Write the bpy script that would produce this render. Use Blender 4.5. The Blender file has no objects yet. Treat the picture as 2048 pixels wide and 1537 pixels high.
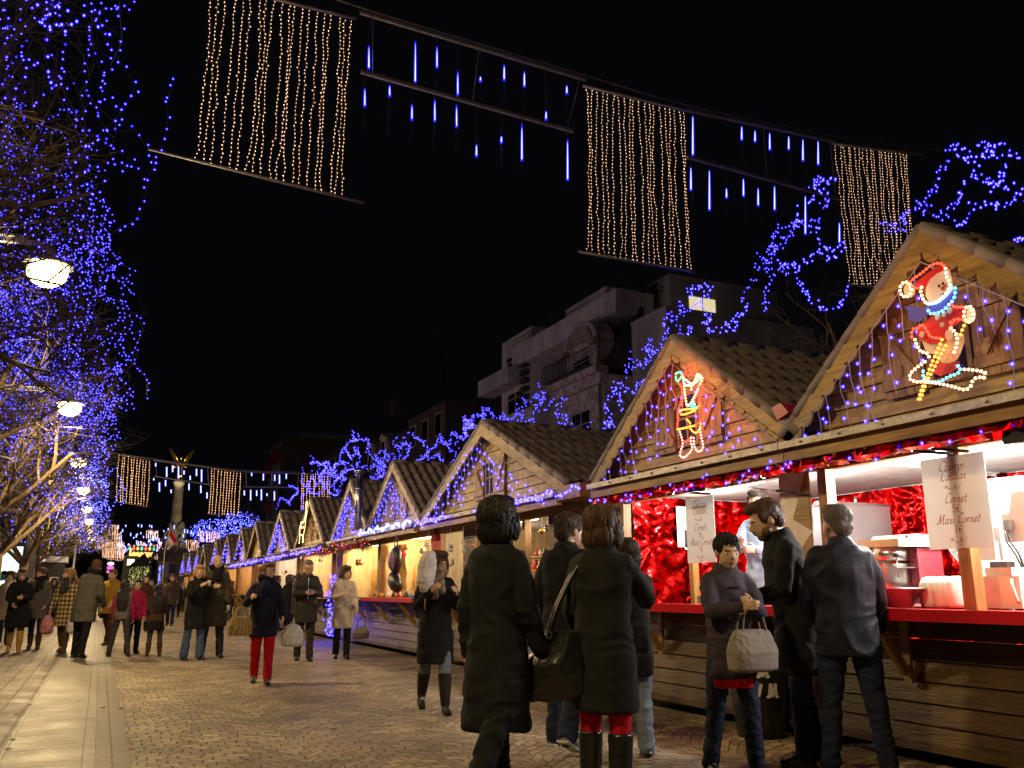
import bpy, bmesh, math, random
import numpy as np
from mathutils import Vector, Matrix, Euler, noise as mnoise
R = math.radians
S = bpy.context.scene
# ------------------------------------------------------------------ camera
cam = bpy.data.objects.new("camera", bpy.data.cameras.new("camera"))
S.collection.objects.link(cam)
cam.location = (0, 0, 1.2)
cam.rotation_euler = (R(90 + 13.325), 0, R(-24.616))
cam.data.sensor_width = 36.0
cam.data.lens = 1750 / 2048 * 36
cam.data.clip_start = 0.05
cam.data.clip_end = 1500
S.camera = cam
# ------------------------------------------------------------------ night sky
W = bpy.data.worlds.new("World")
S.world = W
W.use_nodes = True
_bg = W.node_tree.nodes["Background"]
_bg.inputs[0].default_value = (0.35, 0.36, 0.55, 1)
_bg.inputs[1].default_value = 0.0045
# ------------------------------------------------------------------ exposure
S.view_settings.view_transform = 'Standard'
S.view_settings.look = 'None'
S.view_settings.exposure = 0.0
S.view_settings.gamma = 1.0
S.cycles.max_bounces = 6
S.cycles.diffuse_bounces = 3
S.cycles.glossy_bounces = 3
S.cycles.transmission_bounces = 4
S.cycles.transparent_max_bounces = 40
S.cycles.caustics_reflective = False
S.cycles.caustics_refractive = False
S.cycles.sample_clamp_indirect = 3.0
S.cycles.use_denoising = True
LAMP_W = 1000.0        # every street lamp, watt
STALL_W = 1.0         # factor on the stall lamps
rnd = random.Random(7)

# ------------------------------------------------------------------ measuring rays (a pixel of the photo + a plane -> a point)
_p = R(13.325); _t = R(24.616)
FWD = Vector((math.sin(_t) * math.cos(_p), math.cos(_t) * math.cos(_p), math.sin(_p)))
RGT = Vector((math.cos(_t), -math.sin(_t), 0)); UPV = RGT.cross(FWD)
EYE = Vector((0, 0, 1.2))
def ray(x, y): return FWD * 1750 + RGT * (x - 1024) - UPV * (y - 768.5)
def atX(x, y, X): d = ray(x, y); return EYE + d * (X / d.x)
def atY(x, y, Y): d = ray(x, y); return EYE + d * (Y / d.y)
def atZ(x, y, Z): d = ray(x, y); return EYE + d * ((Z - 1.2) / d.z)

# ------------------------------------------------------------------ materials
def nt(m):
    m.use_nodes = True
    return m.node_tree, m.node_tree.nodes["Principled BSDF"]
def node(t, kind, **kw):
    n = t.nodes.new(kind)
    for k, v in kw.items(): setattr(n, k, v)
    return n
_mats = {}
def mat(name, col, rough=0.6, metal=0.0, var=0.15, scale=8.0, bump=0.0, bscale=40.0, stretch=(1, 1, 1), spec=0.5, sheen=0.0):
    if name in _mats: return _mats[name]
    m = bpy.data.materials.new(name); t, b = nt(m)
    b.inputs["Roughness"].default_value = rough
    b.inputs["Metallic"].default_value = metal
    b.inputs["Specular IOR Level"].default_value = spec
    if sheen: b.inputs["Sheen Weight"].default_value = sheen
    tc = node(t, "ShaderNodeTexCoord"); mp = node(t, "ShaderNodeMapping")
    mp.inputs["Scale"].default_value = stretch
    t.links.new(tc.outputs["Object"], mp.inputs["Vector"])
    n = node(t, "ShaderNodeTexNoise"); n.inputs["Scale"].default_value = scale; n.inputs["Detail"].default_value = 4
    t.links.new(mp.outputs[0], n.inputs["Vector"])
    r = node(t, "ShaderNodeMapRange"); r.inputs["From Min"].default_value = .3; r.inputs["From Max"].default_value = .7
    r.inputs["To Min"].default_value = 1 - var; r.inputs["To Max"].default_value = 1 + var
    t.links.new(n.outputs["Fac"], r.inputs["Value"])
    mx = node(t, "ShaderNodeVectorMath", operation='SCALE'); mx.inputs[0].default_value = col[:3]
    t.links.new(r.outputs[0], mx.inputs["Scale"]); t.links.new(mx.outputs[0], b.inputs["Base Color"])
    if bump:
        n2 = node(t, "ShaderNodeTexNoise"); n2.inputs["Scale"].default_value = bscale; n2.inputs["Detail"].default_value = 3
        t.links.new(mp.outputs[0], n2.inputs["Vector"])
        bp = node(t, "ShaderNodeBump"); bp.inputs["Strength"].default_value = min(1, bump); bp.inputs["Distance"].default_value = .02 * max(1, bump)
        t.links.new(n2.outputs["Fac"], bp.inputs["Height"]); t.links.new(bp.outputs[0], b.inputs["Normal"])
    _mats[name] = m
    return m
def emat(name, col, strength, sample=False):
    if name in _mats: return _mats[name]
    m = bpy.data.materials.new(name); t, b = nt(m)
    b.inputs["Base Color"].default_value = (*[min(.8, c) for c in col[:3]], 1)
    b.inputs["Emission Color"].default_value = (*col[:3], 1)
    b.inputs["Emission Strength"].default_value = strength
    m.cycles.emission_sampling = 'AUTO' if sample else 'NONE'
    _mats[name] = m
    return m
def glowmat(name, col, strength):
    """see-through glowing shell: imitates the glare halo round a diode or lit tube"""
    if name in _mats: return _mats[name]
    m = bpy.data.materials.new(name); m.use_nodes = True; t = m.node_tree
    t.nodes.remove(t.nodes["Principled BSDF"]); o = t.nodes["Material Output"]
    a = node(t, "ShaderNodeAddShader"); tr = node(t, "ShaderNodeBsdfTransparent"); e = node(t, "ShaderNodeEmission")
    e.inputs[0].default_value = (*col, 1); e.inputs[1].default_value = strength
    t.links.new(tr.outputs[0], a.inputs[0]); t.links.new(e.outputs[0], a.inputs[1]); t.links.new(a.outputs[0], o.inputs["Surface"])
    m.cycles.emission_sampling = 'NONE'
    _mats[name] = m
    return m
def wood(name, col, axis='y', rough=0.45, var=.35):
    st = {'y': (9, .9, 9), 'z': (9, 9, .9), 'x': (.9, 9, 9)}[axis]
    if name in _mats: return _mats[name]
    m = mat(name, col, rough, 0, var, 3.0, .35, 9.0, st)
    t = m.node_tree; b = t.nodes["Principled BSDF"]
    mp = [n for n in t.nodes if n.bl_idname == "ShaderNodeMapping"][0]
    tc = [n for n in t.nodes if n.bl_idname == "ShaderNodeTexCoord"][0]
    # knots and darker weathered patches
    n = node(t, "ShaderNodeTexNoise"); n.inputs["Scale"].default_value = 1.7; n.inputs["Detail"].default_value = 3
    t.links.new(tc.outputs["Object"], n.inputs["Vector"])
    v = node(t, "ShaderNodeTexVoronoi"); v.inputs["Scale"].default_value = .55
    t.links.new(mp.outputs[0], v.inputs["Vector"])
    r = node(t, "ShaderNodeMapRange"); r.inputs["From Min"].default_value = .03; r.inputs["From Max"].default_value = .11
    r.inputs["To Min"].default_value = .35; r.inputs["To Max"].default_value = 1
    t.links.new(v.outputs["Distance"], r.inputs["Value"])
    r2 = node(t, "ShaderNodeMapRange"); r2.inputs["From Min"].default_value = .35; r2.inputs["From Max"].default_value = .65
    r2.inputs["To Min"].default_value = .6; r2.inputs["To Max"].default_value = 1.15
    t.links.new(n.outputs["Fac"], r2.inputs["Value"])
    mu = node(t, "ShaderNodeMath", operation='MULTIPLY'); t.links.new(r.outputs[0], mu.inputs[0]); t.links.new(r2.outputs[0], mu.inputs[1])
    old = b.inputs["Base Color"].links[0].from_socket
    sc = node(t, "ShaderNodeVectorMath", operation='SCALE'); t.links.new(old, sc.inputs[0]); t.links.new(mu.outputs[0], sc.inputs["Scale"])
    t.links.new(sc.outputs[0], b.inputs["Base Color"])
    return m

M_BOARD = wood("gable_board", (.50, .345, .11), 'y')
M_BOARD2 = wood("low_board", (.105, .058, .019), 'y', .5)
M_BARGE = wood("barge_board", (.33, .21, .055), 'y', .4)
M_BEAM = wood("beam_wood", (.34, .18, .055), 'y', .45)
M_POST = wood("post_wood", (.42, .22, .06), 'z', .45)
M_SHUT = wood("shutter_wood", (.32, .165, .05), 'z', .45)
M_DARKW = wood("dark_wood", (.09, .045, .018), 'y', .5)
M_TILE = mat("roof_tile", (.135, .11, .105), .62, 0, .25, 3, .3, 30)
M_VERGE = mat("verge_tile", (.23, .19, .19), .6, 0, .2, 6, .2, 30)
M_ZINC = mat("zinc_rail", (.45, .42, .38), .5, .6, .25, 12, .3, 50)
M_STEEL = mat("steel", (.6, .6, .6), .28, 1.0, .1, 4)
M_BLACK = mat("black_plastic", (.012, .012, .014), .4)
M_WHITE = mat("white_plastic", (.78, .78, .76), .35, 0, .05)
M_CREAM = mat("cream_paint", (.75, .62, .42), .35, 0, .05)
M_PAPER = mat("paper", (.8, .8, .8), .6, 0, .04)
M_REDCTR = mat("red_counter", (.62, .012, .02), .22, 0, .08, 5, .1, 8)
M_REDPAINT = mat("red_paint", (.35, .012, .015), .4)
M_DARK = mat("dark_inside", (.02, .016, .012), .8)
M_BARK = mat("bark", (.20, .145, .075), .85, 0, .45, 6, 1.5, 18, (1, 1, .3))
M_TWIG = mat("twig", (.07, .05, .035), .8, 0, .3)
M_WIRE = mat("white_wire", (.55, .5, .6), .5)
M_CABLE = mat("dark_cable", (.03, .03, .03), .5)
M_GOLD = mat("gilded_bronze", (.95, .62, .12), .25, 1.0, .1)
M_STONE = mat("carved_stone", (.34, .30, .24), .85, 0, .45, 1.3, 1.0, 4)
E_BLUE = emat("blue_diode", (.045, .022, 1.0), 9)
E_BLUECORE = emat("blue_diode_core", (.15, .13, 1.0), 6)
E_BLUE_FAR = emat("blue_diode_cool", (.13, .15, 1.0), 4.5)
E_BLUECOREF = emat("blue_diode_core_far", (.24, .27, 1.0), 5)
E_WARM = emat("warm_diode", (1.0, .56, .34), 3.6)
E_AMBER = emat("amber_lamp", (1.0, .30, .03), 5)
E_REDL = emat("red_lamp", (1.0, .035, .015), 6)
E_WHITEL = emat("warm_white_lamp", (1.0, .62, .28), 5)
E_PINKL = emat("pink_lamp", (1.0, .3, .25), 5)
E_GREENL = emat("green_lamp", (.05, .75, .4), 4)
E_TEAL = emat("teal_lamp", (.1, .6, .8), 5)
E_LAMP = emat("street_lamp_glass", (1.0, .72, .36), 9)
E_TUBE = emat("lit_tube", (1.0, .93, .8), 14)
E_TUBEB = emat("lit_blue_tube", (.22, .25, 1.0), 5)
G_BLUE = glowmat("blue_halo", (.012, .004, 1.0), .8)  # added shells that imitate the blue glare halo of the diodes
G_BLUEF = glowmat("blue_halo_far", (.03, .025, 1.0), .8)
G_BLUET = glowmat("blue_tube_halo", (.02, .01, 1.0), 1.0)  # added halo shell for the lit tubes

# ------------------------------------------------------------------ mesh helpers
class MB:
    def __init__(self): self.v = []; self.f = []; self.m = []; self.cur = 0; self.sm = []; self.smooth = False
    def add(self, vs, fs):
        o = len(self.v); self.v.extend([tuple(q) for q in vs])
        for f in fs: self.f.append(tuple(i + o for i in f)); self.m.append(self.cur); self.sm.append(self.smooth)
        return self
    def box(self, c, s, rot=None):
        x, y, z = s[0] / 2, s[1] / 2, s[2] / 2
        vs = [Vector((a * x, b * y, d * z)) for a in (-1, 1) for b in (-1, 1) for d in (-1, 1)]
        if rot is not None:
            rm = rot if isinstance(rot, Matrix) else Euler(rot).to_matrix()
            vs = [rm @ q for q in vs]
        c = Vector(c)
        return self.add([q + c for q in vs], [(0, 1, 3, 2), (4, 6, 7, 5), (0, 4, 5, 1), (2, 3, 7, 6), (0, 2, 6, 4), (1, 5, 7, 3)])
    def bb(self, a, b):
        return self.box([(a[i] + b[i]) / 2 for i in range(3)], [abs(a[i] - b[i]) for i in range(3)])
    def beam(self, p, q, w, h, up=(0, 0, 1)):
        p = Vector(p); q = Vector(q); d = (q - p); L = d.length; d.normalize()
        u = Vector(up); s = d.cross(u)
        if s.length < 1e-5: s = d.cross(Vector((1, 0, 0)))
        s.normalize(); u = s.cross(d)
        rm = Matrix((d, s, u)).transposed()
        return self.box((p + q) / 2, (L, w, h), rm)
    def prism(self, poly, depth, frame=None):
        """poly: list of 3D points (planar), extruded by vector depth"""
        n = len(poly); d = Vector(depth); P = [Vector(q) for q in poly]
        vs = P + [q + d for q in P]
        fs = [tuple(range(n)), tuple(range(2 * n - 1, n - 1, -1))] + [(i, i + n, (i + 1) % n + n, (i + 1) % n) for i in range(n)]
        return self.add(vs, fs)
    def tube(self, pts, r, n=6, cap=True, r1=None):
        P = [Vector(q) for q in pts]; k = len(P)
        if k < 2: return self
        rs = r if isinstance(r, (list, tuple)) else [r + ((r1 if r1 is not None else r) - r) * i / (k - 1) for i in range(k)]
        vs = []; ref = None
        for i in range(k):
            d = (P[min(i + 1, k - 1)] - P[max(i - 1, 0)])
            if d.length < 1e-9: d = Vector((0, 0, 1))
            d.normalize()
            if ref is None: ref = Vector((0, 0, 1)) if abs(d.z) < .9 else Vector((1, 0, 0))
            s = d.cross(ref)
            if s.length < 1e-4: s = d.cross(Vector((0, 1, 0)))
            s.normalize(); u = s.cross(d); ref = u
            ref = u
            for j in range(n):
                a = 2 * math.pi * j / n
                vs.append(P[i] + (s * math.cos(a) + u * math.sin(a)) * rs[i])
        fs = [(i * n + j, i * n + (j + 1) % n, (i + 1) * n + (j + 1) % n, (i + 1) * n + j) for i in range(k - 1) for j in range(n)]
        if cap and n > 2: fs += [tuple(range(n - 1, -1, -1)), tuple((k - 1) * n + j for j in range(n))]
        s0 = self.smooth; self.smooth = n >= 6; self.add(vs, fs); self.smooth = s0
        return self
    def lathe(self, prof, c=(0, 0, 0), n=16, axis='z'):
        """prof: (r, z) pairs"""
        vs = []; c = Vector(c)
        for (r, z) in prof:
            for j in range(n):
                a = 2 * math.pi * j / n
                q = Vector((r * math.cos(a), r * math.sin(a), z))
                if axis == 'x': q = Vector((q.z, q.x, q.y))
                if axis == 'y': q = Vector((q.x, q.z, q.y))
                vs.append(q + c)
        k = len(prof)
        fs = [(i * n + j, i * n + (j + 1) % n, (i + 1) * n + (j + 1) % n, (i + 1) * n + j) for i in range(k - 1) for j in range(n)]
        if prof[0][0] > 1e-4: fs.append(tuple(range(n - 1, -1, -1)))
        if prof[-1][0] > 1e-4: fs.append(tuple((k - 1) * n + j for j in range(n)))
        s0 = self.smooth; self.smooth = True; self.add(vs, fs); self.smooth = s0
        return self
    def ell(self, c, r, rot=None, n=12, m=8):
        c = Vector(c); vs = []; rm = None
        if rot is not None: rm = rot if isinstance(rot, Matrix) else Euler(rot).to_matrix()
        for i in range(m + 1):
            t = math.pi * i / m
            for j in range(n):
                a = 2 * math.pi * j / n
                q = Vector((r[0] * math.sin(t) * math.cos(a), r[1] * math.sin(t) * math.sin(a), r[2] * math.cos(t)))
                if rm: q = rm @ q
                vs.append(q + c)
        fs = [(i * n + j, (i + 1) * n + j, (i + 1) * n + (j + 1) % n, i * n + (j + 1) % n) for i in range(m) for j in range(n)]
        s0 = self.smooth; self.smooth = True; self.add(vs, fs); self.smooth = s0
        return self
    def blob(self, c, r):
        """8-face diode"""
        c = Vector(c)
        o = [(1, 0, 0), (-1, 0, 0), (0, 1, 0), (0, -1, 0), (0, 0, 1.2), (0, 0, -1.2)]
        return self.add([c + Vector(q) * r for q in o], [(0, 2, 4), (2, 1, 4), (1, 3, 4), (3, 0, 4), (2, 0, 5), (1, 2, 5), (3, 1, 5), (0, 3, 5)])
    def mesh(self, name, mats):
        me = bpy.data.meshes.new(name)
        me.from_pydata(self.v, [], self.f)
        if not isinstance(mats, (list, tuple)): mats = [mats]
        for q in mats: me.materials.append(q)
        if self.f:
            if any(self.m): me.polygons.foreach_set("material_index", self.m)
            me.polygons.foreach_set("use_smooth", self.sm)
        me.update()
        return me
    def obj(self, name, mats, parent=None, loc=None):
        o = bpy.data.objects.new(name, self.mesh(name, mats)); S.collection.objects.link(o)
        if parent is not None: o.parent = parent
        if loc is not None: o.location = loc
        return o
def new(name, me, parent=None, loc=(0, 0, 0)):
    o = bpy.data.objects.new(name, me); S.collection.objects.link(o); o.parent = parent; o.location = loc
    return o
def tag(o, label=None, cat=None, group=None, kind=None):
    if label: o["label"] = label
    if cat: o["category"] = cat
    if group: o["group"] = group
    if kind: o["kind"] = kind
    return o
def thing(name, label, cat, loc=(0, 0, 0), rz=0.0, group=None):
    o = bpy.data.objects.new(name, None); S.collection.objects.link(o)
    o.location = loc; o.rotation_euler = (0, 0, rz); o.empty_display_size = .2
    return tag(o, label, cat, group)
def copy_tree(o, parent=None):
    c = o.copy(); S.collection.objects.link(c); c.parent = parent
    for ch in o.children: copy_tree(ch, c)
    return c
def lamp(kind, loc, energy, col, size=.1, parent=None, **kw):
    l = bpy.data.lights.new("lamp_light", kind); l.energy = energy; l.color = col
    if kind == 'AREA':
        l.shape = 'RECTANGLE'; l.size = size[0]; l.size_y = size[1]
    else: l.shadow_soft_size = size
    for k, v in kw.items(): setattr(l, k, v)
    o = bpy.data.objects.new("lamp_light", l); S.collection.objects.link(o); o.parent = parent; o.location = loc
    return o
def catmull(pts, step):
    P = [Vector(q) for q in pts]; out = []
    for i in range(len(P) - 1):
        a, b, c, d = P[max(i - 1, 0)], P[i], P[i + 1], P[min(i + 2, len(P) - 1)]
        n = max(1, int((c - b).length / step))
        for j in range(n):
            t = j / n
            out.append(.5 * ((2 * b) + (c - a) * t + (2 * a - 5 * b + 4 * c - d) * t * t + (3 * b - a - 3 * c + d) * t ** 3))
    out.append(P[-1]); return out
def resample(pts, step):
    P = [Vector(q) for q in pts]; out = [P[0].copy()]; acc = 0
    for i in range(len(P) - 1):
        L = (P[i + 1] - P[i]).length; d = step - acc
        while d <= L:
            out.append(P[i].lerp(P[i + 1], d / L if L else 0)); d += step
        acc = (L - (d - step)) if L else acc
    return out
_bulb = {}
def bulb_mesh(r, mt, cap):
    k = (round(r, 4), mt.name, cap.name if cap else '')
    if k not in _bulb:
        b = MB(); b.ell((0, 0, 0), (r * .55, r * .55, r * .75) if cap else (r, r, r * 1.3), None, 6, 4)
        if cap: b.cur = 1; b.ell((0, 0, 0), (r * 1.25, r * 1.25, r * 1.4), None, 8, 6)  # outer shell is the added glare halo, no real cap
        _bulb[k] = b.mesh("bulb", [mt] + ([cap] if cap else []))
    return _bulb[k]
def bulbs(root, pts, r, mt, parts=0, cap=None, far=None):
    """diodes of one string: the nearest ones a part each, the rest one part"""
    pts = [Vector(q) for q in pts]
    base = Vector(root.location)
    if parts:
        pts.sort(key=lambda q: (q + base - EYE).length)
        me = bulb_mesh(r, E_BLUECORE if mt is E_BLUE else mt, cap)
        for q in pts[:parts]: new("bulb", me, root, q)
        pts = pts[parts:]
    if pts:
        b = MB()
        if mt is E_WARM or mt is E_TUBEB:
            for q in pts: b.blob(q, r)
            tag(b.obj("bulbs", mt, root), kind="stuff"); return
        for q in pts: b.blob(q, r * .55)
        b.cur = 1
        for q in pts: b.blob(q, r * 1.35)  # wider blob is the added blue halo round each diode
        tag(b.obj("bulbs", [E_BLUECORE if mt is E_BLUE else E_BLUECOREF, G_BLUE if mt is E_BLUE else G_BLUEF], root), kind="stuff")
# ================================================================== GROUND
def ground_mat():
    m = bpy.data.materials.new("setts"); t, b = nt(m)
    tc = node(t, "ShaderNodeTexCoord"); sx = node(t, "ShaderNodeSeparateXYZ"); t.links.new(tc.outputs["Object"], sx.inputs[0])
    def ma(op, a, bb=None):
        n = node(t, "ShaderNodeMath", operation=op)
        for i, q in enumerate((a, bb)):
            if q is None: continue
            if isinstance(q, (int, float)): n.inputs[i].default_value = q
            else: t.links.new(q, n.inputs[i])
        return n.outputs[0]
    wob = node(t, "ShaderNodeTexNoise"); wob.inputs["Scale"].default_value = 1.6; t.links.new(tc.outputs["Object"], wob.inputs["Vector"])
    w = ma('MULTIPLY', ma('SUBTRACT', wob.outputs["Fac"], .5), .22)
    u = ma('SUBTRACT', ma('FRACT', ma('DIVIDE', sx.outputs["X"], 1.5)), .5)
    bow = ma('MULTIPLY', ma('MULTIPLY', u, u), 2.2)
    y2 = ma('ADD', ma('ADD', sx.outputs["Y"], bow), w)
    cx = node(t, "ShaderNodeCombineXYZ"); t.links.new(ma('ADD', sx.outputs["X"], w), cx.inputs[0]); t.links.new(y2, cx.inputs[1])
    br = node(t, "ShaderNodeTexBrick"); br.inputs["Scale"].default_value = 1.0
    br.inputs["Brick Width"].default_value = .155; br.inputs["Row Height"].default_value = .115
    br.inputs["Mortar Size"].default_value = .009; br.inputs["Mortar Smooth"].default_value = .9; br.inputs["Bias"].default_value = 0
    br.inputs["Color1"].default_value = (.46, .365, .215, 1); br.inputs["Color2"].default_value = (.23, .18, .115, 1); br.inputs["Mortar"].default_value = (.04, .03, .018, 1)
    t.links.new(cx.outputs[0], br.inputs["Vector"])
    sb = node(t, "ShaderNodeTexNoise"); sb.inputs["Scale"].default_value = 9; sb.inputs["Detail"].default_value = 2; t.links.new(tc.outputs["Object"], sb.inputs["Vector"])
    dv = node(t, "ShaderNodeVectorMath", operation='SCALE'); dv.inputs["Scale"].default_value = .05; t.links.new(sb.outputs["Color"], dv.inputs[0])
    av = node(t, "ShaderNodeVectorMath", operation='ADD'); t.links.new(cx.outputs[0], av.inputs[0]); t.links.new(dv.outputs[0], av.inputs[1]); t.links.new(av.outputs[0], br.inputs["Vector"])
    big = node(t, "ShaderNodeTexNoise"); big.inputs["Scale"].default_value = .7; big.inputs["Detail"].default_value = 6; t.links.new(tc.outputs["Object"], big.inputs["Vector"])
    mr = node(t, "ShaderNodeMapRange"); mr.inputs["From Min"].default_value = .3; mr.inputs["From Max"].default_value = .7; mr.inputs["To Min"].default_value = .5; mr.inputs["To Max"].default_value = 1.35
    t.links.new(big.outputs["Fac"], mr.inputs["Value"])
    sc = node(t, "ShaderNodeVectorMath", operation='SCALE'); t.links.new(br.outputs["Color"], sc.inputs[0]); t.links.new(mr.outputs[0], sc.inputs["Scale"])
    t.links.new(sc.outputs[0], b.inputs["Base Color"])
    fine = node(t, "ShaderNodeTexNoise"); fine.inputs["Scale"].default_value = 38; fine.inputs["Detail"].default_value = 4; t.links.new(tc.outputs["Object"], fine.inputs["Vector"])
    mid = node(t, "ShaderNodeTexNoise"); mid.inputs["Scale"].default_value = 7; t.links.new(tc.outputs["Object"], mid.inputs["Vector"])
    h = ma('ADD', ma('MULTIPLY', br.outputs["Fac"], -1.0), ma('ADD', ma('MULTIPLY', fine.outputs["Fac"], 1.0), ma('MULTIPLY', mid.outputs["Fac"], .9)))
    bp = node(t, "ShaderNodeBump"); bp.inputs["Strength"].default_value = 1.0; bp.inputs["Distance"].default_value = .024
    t.links.new(h, bp.inputs["Height"]); t.links.new(bp.outputs[0], b.inputs["Normal"])
    rr = node(t, "ShaderNodeMapRange"); rr.inputs["To Min"].default_value = .42; rr.inputs["To Max"].default_value = .75; t.links.new(fine.outputs["Fac"], rr.inputs["Value"])
    t.links.new(rr.outputs[0], b.inputs["Roughness"])
    return m
def slab_mat(name, w, h, c1, c2, mortar, msize, rough=(.35, .6), rot=0.0, bump=.5, offset=.5):
    m = bpy.data.materials.new(name); t, b = nt(m)
    tc = node(t, "ShaderNodeTexCoord"); mp = node(t, "ShaderNodeMapping"); mp.inputs["Rotation"].default_value = (0, 0, rot)
    t.links.new(tc.outputs["Object"], mp.inputs["Vector"])
    br = node(t, "ShaderNodeTexBrick"); br.inputs["Scale"].default_value = 1.0; br.offset = offset
    br.inputs["Brick Width"].default_value = w; br.inputs["Row Height"].default_value = h
    br.inputs["Mortar Size"].default_value = msize; br.inputs["Mortar Smooth"].default_value = .4
    br.inputs["Color1"].default_value = (*c1, 1); br.inputs["Color2"].default_value = (*c2, 1); br.inputs["Mortar"].default_value = (*mortar, 1)
    t.links.new(mp.outputs[0], br.inputs["Vector"])
    n = node(t, "ShaderNodeTexNoise"); n.inputs["Scale"].default_value = 2.5; n.inputs["Detail"].default_value = 8; n.inputs["Roughness"].default_value = .65
    t.links.new(tc.outputs["Object"], n.inputs["Vector"])
    mr = node(t, "ShaderNodeMapRange"); mr.inputs["From Min"].default_value = .3; mr.inputs["From Max"].default_value = .7; mr.inputs["To Min"].default_value = .6; mr.inputs["To Max"].default_value = 1.2
    t.links.new(n.outputs["Fac"], mr.inputs["Value"])
    sc = node(t, "ShaderNodeVectorMath", operation='SCALE'); t.links.new(br.outputs["Color"], sc.inputs[0]); t.links.new(mr.outputs[0], sc.inputs["Scale"])
    g = node(t, "ShaderNodeTexNoise"); g.inputs["Scale"].default_value = 22; g.inputs["Detail"].default_value = 6; g.inputs["Roughness"].default_value = .7; t.links.new(tc.outputs["Object"], g.inputs["Vector"])
    gr = node(t, "ShaderNodeMapRange"); gr.inputs["From Min"].default_value = .32; gr.inputs["From Max"].default_value = .68; gr.inputs["To Min"].default_value = .6; gr.inputs["To Max"].default_value = 1.3; t.links.new(g.outputs["Fac"], gr.inputs["Value"])
    s2 = node(t, "ShaderNodeVectorMath", operation='SCALE'); t.links.new(sc.outputs[0], s2.inputs[0]); t.links.new(gr.outputs[0], s2.inputs["Scale"])
    t.links.new(s2.outputs[0], b.inputs["Base Color"])
    rr = node(t, "ShaderNodeMapRange"); rr.inputs["From Min"].default_value = .3; rr.inputs["From Max"].default_value = .7; rr.inputs["To Min"].default_value = rough[0]; rr.inputs["To Max"].default_value = rough[1]
    t.links.new(n.outputs["Fac"], rr.inputs["Value"]); t.links.new(rr.outputs[0], b.inputs["Roughness"])
    f = node(t, "ShaderNodeTexNoise"); f.inputs["Scale"].default_value = 45; f.inputs["Detail"].default_value = 3; t.links.new(tc.outputs["Object"], f.inputs["Vector"])
    a = node(t, "ShaderNodeMath", operation='MULTIPLY'); a.inputs[1].default_value = .25; t.links.new(f.outputs["Fac"], a.inputs[0])
    s = node(t, "ShaderNodeMath", operation='SUBTRACT'); t.links.new(a.outputs[0], s.inputs[0]); t.links.new(br.outputs["Fac"], s.inputs[1])
    bp = node(t, "ShaderNodeBump"); bp.inputs["Strength"].default_value = bump; bp.inputs["Distance"].default_value = .016
    t.links.new(s.outputs[0], bp.inputs["Height"]); t.links.new(bp.outputs[0], b.inputs["Normal"])
    return m
def plane(name, x0, x1, y0, y1, z, m):
    b = MB(); b.add([(x0, y0, z), (x1, y0, z), (x1, y1, z), (x0, y1, z)], [(0, 1, 2, 3)])
    return tag(b.obj(name, m), kind="structure")
plane("ground", -400, 400, -200, 900, -.02, mat("far_ground", (.09, .075, .055), .8))
plane("road_setts", .32, 30, -12, 240, -.004, ground_mat())
plane("paver_border", .105, .318, -12, 240, .0, slab_mat("border_pavers", .105, .2, (.2, .165, .11), (.16, .135, .09), (.03, .025, .018), .006, (.4, .65), R(90), .6, 0.0))
plane("pavement", -14, -.56, -12, 240, .0, slab_mat("flagstones", .62, .2, (.15, .115, .062), (.095, .075, .043), (.012, .01, .007), .009, (.45, .75), R(90), .7))
# the metal cover of the drain channel: plates with rows of shallow ribs
def plate_mat():
    m = slab_mat("drain_cover", 1.02, 3.0, (.26, .23, .175), (.21, .19, .145), (.06, .05, .04), .005, (.42, .62), R(90), .4, 0.0)
    t = m.node_tree; b = t.nodes["Principled BSDF"]; b.inputs["Metallic"].default_value = .25
    tc = node(t, "ShaderNodeTexCoord"); mp = node(t, "ShaderNodeMapping"); mp.inputs["Scale"].default_value = (1.2, 42, 1)
    t.links.new(tc.outputs["Object"], mp.inputs["Vector"])
    n = node(t, "ShaderNodeTexNoise"); n.inputs["Scale"].default_value = 1.0; n.inputs["Detail"].default_value = 5; t.links.new(mp.outputs[0], n.inputs["Vector"])
    bp = node(t, "ShaderNodeBump"); bp.inputs["Strength"].default_value = .9; bp.inputs["Distance"].default_value = .008
    t.links.new(n.outputs["Fac"], bp.inputs["Height"])
    old = b.inputs["Normal"].links[0].from_node
    t.links.new(old.outputs[0], bp.inputs["Normal"]); t.links.new(bp.outputs[0], b.inputs["Normal"])
    oc = b.inputs["Base Color"].links[0].from_socket; mr = node(t, "ShaderNodeMapRange"); mr.inputs["From Min"].default_value = .35; mr.inputs["From Max"].default_value = .65; mr.inputs["To Min"].default_value = .4; mr.inputs["To Max"].default_value = 1.2
    t.links.new(n.outputs["Fac"], mr.inputs["Value"]); sc = node(t, "ShaderNodeVectorMath", operation='SCALE'); t.links.new(oc, sc.inputs[0]); t.links.new(mr.outputs[0], sc.inputs["Scale"]); t.links.new(sc.outputs[0], b.inputs["Base Color"])
    return m
plane("drain_channel", -.54, .085, -12, 240, .002, plate_mat())
b = MB(); b.bb((-.562, -12, -.01), (-.542, 240, .006)); b.bb((.087, -12, -.01), (.103, 240, .006))
tag(b.obj("channel_edging", mat("edging", (.12, .1, .07), .5)), kind="structure")

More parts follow.
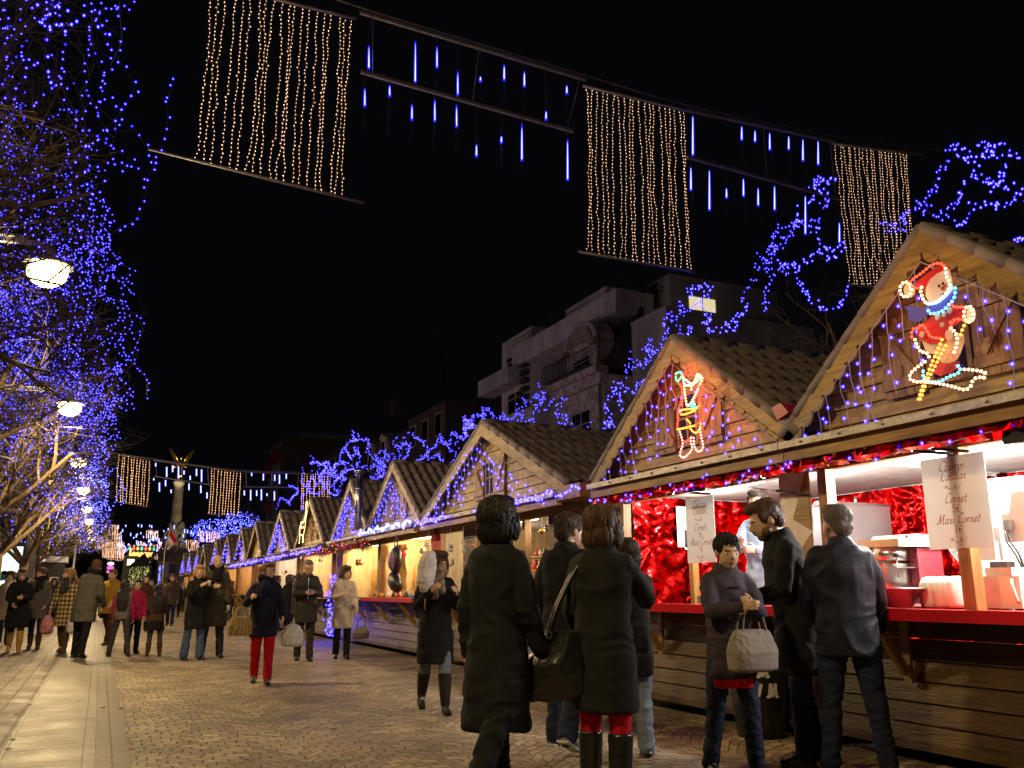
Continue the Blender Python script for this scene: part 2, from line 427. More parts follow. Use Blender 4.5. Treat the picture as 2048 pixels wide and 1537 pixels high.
# ================================================================== CHALETS
FX = 5.35   # plane of the gable boards
def wave_roof(L, span, rise, nrow, x0, tile_w=.19):
    """one roof slope, local frame: ridge along x from x0 to x0+L, falling along +y by span and -z by rise"""
    b = MB(); b.smooth = True
    sl = math.hypot(span, rise); nx = int(L / tile_w * 6); ny = nrow * 3
    uy, uz = span / sl, -rise / sl; nx_, nz_ = rise / sl, span / sl
    vs = []
    rows = []
    for k in range(nrow):
        for q in (0.0, .5, 1.0): rows.append((k + q, .028 * (q) + .004))
    for (s, hgt) in rows:
        d = s / nrow * sl
        for i in range(nx + 1):
            x = x0 + L * i / nx
            ph = (x / tile_w) % 1.0
            wv = .5 + .5 * math.cos(2 * math.pi * ph)
            wv = wv ** 1.6 * .05
            dd = d + (wv * .5 if hgt > .02 else 0)
            h = hgt + wv
            vs.append((x, uy * dd + nx_ * h, uz * dd + nz_ * h))
    w = nx + 1
    fs = [(r * w + i, r * w + i + 1, (r + 1) * w + i + 1, (r + 1) * w + i) for r in range(len(rows) - 1) for i in range(nx)]
    b.add(vs, fs)
    return b
def chalet(yc, hw, label, za=3.72, zf=2.52, counter='wood', detail=2, scallop=False, window=True, sides=True, low=True, floor_z=.12,
           inside=(.5, .3, .12), light=22, lcol=(1, .78, .45), lining=None, depth=2.45, posts=None):
    """market chalet: yc centre along the street, hw half width; local origin at FX, yc, 0 (x into the hut)"""
    root = thing("market_chalet", label, "market stall", (FX, yc, 0), 0, "wooden market chalets in a row")
    sl = (za - zf) / hw
    zb = 2.36                                  # bottom of the gable boarding
    # --- gable boards
    b = MB(); bh = .135; z = zb; k = 0
    while z < za - .06:
        z1 = min(z + bh, za - .02)
        w0 = min(hw, (za - z) / sl) if z > zf else hw; w1 = min(hw, (za - z1) / sl) if z1 > zf else hw
        t0 = .030; t1 = .008
        p = [(-t0, -w0, z + .004), (-t0, w0, z + .004), (-t1, w1, z1), (-t1, -w1, z1)]
        q = [(.03, -w0, z + .004), (.03, w0, z + .004), (.03, w1, z1), (.03, -w1, z1)]
        b.add(p + q, [(0, 3, 2, 1), (4, 5, 6, 7), (0, 1, 5, 4), (3, 7, 6, 2), (0, 4, 7, 3), (1, 2, 6, 5)])
        z = z1; k += 1
    b.obj("gable_wall", M_BOARD, root)
    # --- roof
    over = .2
    for sgn in (1, -1):
        rb = wave_roof(depth + over, hw + .1, (hw + .1) * sl, 7 if detail > 1 else 5, -over + .06, .19 if detail > 1 else .26)
        rb.v = [(x, y * sgn, z2 + za + .03) for (x, y, z2) in rb.v]
        if sgn > 0: rb.f = [tuple(reversed(f)) for f in rb.f]
        # underside
        rb.smooth = False
        e = hw + .1
        rb.prism([(-over + .06, .0, za - .0), (-over + .06, sgn * e, za - e * sl), (depth + .04, sgn * e, za - e * sl), (depth + .04, 0, za)], (0, 0, .03))
        rb.obj("roof", M_TILE, root)
        # bargeboard
        bb = MB(); hgt = .165 if hw > 2 else .14
        bb.prism([(-over, 0, za + .02), (-over, sgn * e, za + .02 - e * sl), (-over, sgn * e, za + .02 - e * sl - hgt * .9), (-over, 0, za + .02 - hgt * 1.15)], (.035, 0, 0))
        bo = bb.obj("bargeboard", M_BARGE, root)
        # verge tiles: half round caps laid along the slope
        vb = MB(); n = 8 if detail > 1 else 5; L = e
        for i in range(n):
            a0 = L * i / n; a1 = L * (i + 1.06) / n
            p0 = Vector((-over + .03, sgn * a0, za + .06 - a0 * sl)); p1 = Vector((-over + .03, sgn * a1, za + .05 - a1 * sl))
            vb.tube([p0, p1], .042, 8, True, .052)
        vb.obj("verge_tiles", M_VERGE, root)
        if scallop:
            sb = MB(); L = math.hypot(e, e * sl); n = int(L / .17)
            d = Vector((0, sgn * e / L, -sl * e / L)); nn = Vector((0, -sgn * sl * e / L, -e / L))
            for i in range(n):
                c0 = Vector((-over - .006, 0, za + .02 - hgt * 1.0)) + d * (.1 + .17 * i)
                pts = [c0 + d * (.075 * math.cos(a)) + nn * (.06 * math.sin(a)) for a in np.linspace(0, math.pi, 9)]
                sb.prism(pts, (.02, 0, 0))
            sb.obj("scalloped_trim", M_BARGE, root)
    rg = MB()
    for i in range(7):
        x0 = -over + .04 + (depth + over) * i / 7
        rg.tube([(x0, 0, za + .035), (x0 + (depth + over) / 7 * 1.05, 0, za + .04)], .065, 8, True, .072)
    rg.obj("ridge_tiles", M_TILE if detail > 1 else M_VERGE, root)
    # --- gable window with shutters
    if window:
        wz = zb + .18 + (.1 if hw < 2 else .08); wh = .56 if hw > 1.4 else .5; ww = .36
        f = MB()
        for (ya, yb_) in ((-ww / 2, ww / 2),):
            f.bb((-.05, ya, wz), (-.034, yb_, wz + .04)); f.bb((-.05, ya, wz + wh - .04), (-.034, yb_, wz + wh))
            f.bb((-.05, ya, wz + .04), (-.034, ya + .04, wz + wh - .04)); f.bb((-.05, yb_ - .04, wz + .04), (-.034, yb_, wz + wh - .04))
        f.bb((-.048, -.013, wz + .04), (-.036, .013, wz + wh - .04)); f.bb((-.0465, -ww / 2 + .04, wz + wh * .5), (-.037, ww / 2 - .04, wz + wh * .5 + .025))
        wo = f.obj("window", M_SHUT, root)
        p = MB(); p.bb((-.035, -ww / 2 + .04, wz + .04), (-.031, ww / 2 - .04, wz + wh - .04)); p.obj("pane", mat("dim_glass", (.03, .03, .035), .1, 0, .1), wo)
        for sgn in (1, -1):
            s = MB(); y0 = sgn * (ww / 2 + .03); y1 = sgn * (ww / 2 + .4)
            n = 4
            for i in range(n):
                a = y0 + (y1 - y0) * i / n; c = y0 + (y1 - y0) * (i + .94) / n
                s.bb((-.06, a, wz - .03), (-.036, c, wz + wh + .03))
            s.bb((-.078, y0, wz + .03), (-.0605, y1, wz + .11)); s.bb((-.078, y0, wz + wh - .11), (-.0605, y1, wz + wh - .03))
            s.beam((-.0692, y0 + sgn * .04, wz + (.11)), (-.0692, y1 - sgn * .05, wz + wh - .11), .016, .06, (1, 0, 0)) if False else \
                s.prism([(-.078, y0 + sgn * .02, wz + .112), (-.078, y0 + sgn * .1, wz + .112), (-.078, y1 - sgn * .02, wz + wh - .112), (-.078, y1 - sgn * .1, wz + wh - .112)], (.0175, 0, 0))
            s.obj("shutter", M_SHUT, root)
    # --- eave beam, soffit and rail across the front
    e = MB(); e.bb((-.27, -hw, 2.25), (-.2, hw, 2.37)); e.bb((-.199, -hw, 2.33), (.06, hw, 2.357)); e.bb((.12, -hw, 2.2), (.2, hw, 2.33))
    e.obj("eave_beam", M_BEAM, root)
    g = MB()
    g.prism([(-.31, -hw, 2.372), (-.31, -hw, 2.40), (-.03, -hw, 2.47), (-.03, -hw, 2.442)], (0, 2 * hw, 0))
    g.bb((-.325, -hw, 2.35), (-.308, hw, 2.405))
    for i in range(int(hw * 2 / .42)): g.lathe([(0, 0), (.012, .0), (.012, -.012), (0, -.015)], (-.326, -hw + .2 + .42 * i, 2.378), 6, 'x')
    g.obj("gutter_rail", M_ZINC if detail > 1 else M_DARKW, root)
    # --- posts
    yp = posts if posts is not None else [-hw + .06, hw - .06]
    for y in yp:
        q = MB(); q.bb((.1, y - .05, 1.075), (.2, y + .05, 2.199)); q.obj("post", M_POST, root)
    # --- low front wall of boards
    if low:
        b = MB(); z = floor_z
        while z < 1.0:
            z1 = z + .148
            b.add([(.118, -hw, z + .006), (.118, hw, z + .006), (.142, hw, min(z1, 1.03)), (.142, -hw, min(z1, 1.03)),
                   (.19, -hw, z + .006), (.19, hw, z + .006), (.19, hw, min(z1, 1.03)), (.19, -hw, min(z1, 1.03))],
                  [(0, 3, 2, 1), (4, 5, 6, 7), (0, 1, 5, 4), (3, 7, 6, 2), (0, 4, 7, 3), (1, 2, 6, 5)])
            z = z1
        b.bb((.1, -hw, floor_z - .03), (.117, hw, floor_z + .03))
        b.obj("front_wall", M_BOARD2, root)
        c = MB(); c.bb((-.27, -hw + .01, 1.035), (.36, hw - .01, 1.073))
        cm = M_REDCTR if counter == 'red' else M_DARKW
        if counter == 'red': c.bb((-.285, -hw + .01, 1.0), (-.2705, hw - .01, 1.08))
        c.obj("counter", cm, root)
        for y in ([-hw * .5, hw * .5] if detail else []):
            k = MB(); k.bb((.07, y - .035, .55), (.098, y + .035, 1.034)); k.beam((.06, y, .62), (-.22, y, 1.0), .05, .06)
            k.obj("bracket", M_BEAM, root)
    # --- body: side walls, back, ceiling, floor, blocks
    w = MB(); th = .04
    ln = lining or mat("inner_wood", (.45, .27, .1), .5, 0, .3, 5, .2, 12, (3, 3, .5))
    if sides is True: sides = (1, -1)
    for sgn in sides or (): w.bb((.21, sgn * hw - sgn * .002, floor_z), (depth, sgn * (hw - th), 2.33))
    w.bb((depth - th, -hw + .045, floor_z), (depth - .002, hw - .045, 2.33))
    w.obj("wall", ln, root)
    cmat = mat("ceiling_sheet", (.72, .70, .66), .5)
    w = MB(); w.bb((.21, -hw + .045, 2.30), (depth - .05, hw - .045, 2.325)); w.obj("ceiling", cmat, root)
    w = MB(); w.bb((.2, -hw + .045, floor_z + .01), (depth - .05, hw - .045, floor_z + .25 if light else floor_z + .25)); w.obj("floor_deck", M_DARKW, root)
    w = MB()
    w.bb((.45, -hw + .2, 0), (depth - .3, hw - .2, floor_z + .009))
    w.obj("footing", mat("block_wood", (.12, .08, .04), .7), root)
    if light:
        f = MB(); f.bb((.55, -.35, 2.262), (.61, .35, 2.299)); lf = f.obj("light_fixture", E_TUBE, root)
        for q in (-.5, .5): lamp('POINT', (.62, hw * q, 2.12), light * STALL_W * .5, lcol, .07, lf)
    return root
def foil_mat():
    m = bpy.data.materials.new("red_foil"); t, b = nt(m)
    b.inputs["Metallic"].default_value = 1.0; b.inputs["Roughness"].default_value = .2
    b.inputs["Base Color"].default_value = (.75, .012, .012, 1)
    return m
M_FOIL = foil_mat()
M_GOLDFOIL = mat("gold_cloth", (.85, .5, .08), .3, .6, .3, 5, .8, 9)
def foil(name, org, u, v, step, amp, parent, seed=1, m=None):
    """crumpled sheet of foil hung on a wall: facets pulled together at the staples"""
    rr = random.Random(seed); org = Vector(org); u = Vector(u); v = Vector(v); n = u.cross(v).normalized()
    nu = max(2, int(u.length / step)); nv = max(2, int(v.length / step))
    st = [(rr.random(), rr.random()) for _ in range(max(3, int(u.length * v.length * 2.2)))]
    vs = []
    for j in range(nv + 1):
        for i in range(nu + 1):
            a = i / nu; c = j / nv
            if 0 < i < nu: a += rr.uniform(-.2, .2) / nu
            if 0 < j < nv: c += rr.uniform(-.2, .2) / nv
            q = Vector((a * u.length, c * v.length, seed * 7.1)); wq = q + mnoise.noise_vector(q * 2.3) * .25
            h = rr.uniform(-1, 1) * amp * .10
            h += amp * (2.6 * abs(mnoise.noise(wq * 2.6)) + 1.5 * abs(mnoise.noise(Vector((wq.x * 4.5, wq.y * 8.5, wq.z + 3)))) + .7 * abs(mnoise.noise(wq * 15)))
            dm = min(math.hypot((a - s[0]) * u.length, (c - s[1]) * v.length) for s in st)
            k = min(st, key=lambda s: math.hypot((a - s[0]) * u.length, (c - s[1]) * v.length))
            ang = math.atan2((c - k[1]) * v.length, (a - k[0]) * u.length)
            h += amp * 1.1 * math.sin(ang * 9 + k[0] * 20) * math.exp(-dm * 3.2) * min(1, dm * 8)
            vs.append(org + u * a + v * c + n * (h + amp * .8))
    fs = []
    w = nu + 1
    for j in range(nv):
        for i in range(nu):
            q = (j * w + i, j * w + i + 1, (j + 1) * w + i + 1, (j + 1) * w + i)
            if rr.random() < .5: fs += [(q[0], q[1], q[2]), (q[0], q[2], q[3])]
            else: fs += [(q[0], q[1], q[3]), (q[1], q[2], q[3])]
    b = MB(); b.smooth = True; b.add(vs, fs)
    return b.obj(name, m or M_FOIL, parent)
M_REDIN = mat("red_cloth_wall", (.45, .02, .03), .6, 0, .2, 4, .3, 10)
M_PALEIN = mat("pale_inner_board", (.62, .46, .25), .5, 0, .25, 5, .2, 12, (3, 3, .5))
M_SHEETIN = mat("white_wall_sheet", (.72, .70, .67), .5, 0, .08)
c1 = chalet(4.15, 1.49, "nearest wooden chalet, with the lit snowman on its gable and the red counter", counter='red', scallop=True, light=380, lcol=(1, .93, .88), lining=M_SHEETIN, sides=(-1,), posts=[.18, 1.47])
c2 = chalet(7.27, 1.62, "wooden chalet with the red lit Santa figure on its scalloped gable", counter='red', scallop=True, light=120, lcol=(1, .9, .82), lining=M_SHEETIN, sides=(1,), posts=[1.56])
c3 = chalet(12.4, 2.65, "widest wooden chalet, low pitched gable between the Santa hut and two narrow huts", light=80, lcol=(1, .85, .6), lining=M_PALEIN, posts=[-2.6, -.9, .9, 2.6])
c4 = chalet(17.1, 1.73, "wooden chalet with red counter and hanging backpacks, left of the widest chalet", counter='red', light=130, lcol=(1, .74, .38), lining=M_PALEIN)
c5 = chalet(20.5, 1.66, "wooden chalet with the metal stove pipe beside its gable", light=120, lcol=(1, .7, .35), lining=M_PALEIN)
c6 = chalet(25.0, 1.85, "wooden chalet with the lit white reindeer figure on its gable", light=120, lcol=(1, .6, .35), lining=M_PALEIN)
c7 = chalet(29.7, 1.9, "wooden chalet with thick blue lights, beyond the reindeer hut", light=70, lcol=(.95, .95, 1), lining=M_PALEIN, detail=1)
ch_far = [chalet(34.8, 1.7, "small far chalet with bare brown gable, beyond the blue-lit hut", light=60, lcol=(1, .62, .3), lining=M_PALEIN, detail=1, window=False),
          chalet(38.6, 1.8, "far chalet with blue lights along both gable edges", light=60, lcol=(1, .62, .3), detail=1, window=False),
          chalet(43.2, 1.8, "far chalet above the tall man's right shoulder", light=60, lcol=(1, .62, .3), detail=1, window=False),
          chalet(47.6, 1.8, "far chalet above the tall man's head, blue lights on its gable", light=50, lcol=(1, .62, .3), detail=1, window=False),
          chalet(53.6, 1.8, "far chalet with dark brown gable behind the tall man", light=50, lcol=(1, .62, .3), detail=0, window=False),
          chalet(57.2, 1.7, "far dark gabled chalet, next but two to the end of the row", light=50, lcol=(1, .62, .3), detail=0, window=False),
          chalet(62.2, 1.8, "far chalet with a blue gable edge, last but one of the row", light=40, lcol=(1, .62, .3), detail=0, window=False),
          chalet(67.2, 1.8, "farthest chalet of the long row, blue lights on its gable", light=40, lcol=(1, .62, .3), detail=0, window=False)]
# red foil inside the churros stall
foil("foil_lining", (2.36, 1.46, .5), (0, -2.9, 0), (0, 0, 1.78), .03, .035, c1, 3)
foil("foil_lining", (2.36, 1.5, .5), (0, -3.1, 0), (0, 0, 1.78), .03, .035, c2, 5)
foil("foil_lining", (.22, 1.545, .5), (2.12, 0, 0), (0, 0, 1.78), .03, .035, c2, 8)
# red foil garland rolled under the eave beam
def foil_garland(ch, y0, y1, seed):
    rr = random.Random(seed); b = MB(); n = int(abs(y1 - y0) / .05); k = 7; vs = []
    for i in range(n + 1):
        y = y0 + (y1 - y0) * i / n
        for j in range(k):
            a = 2 * math.pi * j / k; r = rr.uniform(.035, .095)
            vs.append((-.2 + r * math.cos(a), y + rr.uniform(-.015, .015), 2.21 + r * .7 * math.sin(a)))
    fs = []
    for i in range(n):
        for j in range(k):
            q = (i * k + j, i * k + (j + 1) % k, (i + 1) * k + (j + 1) % k, (i + 1) * k + j)
            fs += [(q[0], q[1], q[2]), (q[0], q[2], q[3])]
    b.add(vs, fs); return b.obj("foil_garland", M_FOIL, ch)
foil_garland(c1, -1.45, 1.48, 1); foil_garland(c2, -1.58, 1.6, 2)
# clapboards that close the front between hut 3's boards and its openings
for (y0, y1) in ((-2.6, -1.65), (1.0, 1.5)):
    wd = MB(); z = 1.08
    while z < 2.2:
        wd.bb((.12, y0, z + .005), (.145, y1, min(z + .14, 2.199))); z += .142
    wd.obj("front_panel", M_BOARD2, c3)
# stove pipe through the roof of hut 5
b = MB(); b.tube([(-.35, -1.45, 2.5), (-.35, -1.45, 3.75)], .075, 14)
for z in (2.8, 3.1, 3.4): b.tube([(-.35, -1.45, z), (-.35, -1.45, z + .02)], .082, 14)
b.lathe([(.085, 3.76), (.12, 3.78), (.12, 3.82), (.0, 3.9)], (-.35, -1.45, 0), 14)
b.obj("stove_pipe", M_STEEL, c5)
# leaning dark red sheet in the valley between the first two huts
b = MB(); b.prism([(-.24, -1.69, 2.66), (-.24, -1.6, 2.76), (-.24, -1.48, 2.74), (-.24, -1.55, 2.62)], (.4, 0, 0)); b.obj("valley_flashing", M_REDPAINT, c2)
b = MB(); b.prism([(-.27, -3.25, 2.47), (-.27, -3.25, 2.3), (-.27, -2.66, 2.3), (-.27, -2.66, 2.47)], (.3, 0, 0)); b.obj("filler_board", M_BEAM, c3)

# ------------------------------------------------------------------ writing: strokes drawn with a broad nib
GL = {
 'C': (.62, [[(.55, .82), (.48, .98), (.3, .98), (.12, .75), (.06, .4), (.14, .1), (.32, .0), (.52, .12)]]),
 'M': (.95, [[(.0, .1), (.1, .0), (.16, .12), (.3, .98)], [(.3, .98), (.38, .02)], [(.38, .02), (.7, .98)], [(.7, .98), (.72, .1), (.8, .0), (.9, .1)]]),
 'h': (.42, [[(.12, 1.0), (.06, .02)], [(.08, .3), (.2, .46), (.3, .42), (.28, .1), (.36, .0), (.42, .08)]]),
 'u': (.42, [[(.06, .48), (.05, .12), (.12, .0), (.24, .1), (.31, .3)], [(.32, .48), (.3, .1), (.36, .0), (.42, .08)]]),
 'r': (.32, [[(.08, .48), (.06, .02)], [(.08, .3), (.18, .46), (.3, .46)]]),
 'o': (.4, [[(.2, .48), (.06, .3), (.08, .06), (.2, .0), (.32, .16), (.32, .38), (.2, .48), (.4, .4)]]),
 's': (.32, [[(.28, .42), (.18, .49), (.08, .38), (.2, .25), (.24, .1), (.12, .0), (.02, .06)]]),
 'a': (.42, [[(.3, .42), (.18, .48), (.05, .28), (.08, .04), (.18, .0), (.3, .2)], [(.32, .48), (.3, .1), (.36, .0), (.42, .08)]]),
 'l': (.24, [[(.12, 1.0), (.07, .12), (.13, .0), (.22, .08)]]),
 't': (.28, [[(.14, .8), (.09, .12), (.15, .0), (.26, .08)], [(.0, .5), (.26, .5)]]),
 'n': (.44, [[(.07, .48), (.05, .02)], [(.08, .3), (.2, .47), (.3, .42), (.29, .1), (.36, .0), (.44, .08)]]),
 'e': (.36, [[(.06, .22), (.24, .3), (.26, .44), (.16, .49), (.05, .3), (.07, .06), (.18, .0), (.34, .1)]]),
 'x': (.4, [[(.04, .48), (.16, .4), (.24, .06), (.36, .02)], [(.36, .47), (.06, .0)]]),
 'i': (.22, [[(.09, .48), (.06, .12), (.12, .0), (.22, .08)], [(.1, .68), (.115, .7)]]),
 '5': (.5, [[(.42, .92), (.12, .92)], [(.12, .92), (.1, .56)], [(.1, .54), (.3, .6), (.42, .38), (.32, .08), (.14, .0), (.03, .1)]]),
 '7': (.48, [[(.04, .86), (.08, .93), (.44, .93)], [(.44, .93), (.24, .5), (.18, .0)]]),
 'E': (.6, [[(.56, .84), (.4, .95), (.2, .78), (.13, .45), (.2, .14), (.38, .0), (.56, .1)], [(.02, .56), (.42, .56)], [(.02, .4), (.4, .4)]]),
 'W': (.95, [[(.02, .95), (.22, .02)], [(.22, .02), (.45, .85)], [(.45, .85), (.66, .02)], [(.66, .02), (.9, .95)]]),
 '~': (1.0, [[(.0, .15), (.02, .3), (.12, .32), (.1, .16), (.02, .1)], [(.04, .32), (.3, .1), (.7, .02), (.85, .2), (.78, .38), (.72, .2), (.85, .08), (1.1, .14), (1.25, .4)]]),
}
def write(b, text, cy, z, size, fr, slant=.35, nib=(.075, .018), gap=.03, wide=1.0):
    """fr(u, v, w) -> point; centred on cy (u), baseline z (v)"""
    wd_ = sum((GL[c][0] if c in GL else .3) * wide + gap for c in text) * size
    u = cy - wd_ / 2
    na = R(40); nv_ = Vector((math.cos(na), math.sin(na)))
    for c in text:
        if c in GL:
            for st in GL[c][1]:
                pts = [Vector((p[0] * wide + p[1] * slant, p[1], 0)) for p in st]
                P = catmull(pts, .05) if len(pts) > 2 else pts
                vs = []
                for i, p in enumerate(P):
                    d = (P[min(i + 1, len(P) - 1)] - P[max(i - 1, 0)]); d = Vector((d.x, d.y)).normalized()
                    n = Vector((-d.y, d.x)); w = nib[1] + nib[0] * abs(n.dot(nv_)) * .5
                    for s in (1, -1):
                        q = Vector((p.x, p.y)) + n * w * s
                        vs.append(fr(u + q.x * size, z + q.y * size, 0))
                b.add(vs, [(2 * i, 2 * i + 1, 2 * i + 3, 2 * i + 2) for i in range(len(P) - 1)])
        u += ((GL[c][0] if c in GL else .3) * wide + gap) * size
    return b
def sheet_mat():
    m = bpy.data.materials.new("sign_board"); m.use_nodes = True; t = m.node_tree; t.nodes.remove(t.nodes["Principled BSDF"]); o = t.nodes["Material Output"]
    a = node(t, "ShaderNodeBsdfDiffuse"); c = node(t, "ShaderNodeBsdfTranslucent"); x = node(t, "ShaderNodeMixShader"); x.inputs[0].default_value = .45
    a.inputs[0].default_value = c.inputs[0].default_value = (.85, .84, .82, 1)
    t.links.new(a.outputs[0], x.inputs[1]); t.links.new(c.outputs[0], x.inputs[2]); t.links.new(x.outputs[0], o.inputs["Surface"]); return m
M_SIGN = sheet_mat()
M_INK = mat("red_ink", (.42, .02, .03), .5)
def price_sign(x, yc, z0, z1, w, label):
    t = thing("price_sign", label, "price sign", (x, yc, z0), 0, "white churros price signs")
    H_ = z1 - z0
    b = MB(); b.bb((-.003, -w / 2, 0), (.003, w / 2, H_)); b.obj("board", M_SIGN, t)
    fr = lambda u, v, q: (-.0045 - q, -u, v)       # u runs to the photo's right = -y
    k = H_ / .69
    b = MB(); sz = .085 * k
    sz = .074 * k; write(b, "Churros", -.005, .585 * k, sz, fr); write(b, "Catalan", .0, .51 * k, sz, fr)
    write(b, "~", -.02, .435 * k, .11 * k, fr, 0, (.03, .01), 0, 1.0)
    write(b, "Cornet", 0, .34 * k, sz, fr); write(b, "5E", 0, .268 * k, sz * .78, fr, 0)
    write(b, "Maxi Cornet", .0, .185 * k, sz, fr); write(b, "7E", 0, .113 * k, sz * .78, fr, 0)
    write(b, "~", -.02, .042 * k, .11 * k, fr, 0, (.03, .01), 0, 1.0)
    b.obj("lettering", M_INK, t)
    b = MB()
    for v in (.025, H_ - .03): b.lathe([(0, 0), (.009, 0), (.009, -.006), (0, -.008)], (-.0035, 0, v), 8, 'x')
    b.obj("screw", M_STEEL, t)
    return t
price_sign(5.435, 4.335, atX(1905, 1098, 5.43).z, atX(1905, 912, 5.43).z, .52, "white price sign on the wooden post, in front of the round fan")
price_sign(5.37, 7.22, atX(1402, 1126, 5.37).z, atX(1402, 994, 5.37).z, .46, "smaller white price sign hung in front of the dark red foil, beside two pinned sheets")
tag(MB().bb((5.375, 7.1, 2.0), (5.385, 7.34, 2.03)).obj("sign_hanger", M_BLACK), "thin dark bar the second price sign hangs from", "bar")

# ------------------------------------------------------------------ inside the churros stall
CT = 1.083
t = thing("dough_hopper", "tall stainless hopper with sloping side, behind the mixer", "food machine", (6.75, 6.72, 0))
b = MB(); w, d = .34, .3
top = [(-w, -d, 2.02), (w, -d, 2.02), (w, d, 2.02), (-w, d, 2.02)]; mid_ = [(-w, -d, 1.6), (w, -d, 1.6), (w, d, 1.6), (-w, d, 1.6)]; bot = [(-.16, -.12, 1.25), (.16, -.12, 1.25), (.16, .12, 1.25), (-.16, .12, 1.25)]
b.add(top + mid_ + bot, [(3, 2, 1, 0)] + [(i, (i + 1) % 4, (i + 1) % 4 + 4, i + 4) for i in range(4)] + [(i + 4, (i + 1) % 4 + 4, (i + 1) % 4 + 8, i + 8) for i in range(4)] + [(8, 9, 10, 11)])
b.obj("bin", mat("brushed_steel", (.62, .6, .6), .38, .9, .1, 6), t)
b = MB(); b.bb((-w - .012, -d - .012, 2.021), (w + .012, d + .012, 2.045)); b.obj("lid", M_STEEL, t)
b = MB(); b.lathe([(.05, 2.046), (.05, 2.08), (.03, 2.1), (0, 2.1)], (-.2, .1, 0), 12); b.lathe([(.015, 2.046), (.015, 2.13), (0, 2.13)], (.1, -.1, 0), 8); b.obj("knob", M_STEEL, t)
b = MB(); [b.bb((sx * .3 - .02, sy * .26 - .02, .38), (sx * .3 + .02, sy * .26 + .02, 1.6)) for sx in (1, -1) for sy in (1, -1)]; b.obj("stand", M_STEEL, t)
t = thing("dough_mixer", "cream and steel planetary mixer with black knobs, on the red counter", "food machine", (5.98, 5.42, CT))
b = MB(); b.bb((.02, -.22, .0), (.3, .02, .46)); b.obj("column", mat("maroon_side", (.3, .05, .07), .35, .3), t)
b = MB(); b.prism([(-.2, -.24, .47), (.3, -.24, .47), (.27, -.24, .57), (-.02, -.24, .57), (-.06, -.24, .53), (-.2, -.24, .53)], (0, .42, 0)); b.obj("head", M_CREAM, t)
b = MB(); b.lathe([(.16, .36), (.16, .469)], (-.04, .0, 0), 20); b.lathe([(.15, .08), (.17, .2), (.17, .33), (.175, .335)], (-.04, .02, 0), 20); b.obj("bowl", M_STEEL, t)
b = MB(); b.lathe([(.0, 0), (.022, 0), (.022, -.03), (0, -.034)], (-.02, -.19, .545), 10, 'x'); b.lathe([(.0, 0), (.018, 0), (.018, -.03), (0, -.034)], (-.14, -.16, .4), 10, 'x'); b.obj("knob", M_BLACK, t)
b = MB(); b.bb((-.032, -.2, .505), (-.024, -.06, .525)); b.obj("switch_plate", mat("orange_label", (.75, .16, .03), .5), t)
b = MB(); b.tube([(-.16, -.17, .38), (-.16, -.17, .22)], .006, 6); b.bb((-.2, -.2, .3), (.02, .18, .306)); b.obj("guard", M_STEEL, t)
b = MB(); b.bb((-.2, -.24, 0), (.3, .2, .02)); b.obj("base", M_STEEL, t)
tag(MB().lathe([(.10, 0), (.11, .0), (.2, .13), (.225, .135), (.222, .142), (.195, .137), (.1, .012), (0, .012)], (5.52, 5.02, CT), 28).obj("steel_bowl", M_STEEL), "wide flared steel bowl at the counter edge, beside white canisters", "bowl")
prof = [(.0, 0), (.085, 0), (.095, .03), (.098, .1), (.09, .17), (.065, .215), (.03, .225), (0, .226)]
for i, (px, lb) in enumerate(((1866, "white plastic canister nearest the steel bowl"), (1892, "middle one of three white plastic canisters on the red counter"), (1915, "white plastic canister half behind the wooden post"))):
    q = atX(px, 1190, 5.72); o = MB().lathe(prof, (q.x, q.y, CT), 18).obj("canister", M_WHITE); tag(o, lb, "canister", "white canisters on the counter")
# tray of churros
t = thing("churros_tray", "steel tray heaped with golden churros at the counter", "food tray", (5.5, 7.06, CT), 0)
b = MB(); b.bb((-.16, -.2, 0), (.16, .2, .012)); b.bb((-.17, -.21, 0), (-.16, .21, .07)); b.bb((.16, -.21, 0), (.17, .21, .07)); b.bb((-.159, -.21, .0125), (.159, -.2, .07)); b.bb((-.159, .2, .0125), (.159, .21, .07)); b.obj("tray", M_STEEL, t)
rr = random.Random(4); M_CHUR = mat("fried_dough", (.72, .42, .13), .5, 0, .3, 20, .6, 40)
for i in range(34):
    a = rr.uniform(0, 6.28); px, py = rr.uniform(-.11, .11), rr.uniform(-.15, .15); hh = .03 + .09 * (1 - (px / .13) ** 2) * (1 - (py / .17) ** 2) * rr.random() + .01
    L = rr.uniform(.04, .07); pts = [(px + math.cos(a) * L * s, py + math.sin(a) * L * s, hh + .012 * (1 - s * s)) for s in (-1, -.4, .3, 1)]
    MB().tube(pts, .0125, 6).obj("churro", M_CHUR, t)
# round fan with wire guard
t = thing("wall_fan", "round fan with fine wire guard behind the big price sign", "fan", (7.35, 5.62, 1.78))
b = MB()
for i in range(14): 
    r_ = .05 + .025 * i; b.tube([(-.03 - .05 * math.sqrt(max(0, 1 - (r_ / .42) ** 2)), r_ * math.cos(a), r_ * math.sin(a)) for a in np.linspace(0, 2 * math.pi, 33)], .0035, 4, False)
for i in range(10):
    a = math.pi * 2 * i / 10; b.tube([(-.08, .04 * math.cos(a), .04 * math.sin(a)), (-.03, .39 * math.cos(a), .39 * math.sin(a))], .004, 4)
b.obj("guard", M_STEEL, t)
b = MB(); b.lathe([(0, -.09), (.045, -.09), (.045, -.05), (0, -.05)], (0, 0, 0), 14, 'x'); b.lathe([(.4, -.03), (.41, -.03), (.41, .1), (.4, .1)], (0, 0, 0), 32, 'x'); b.obj("housing", M_WHITE, t)
b = MB()
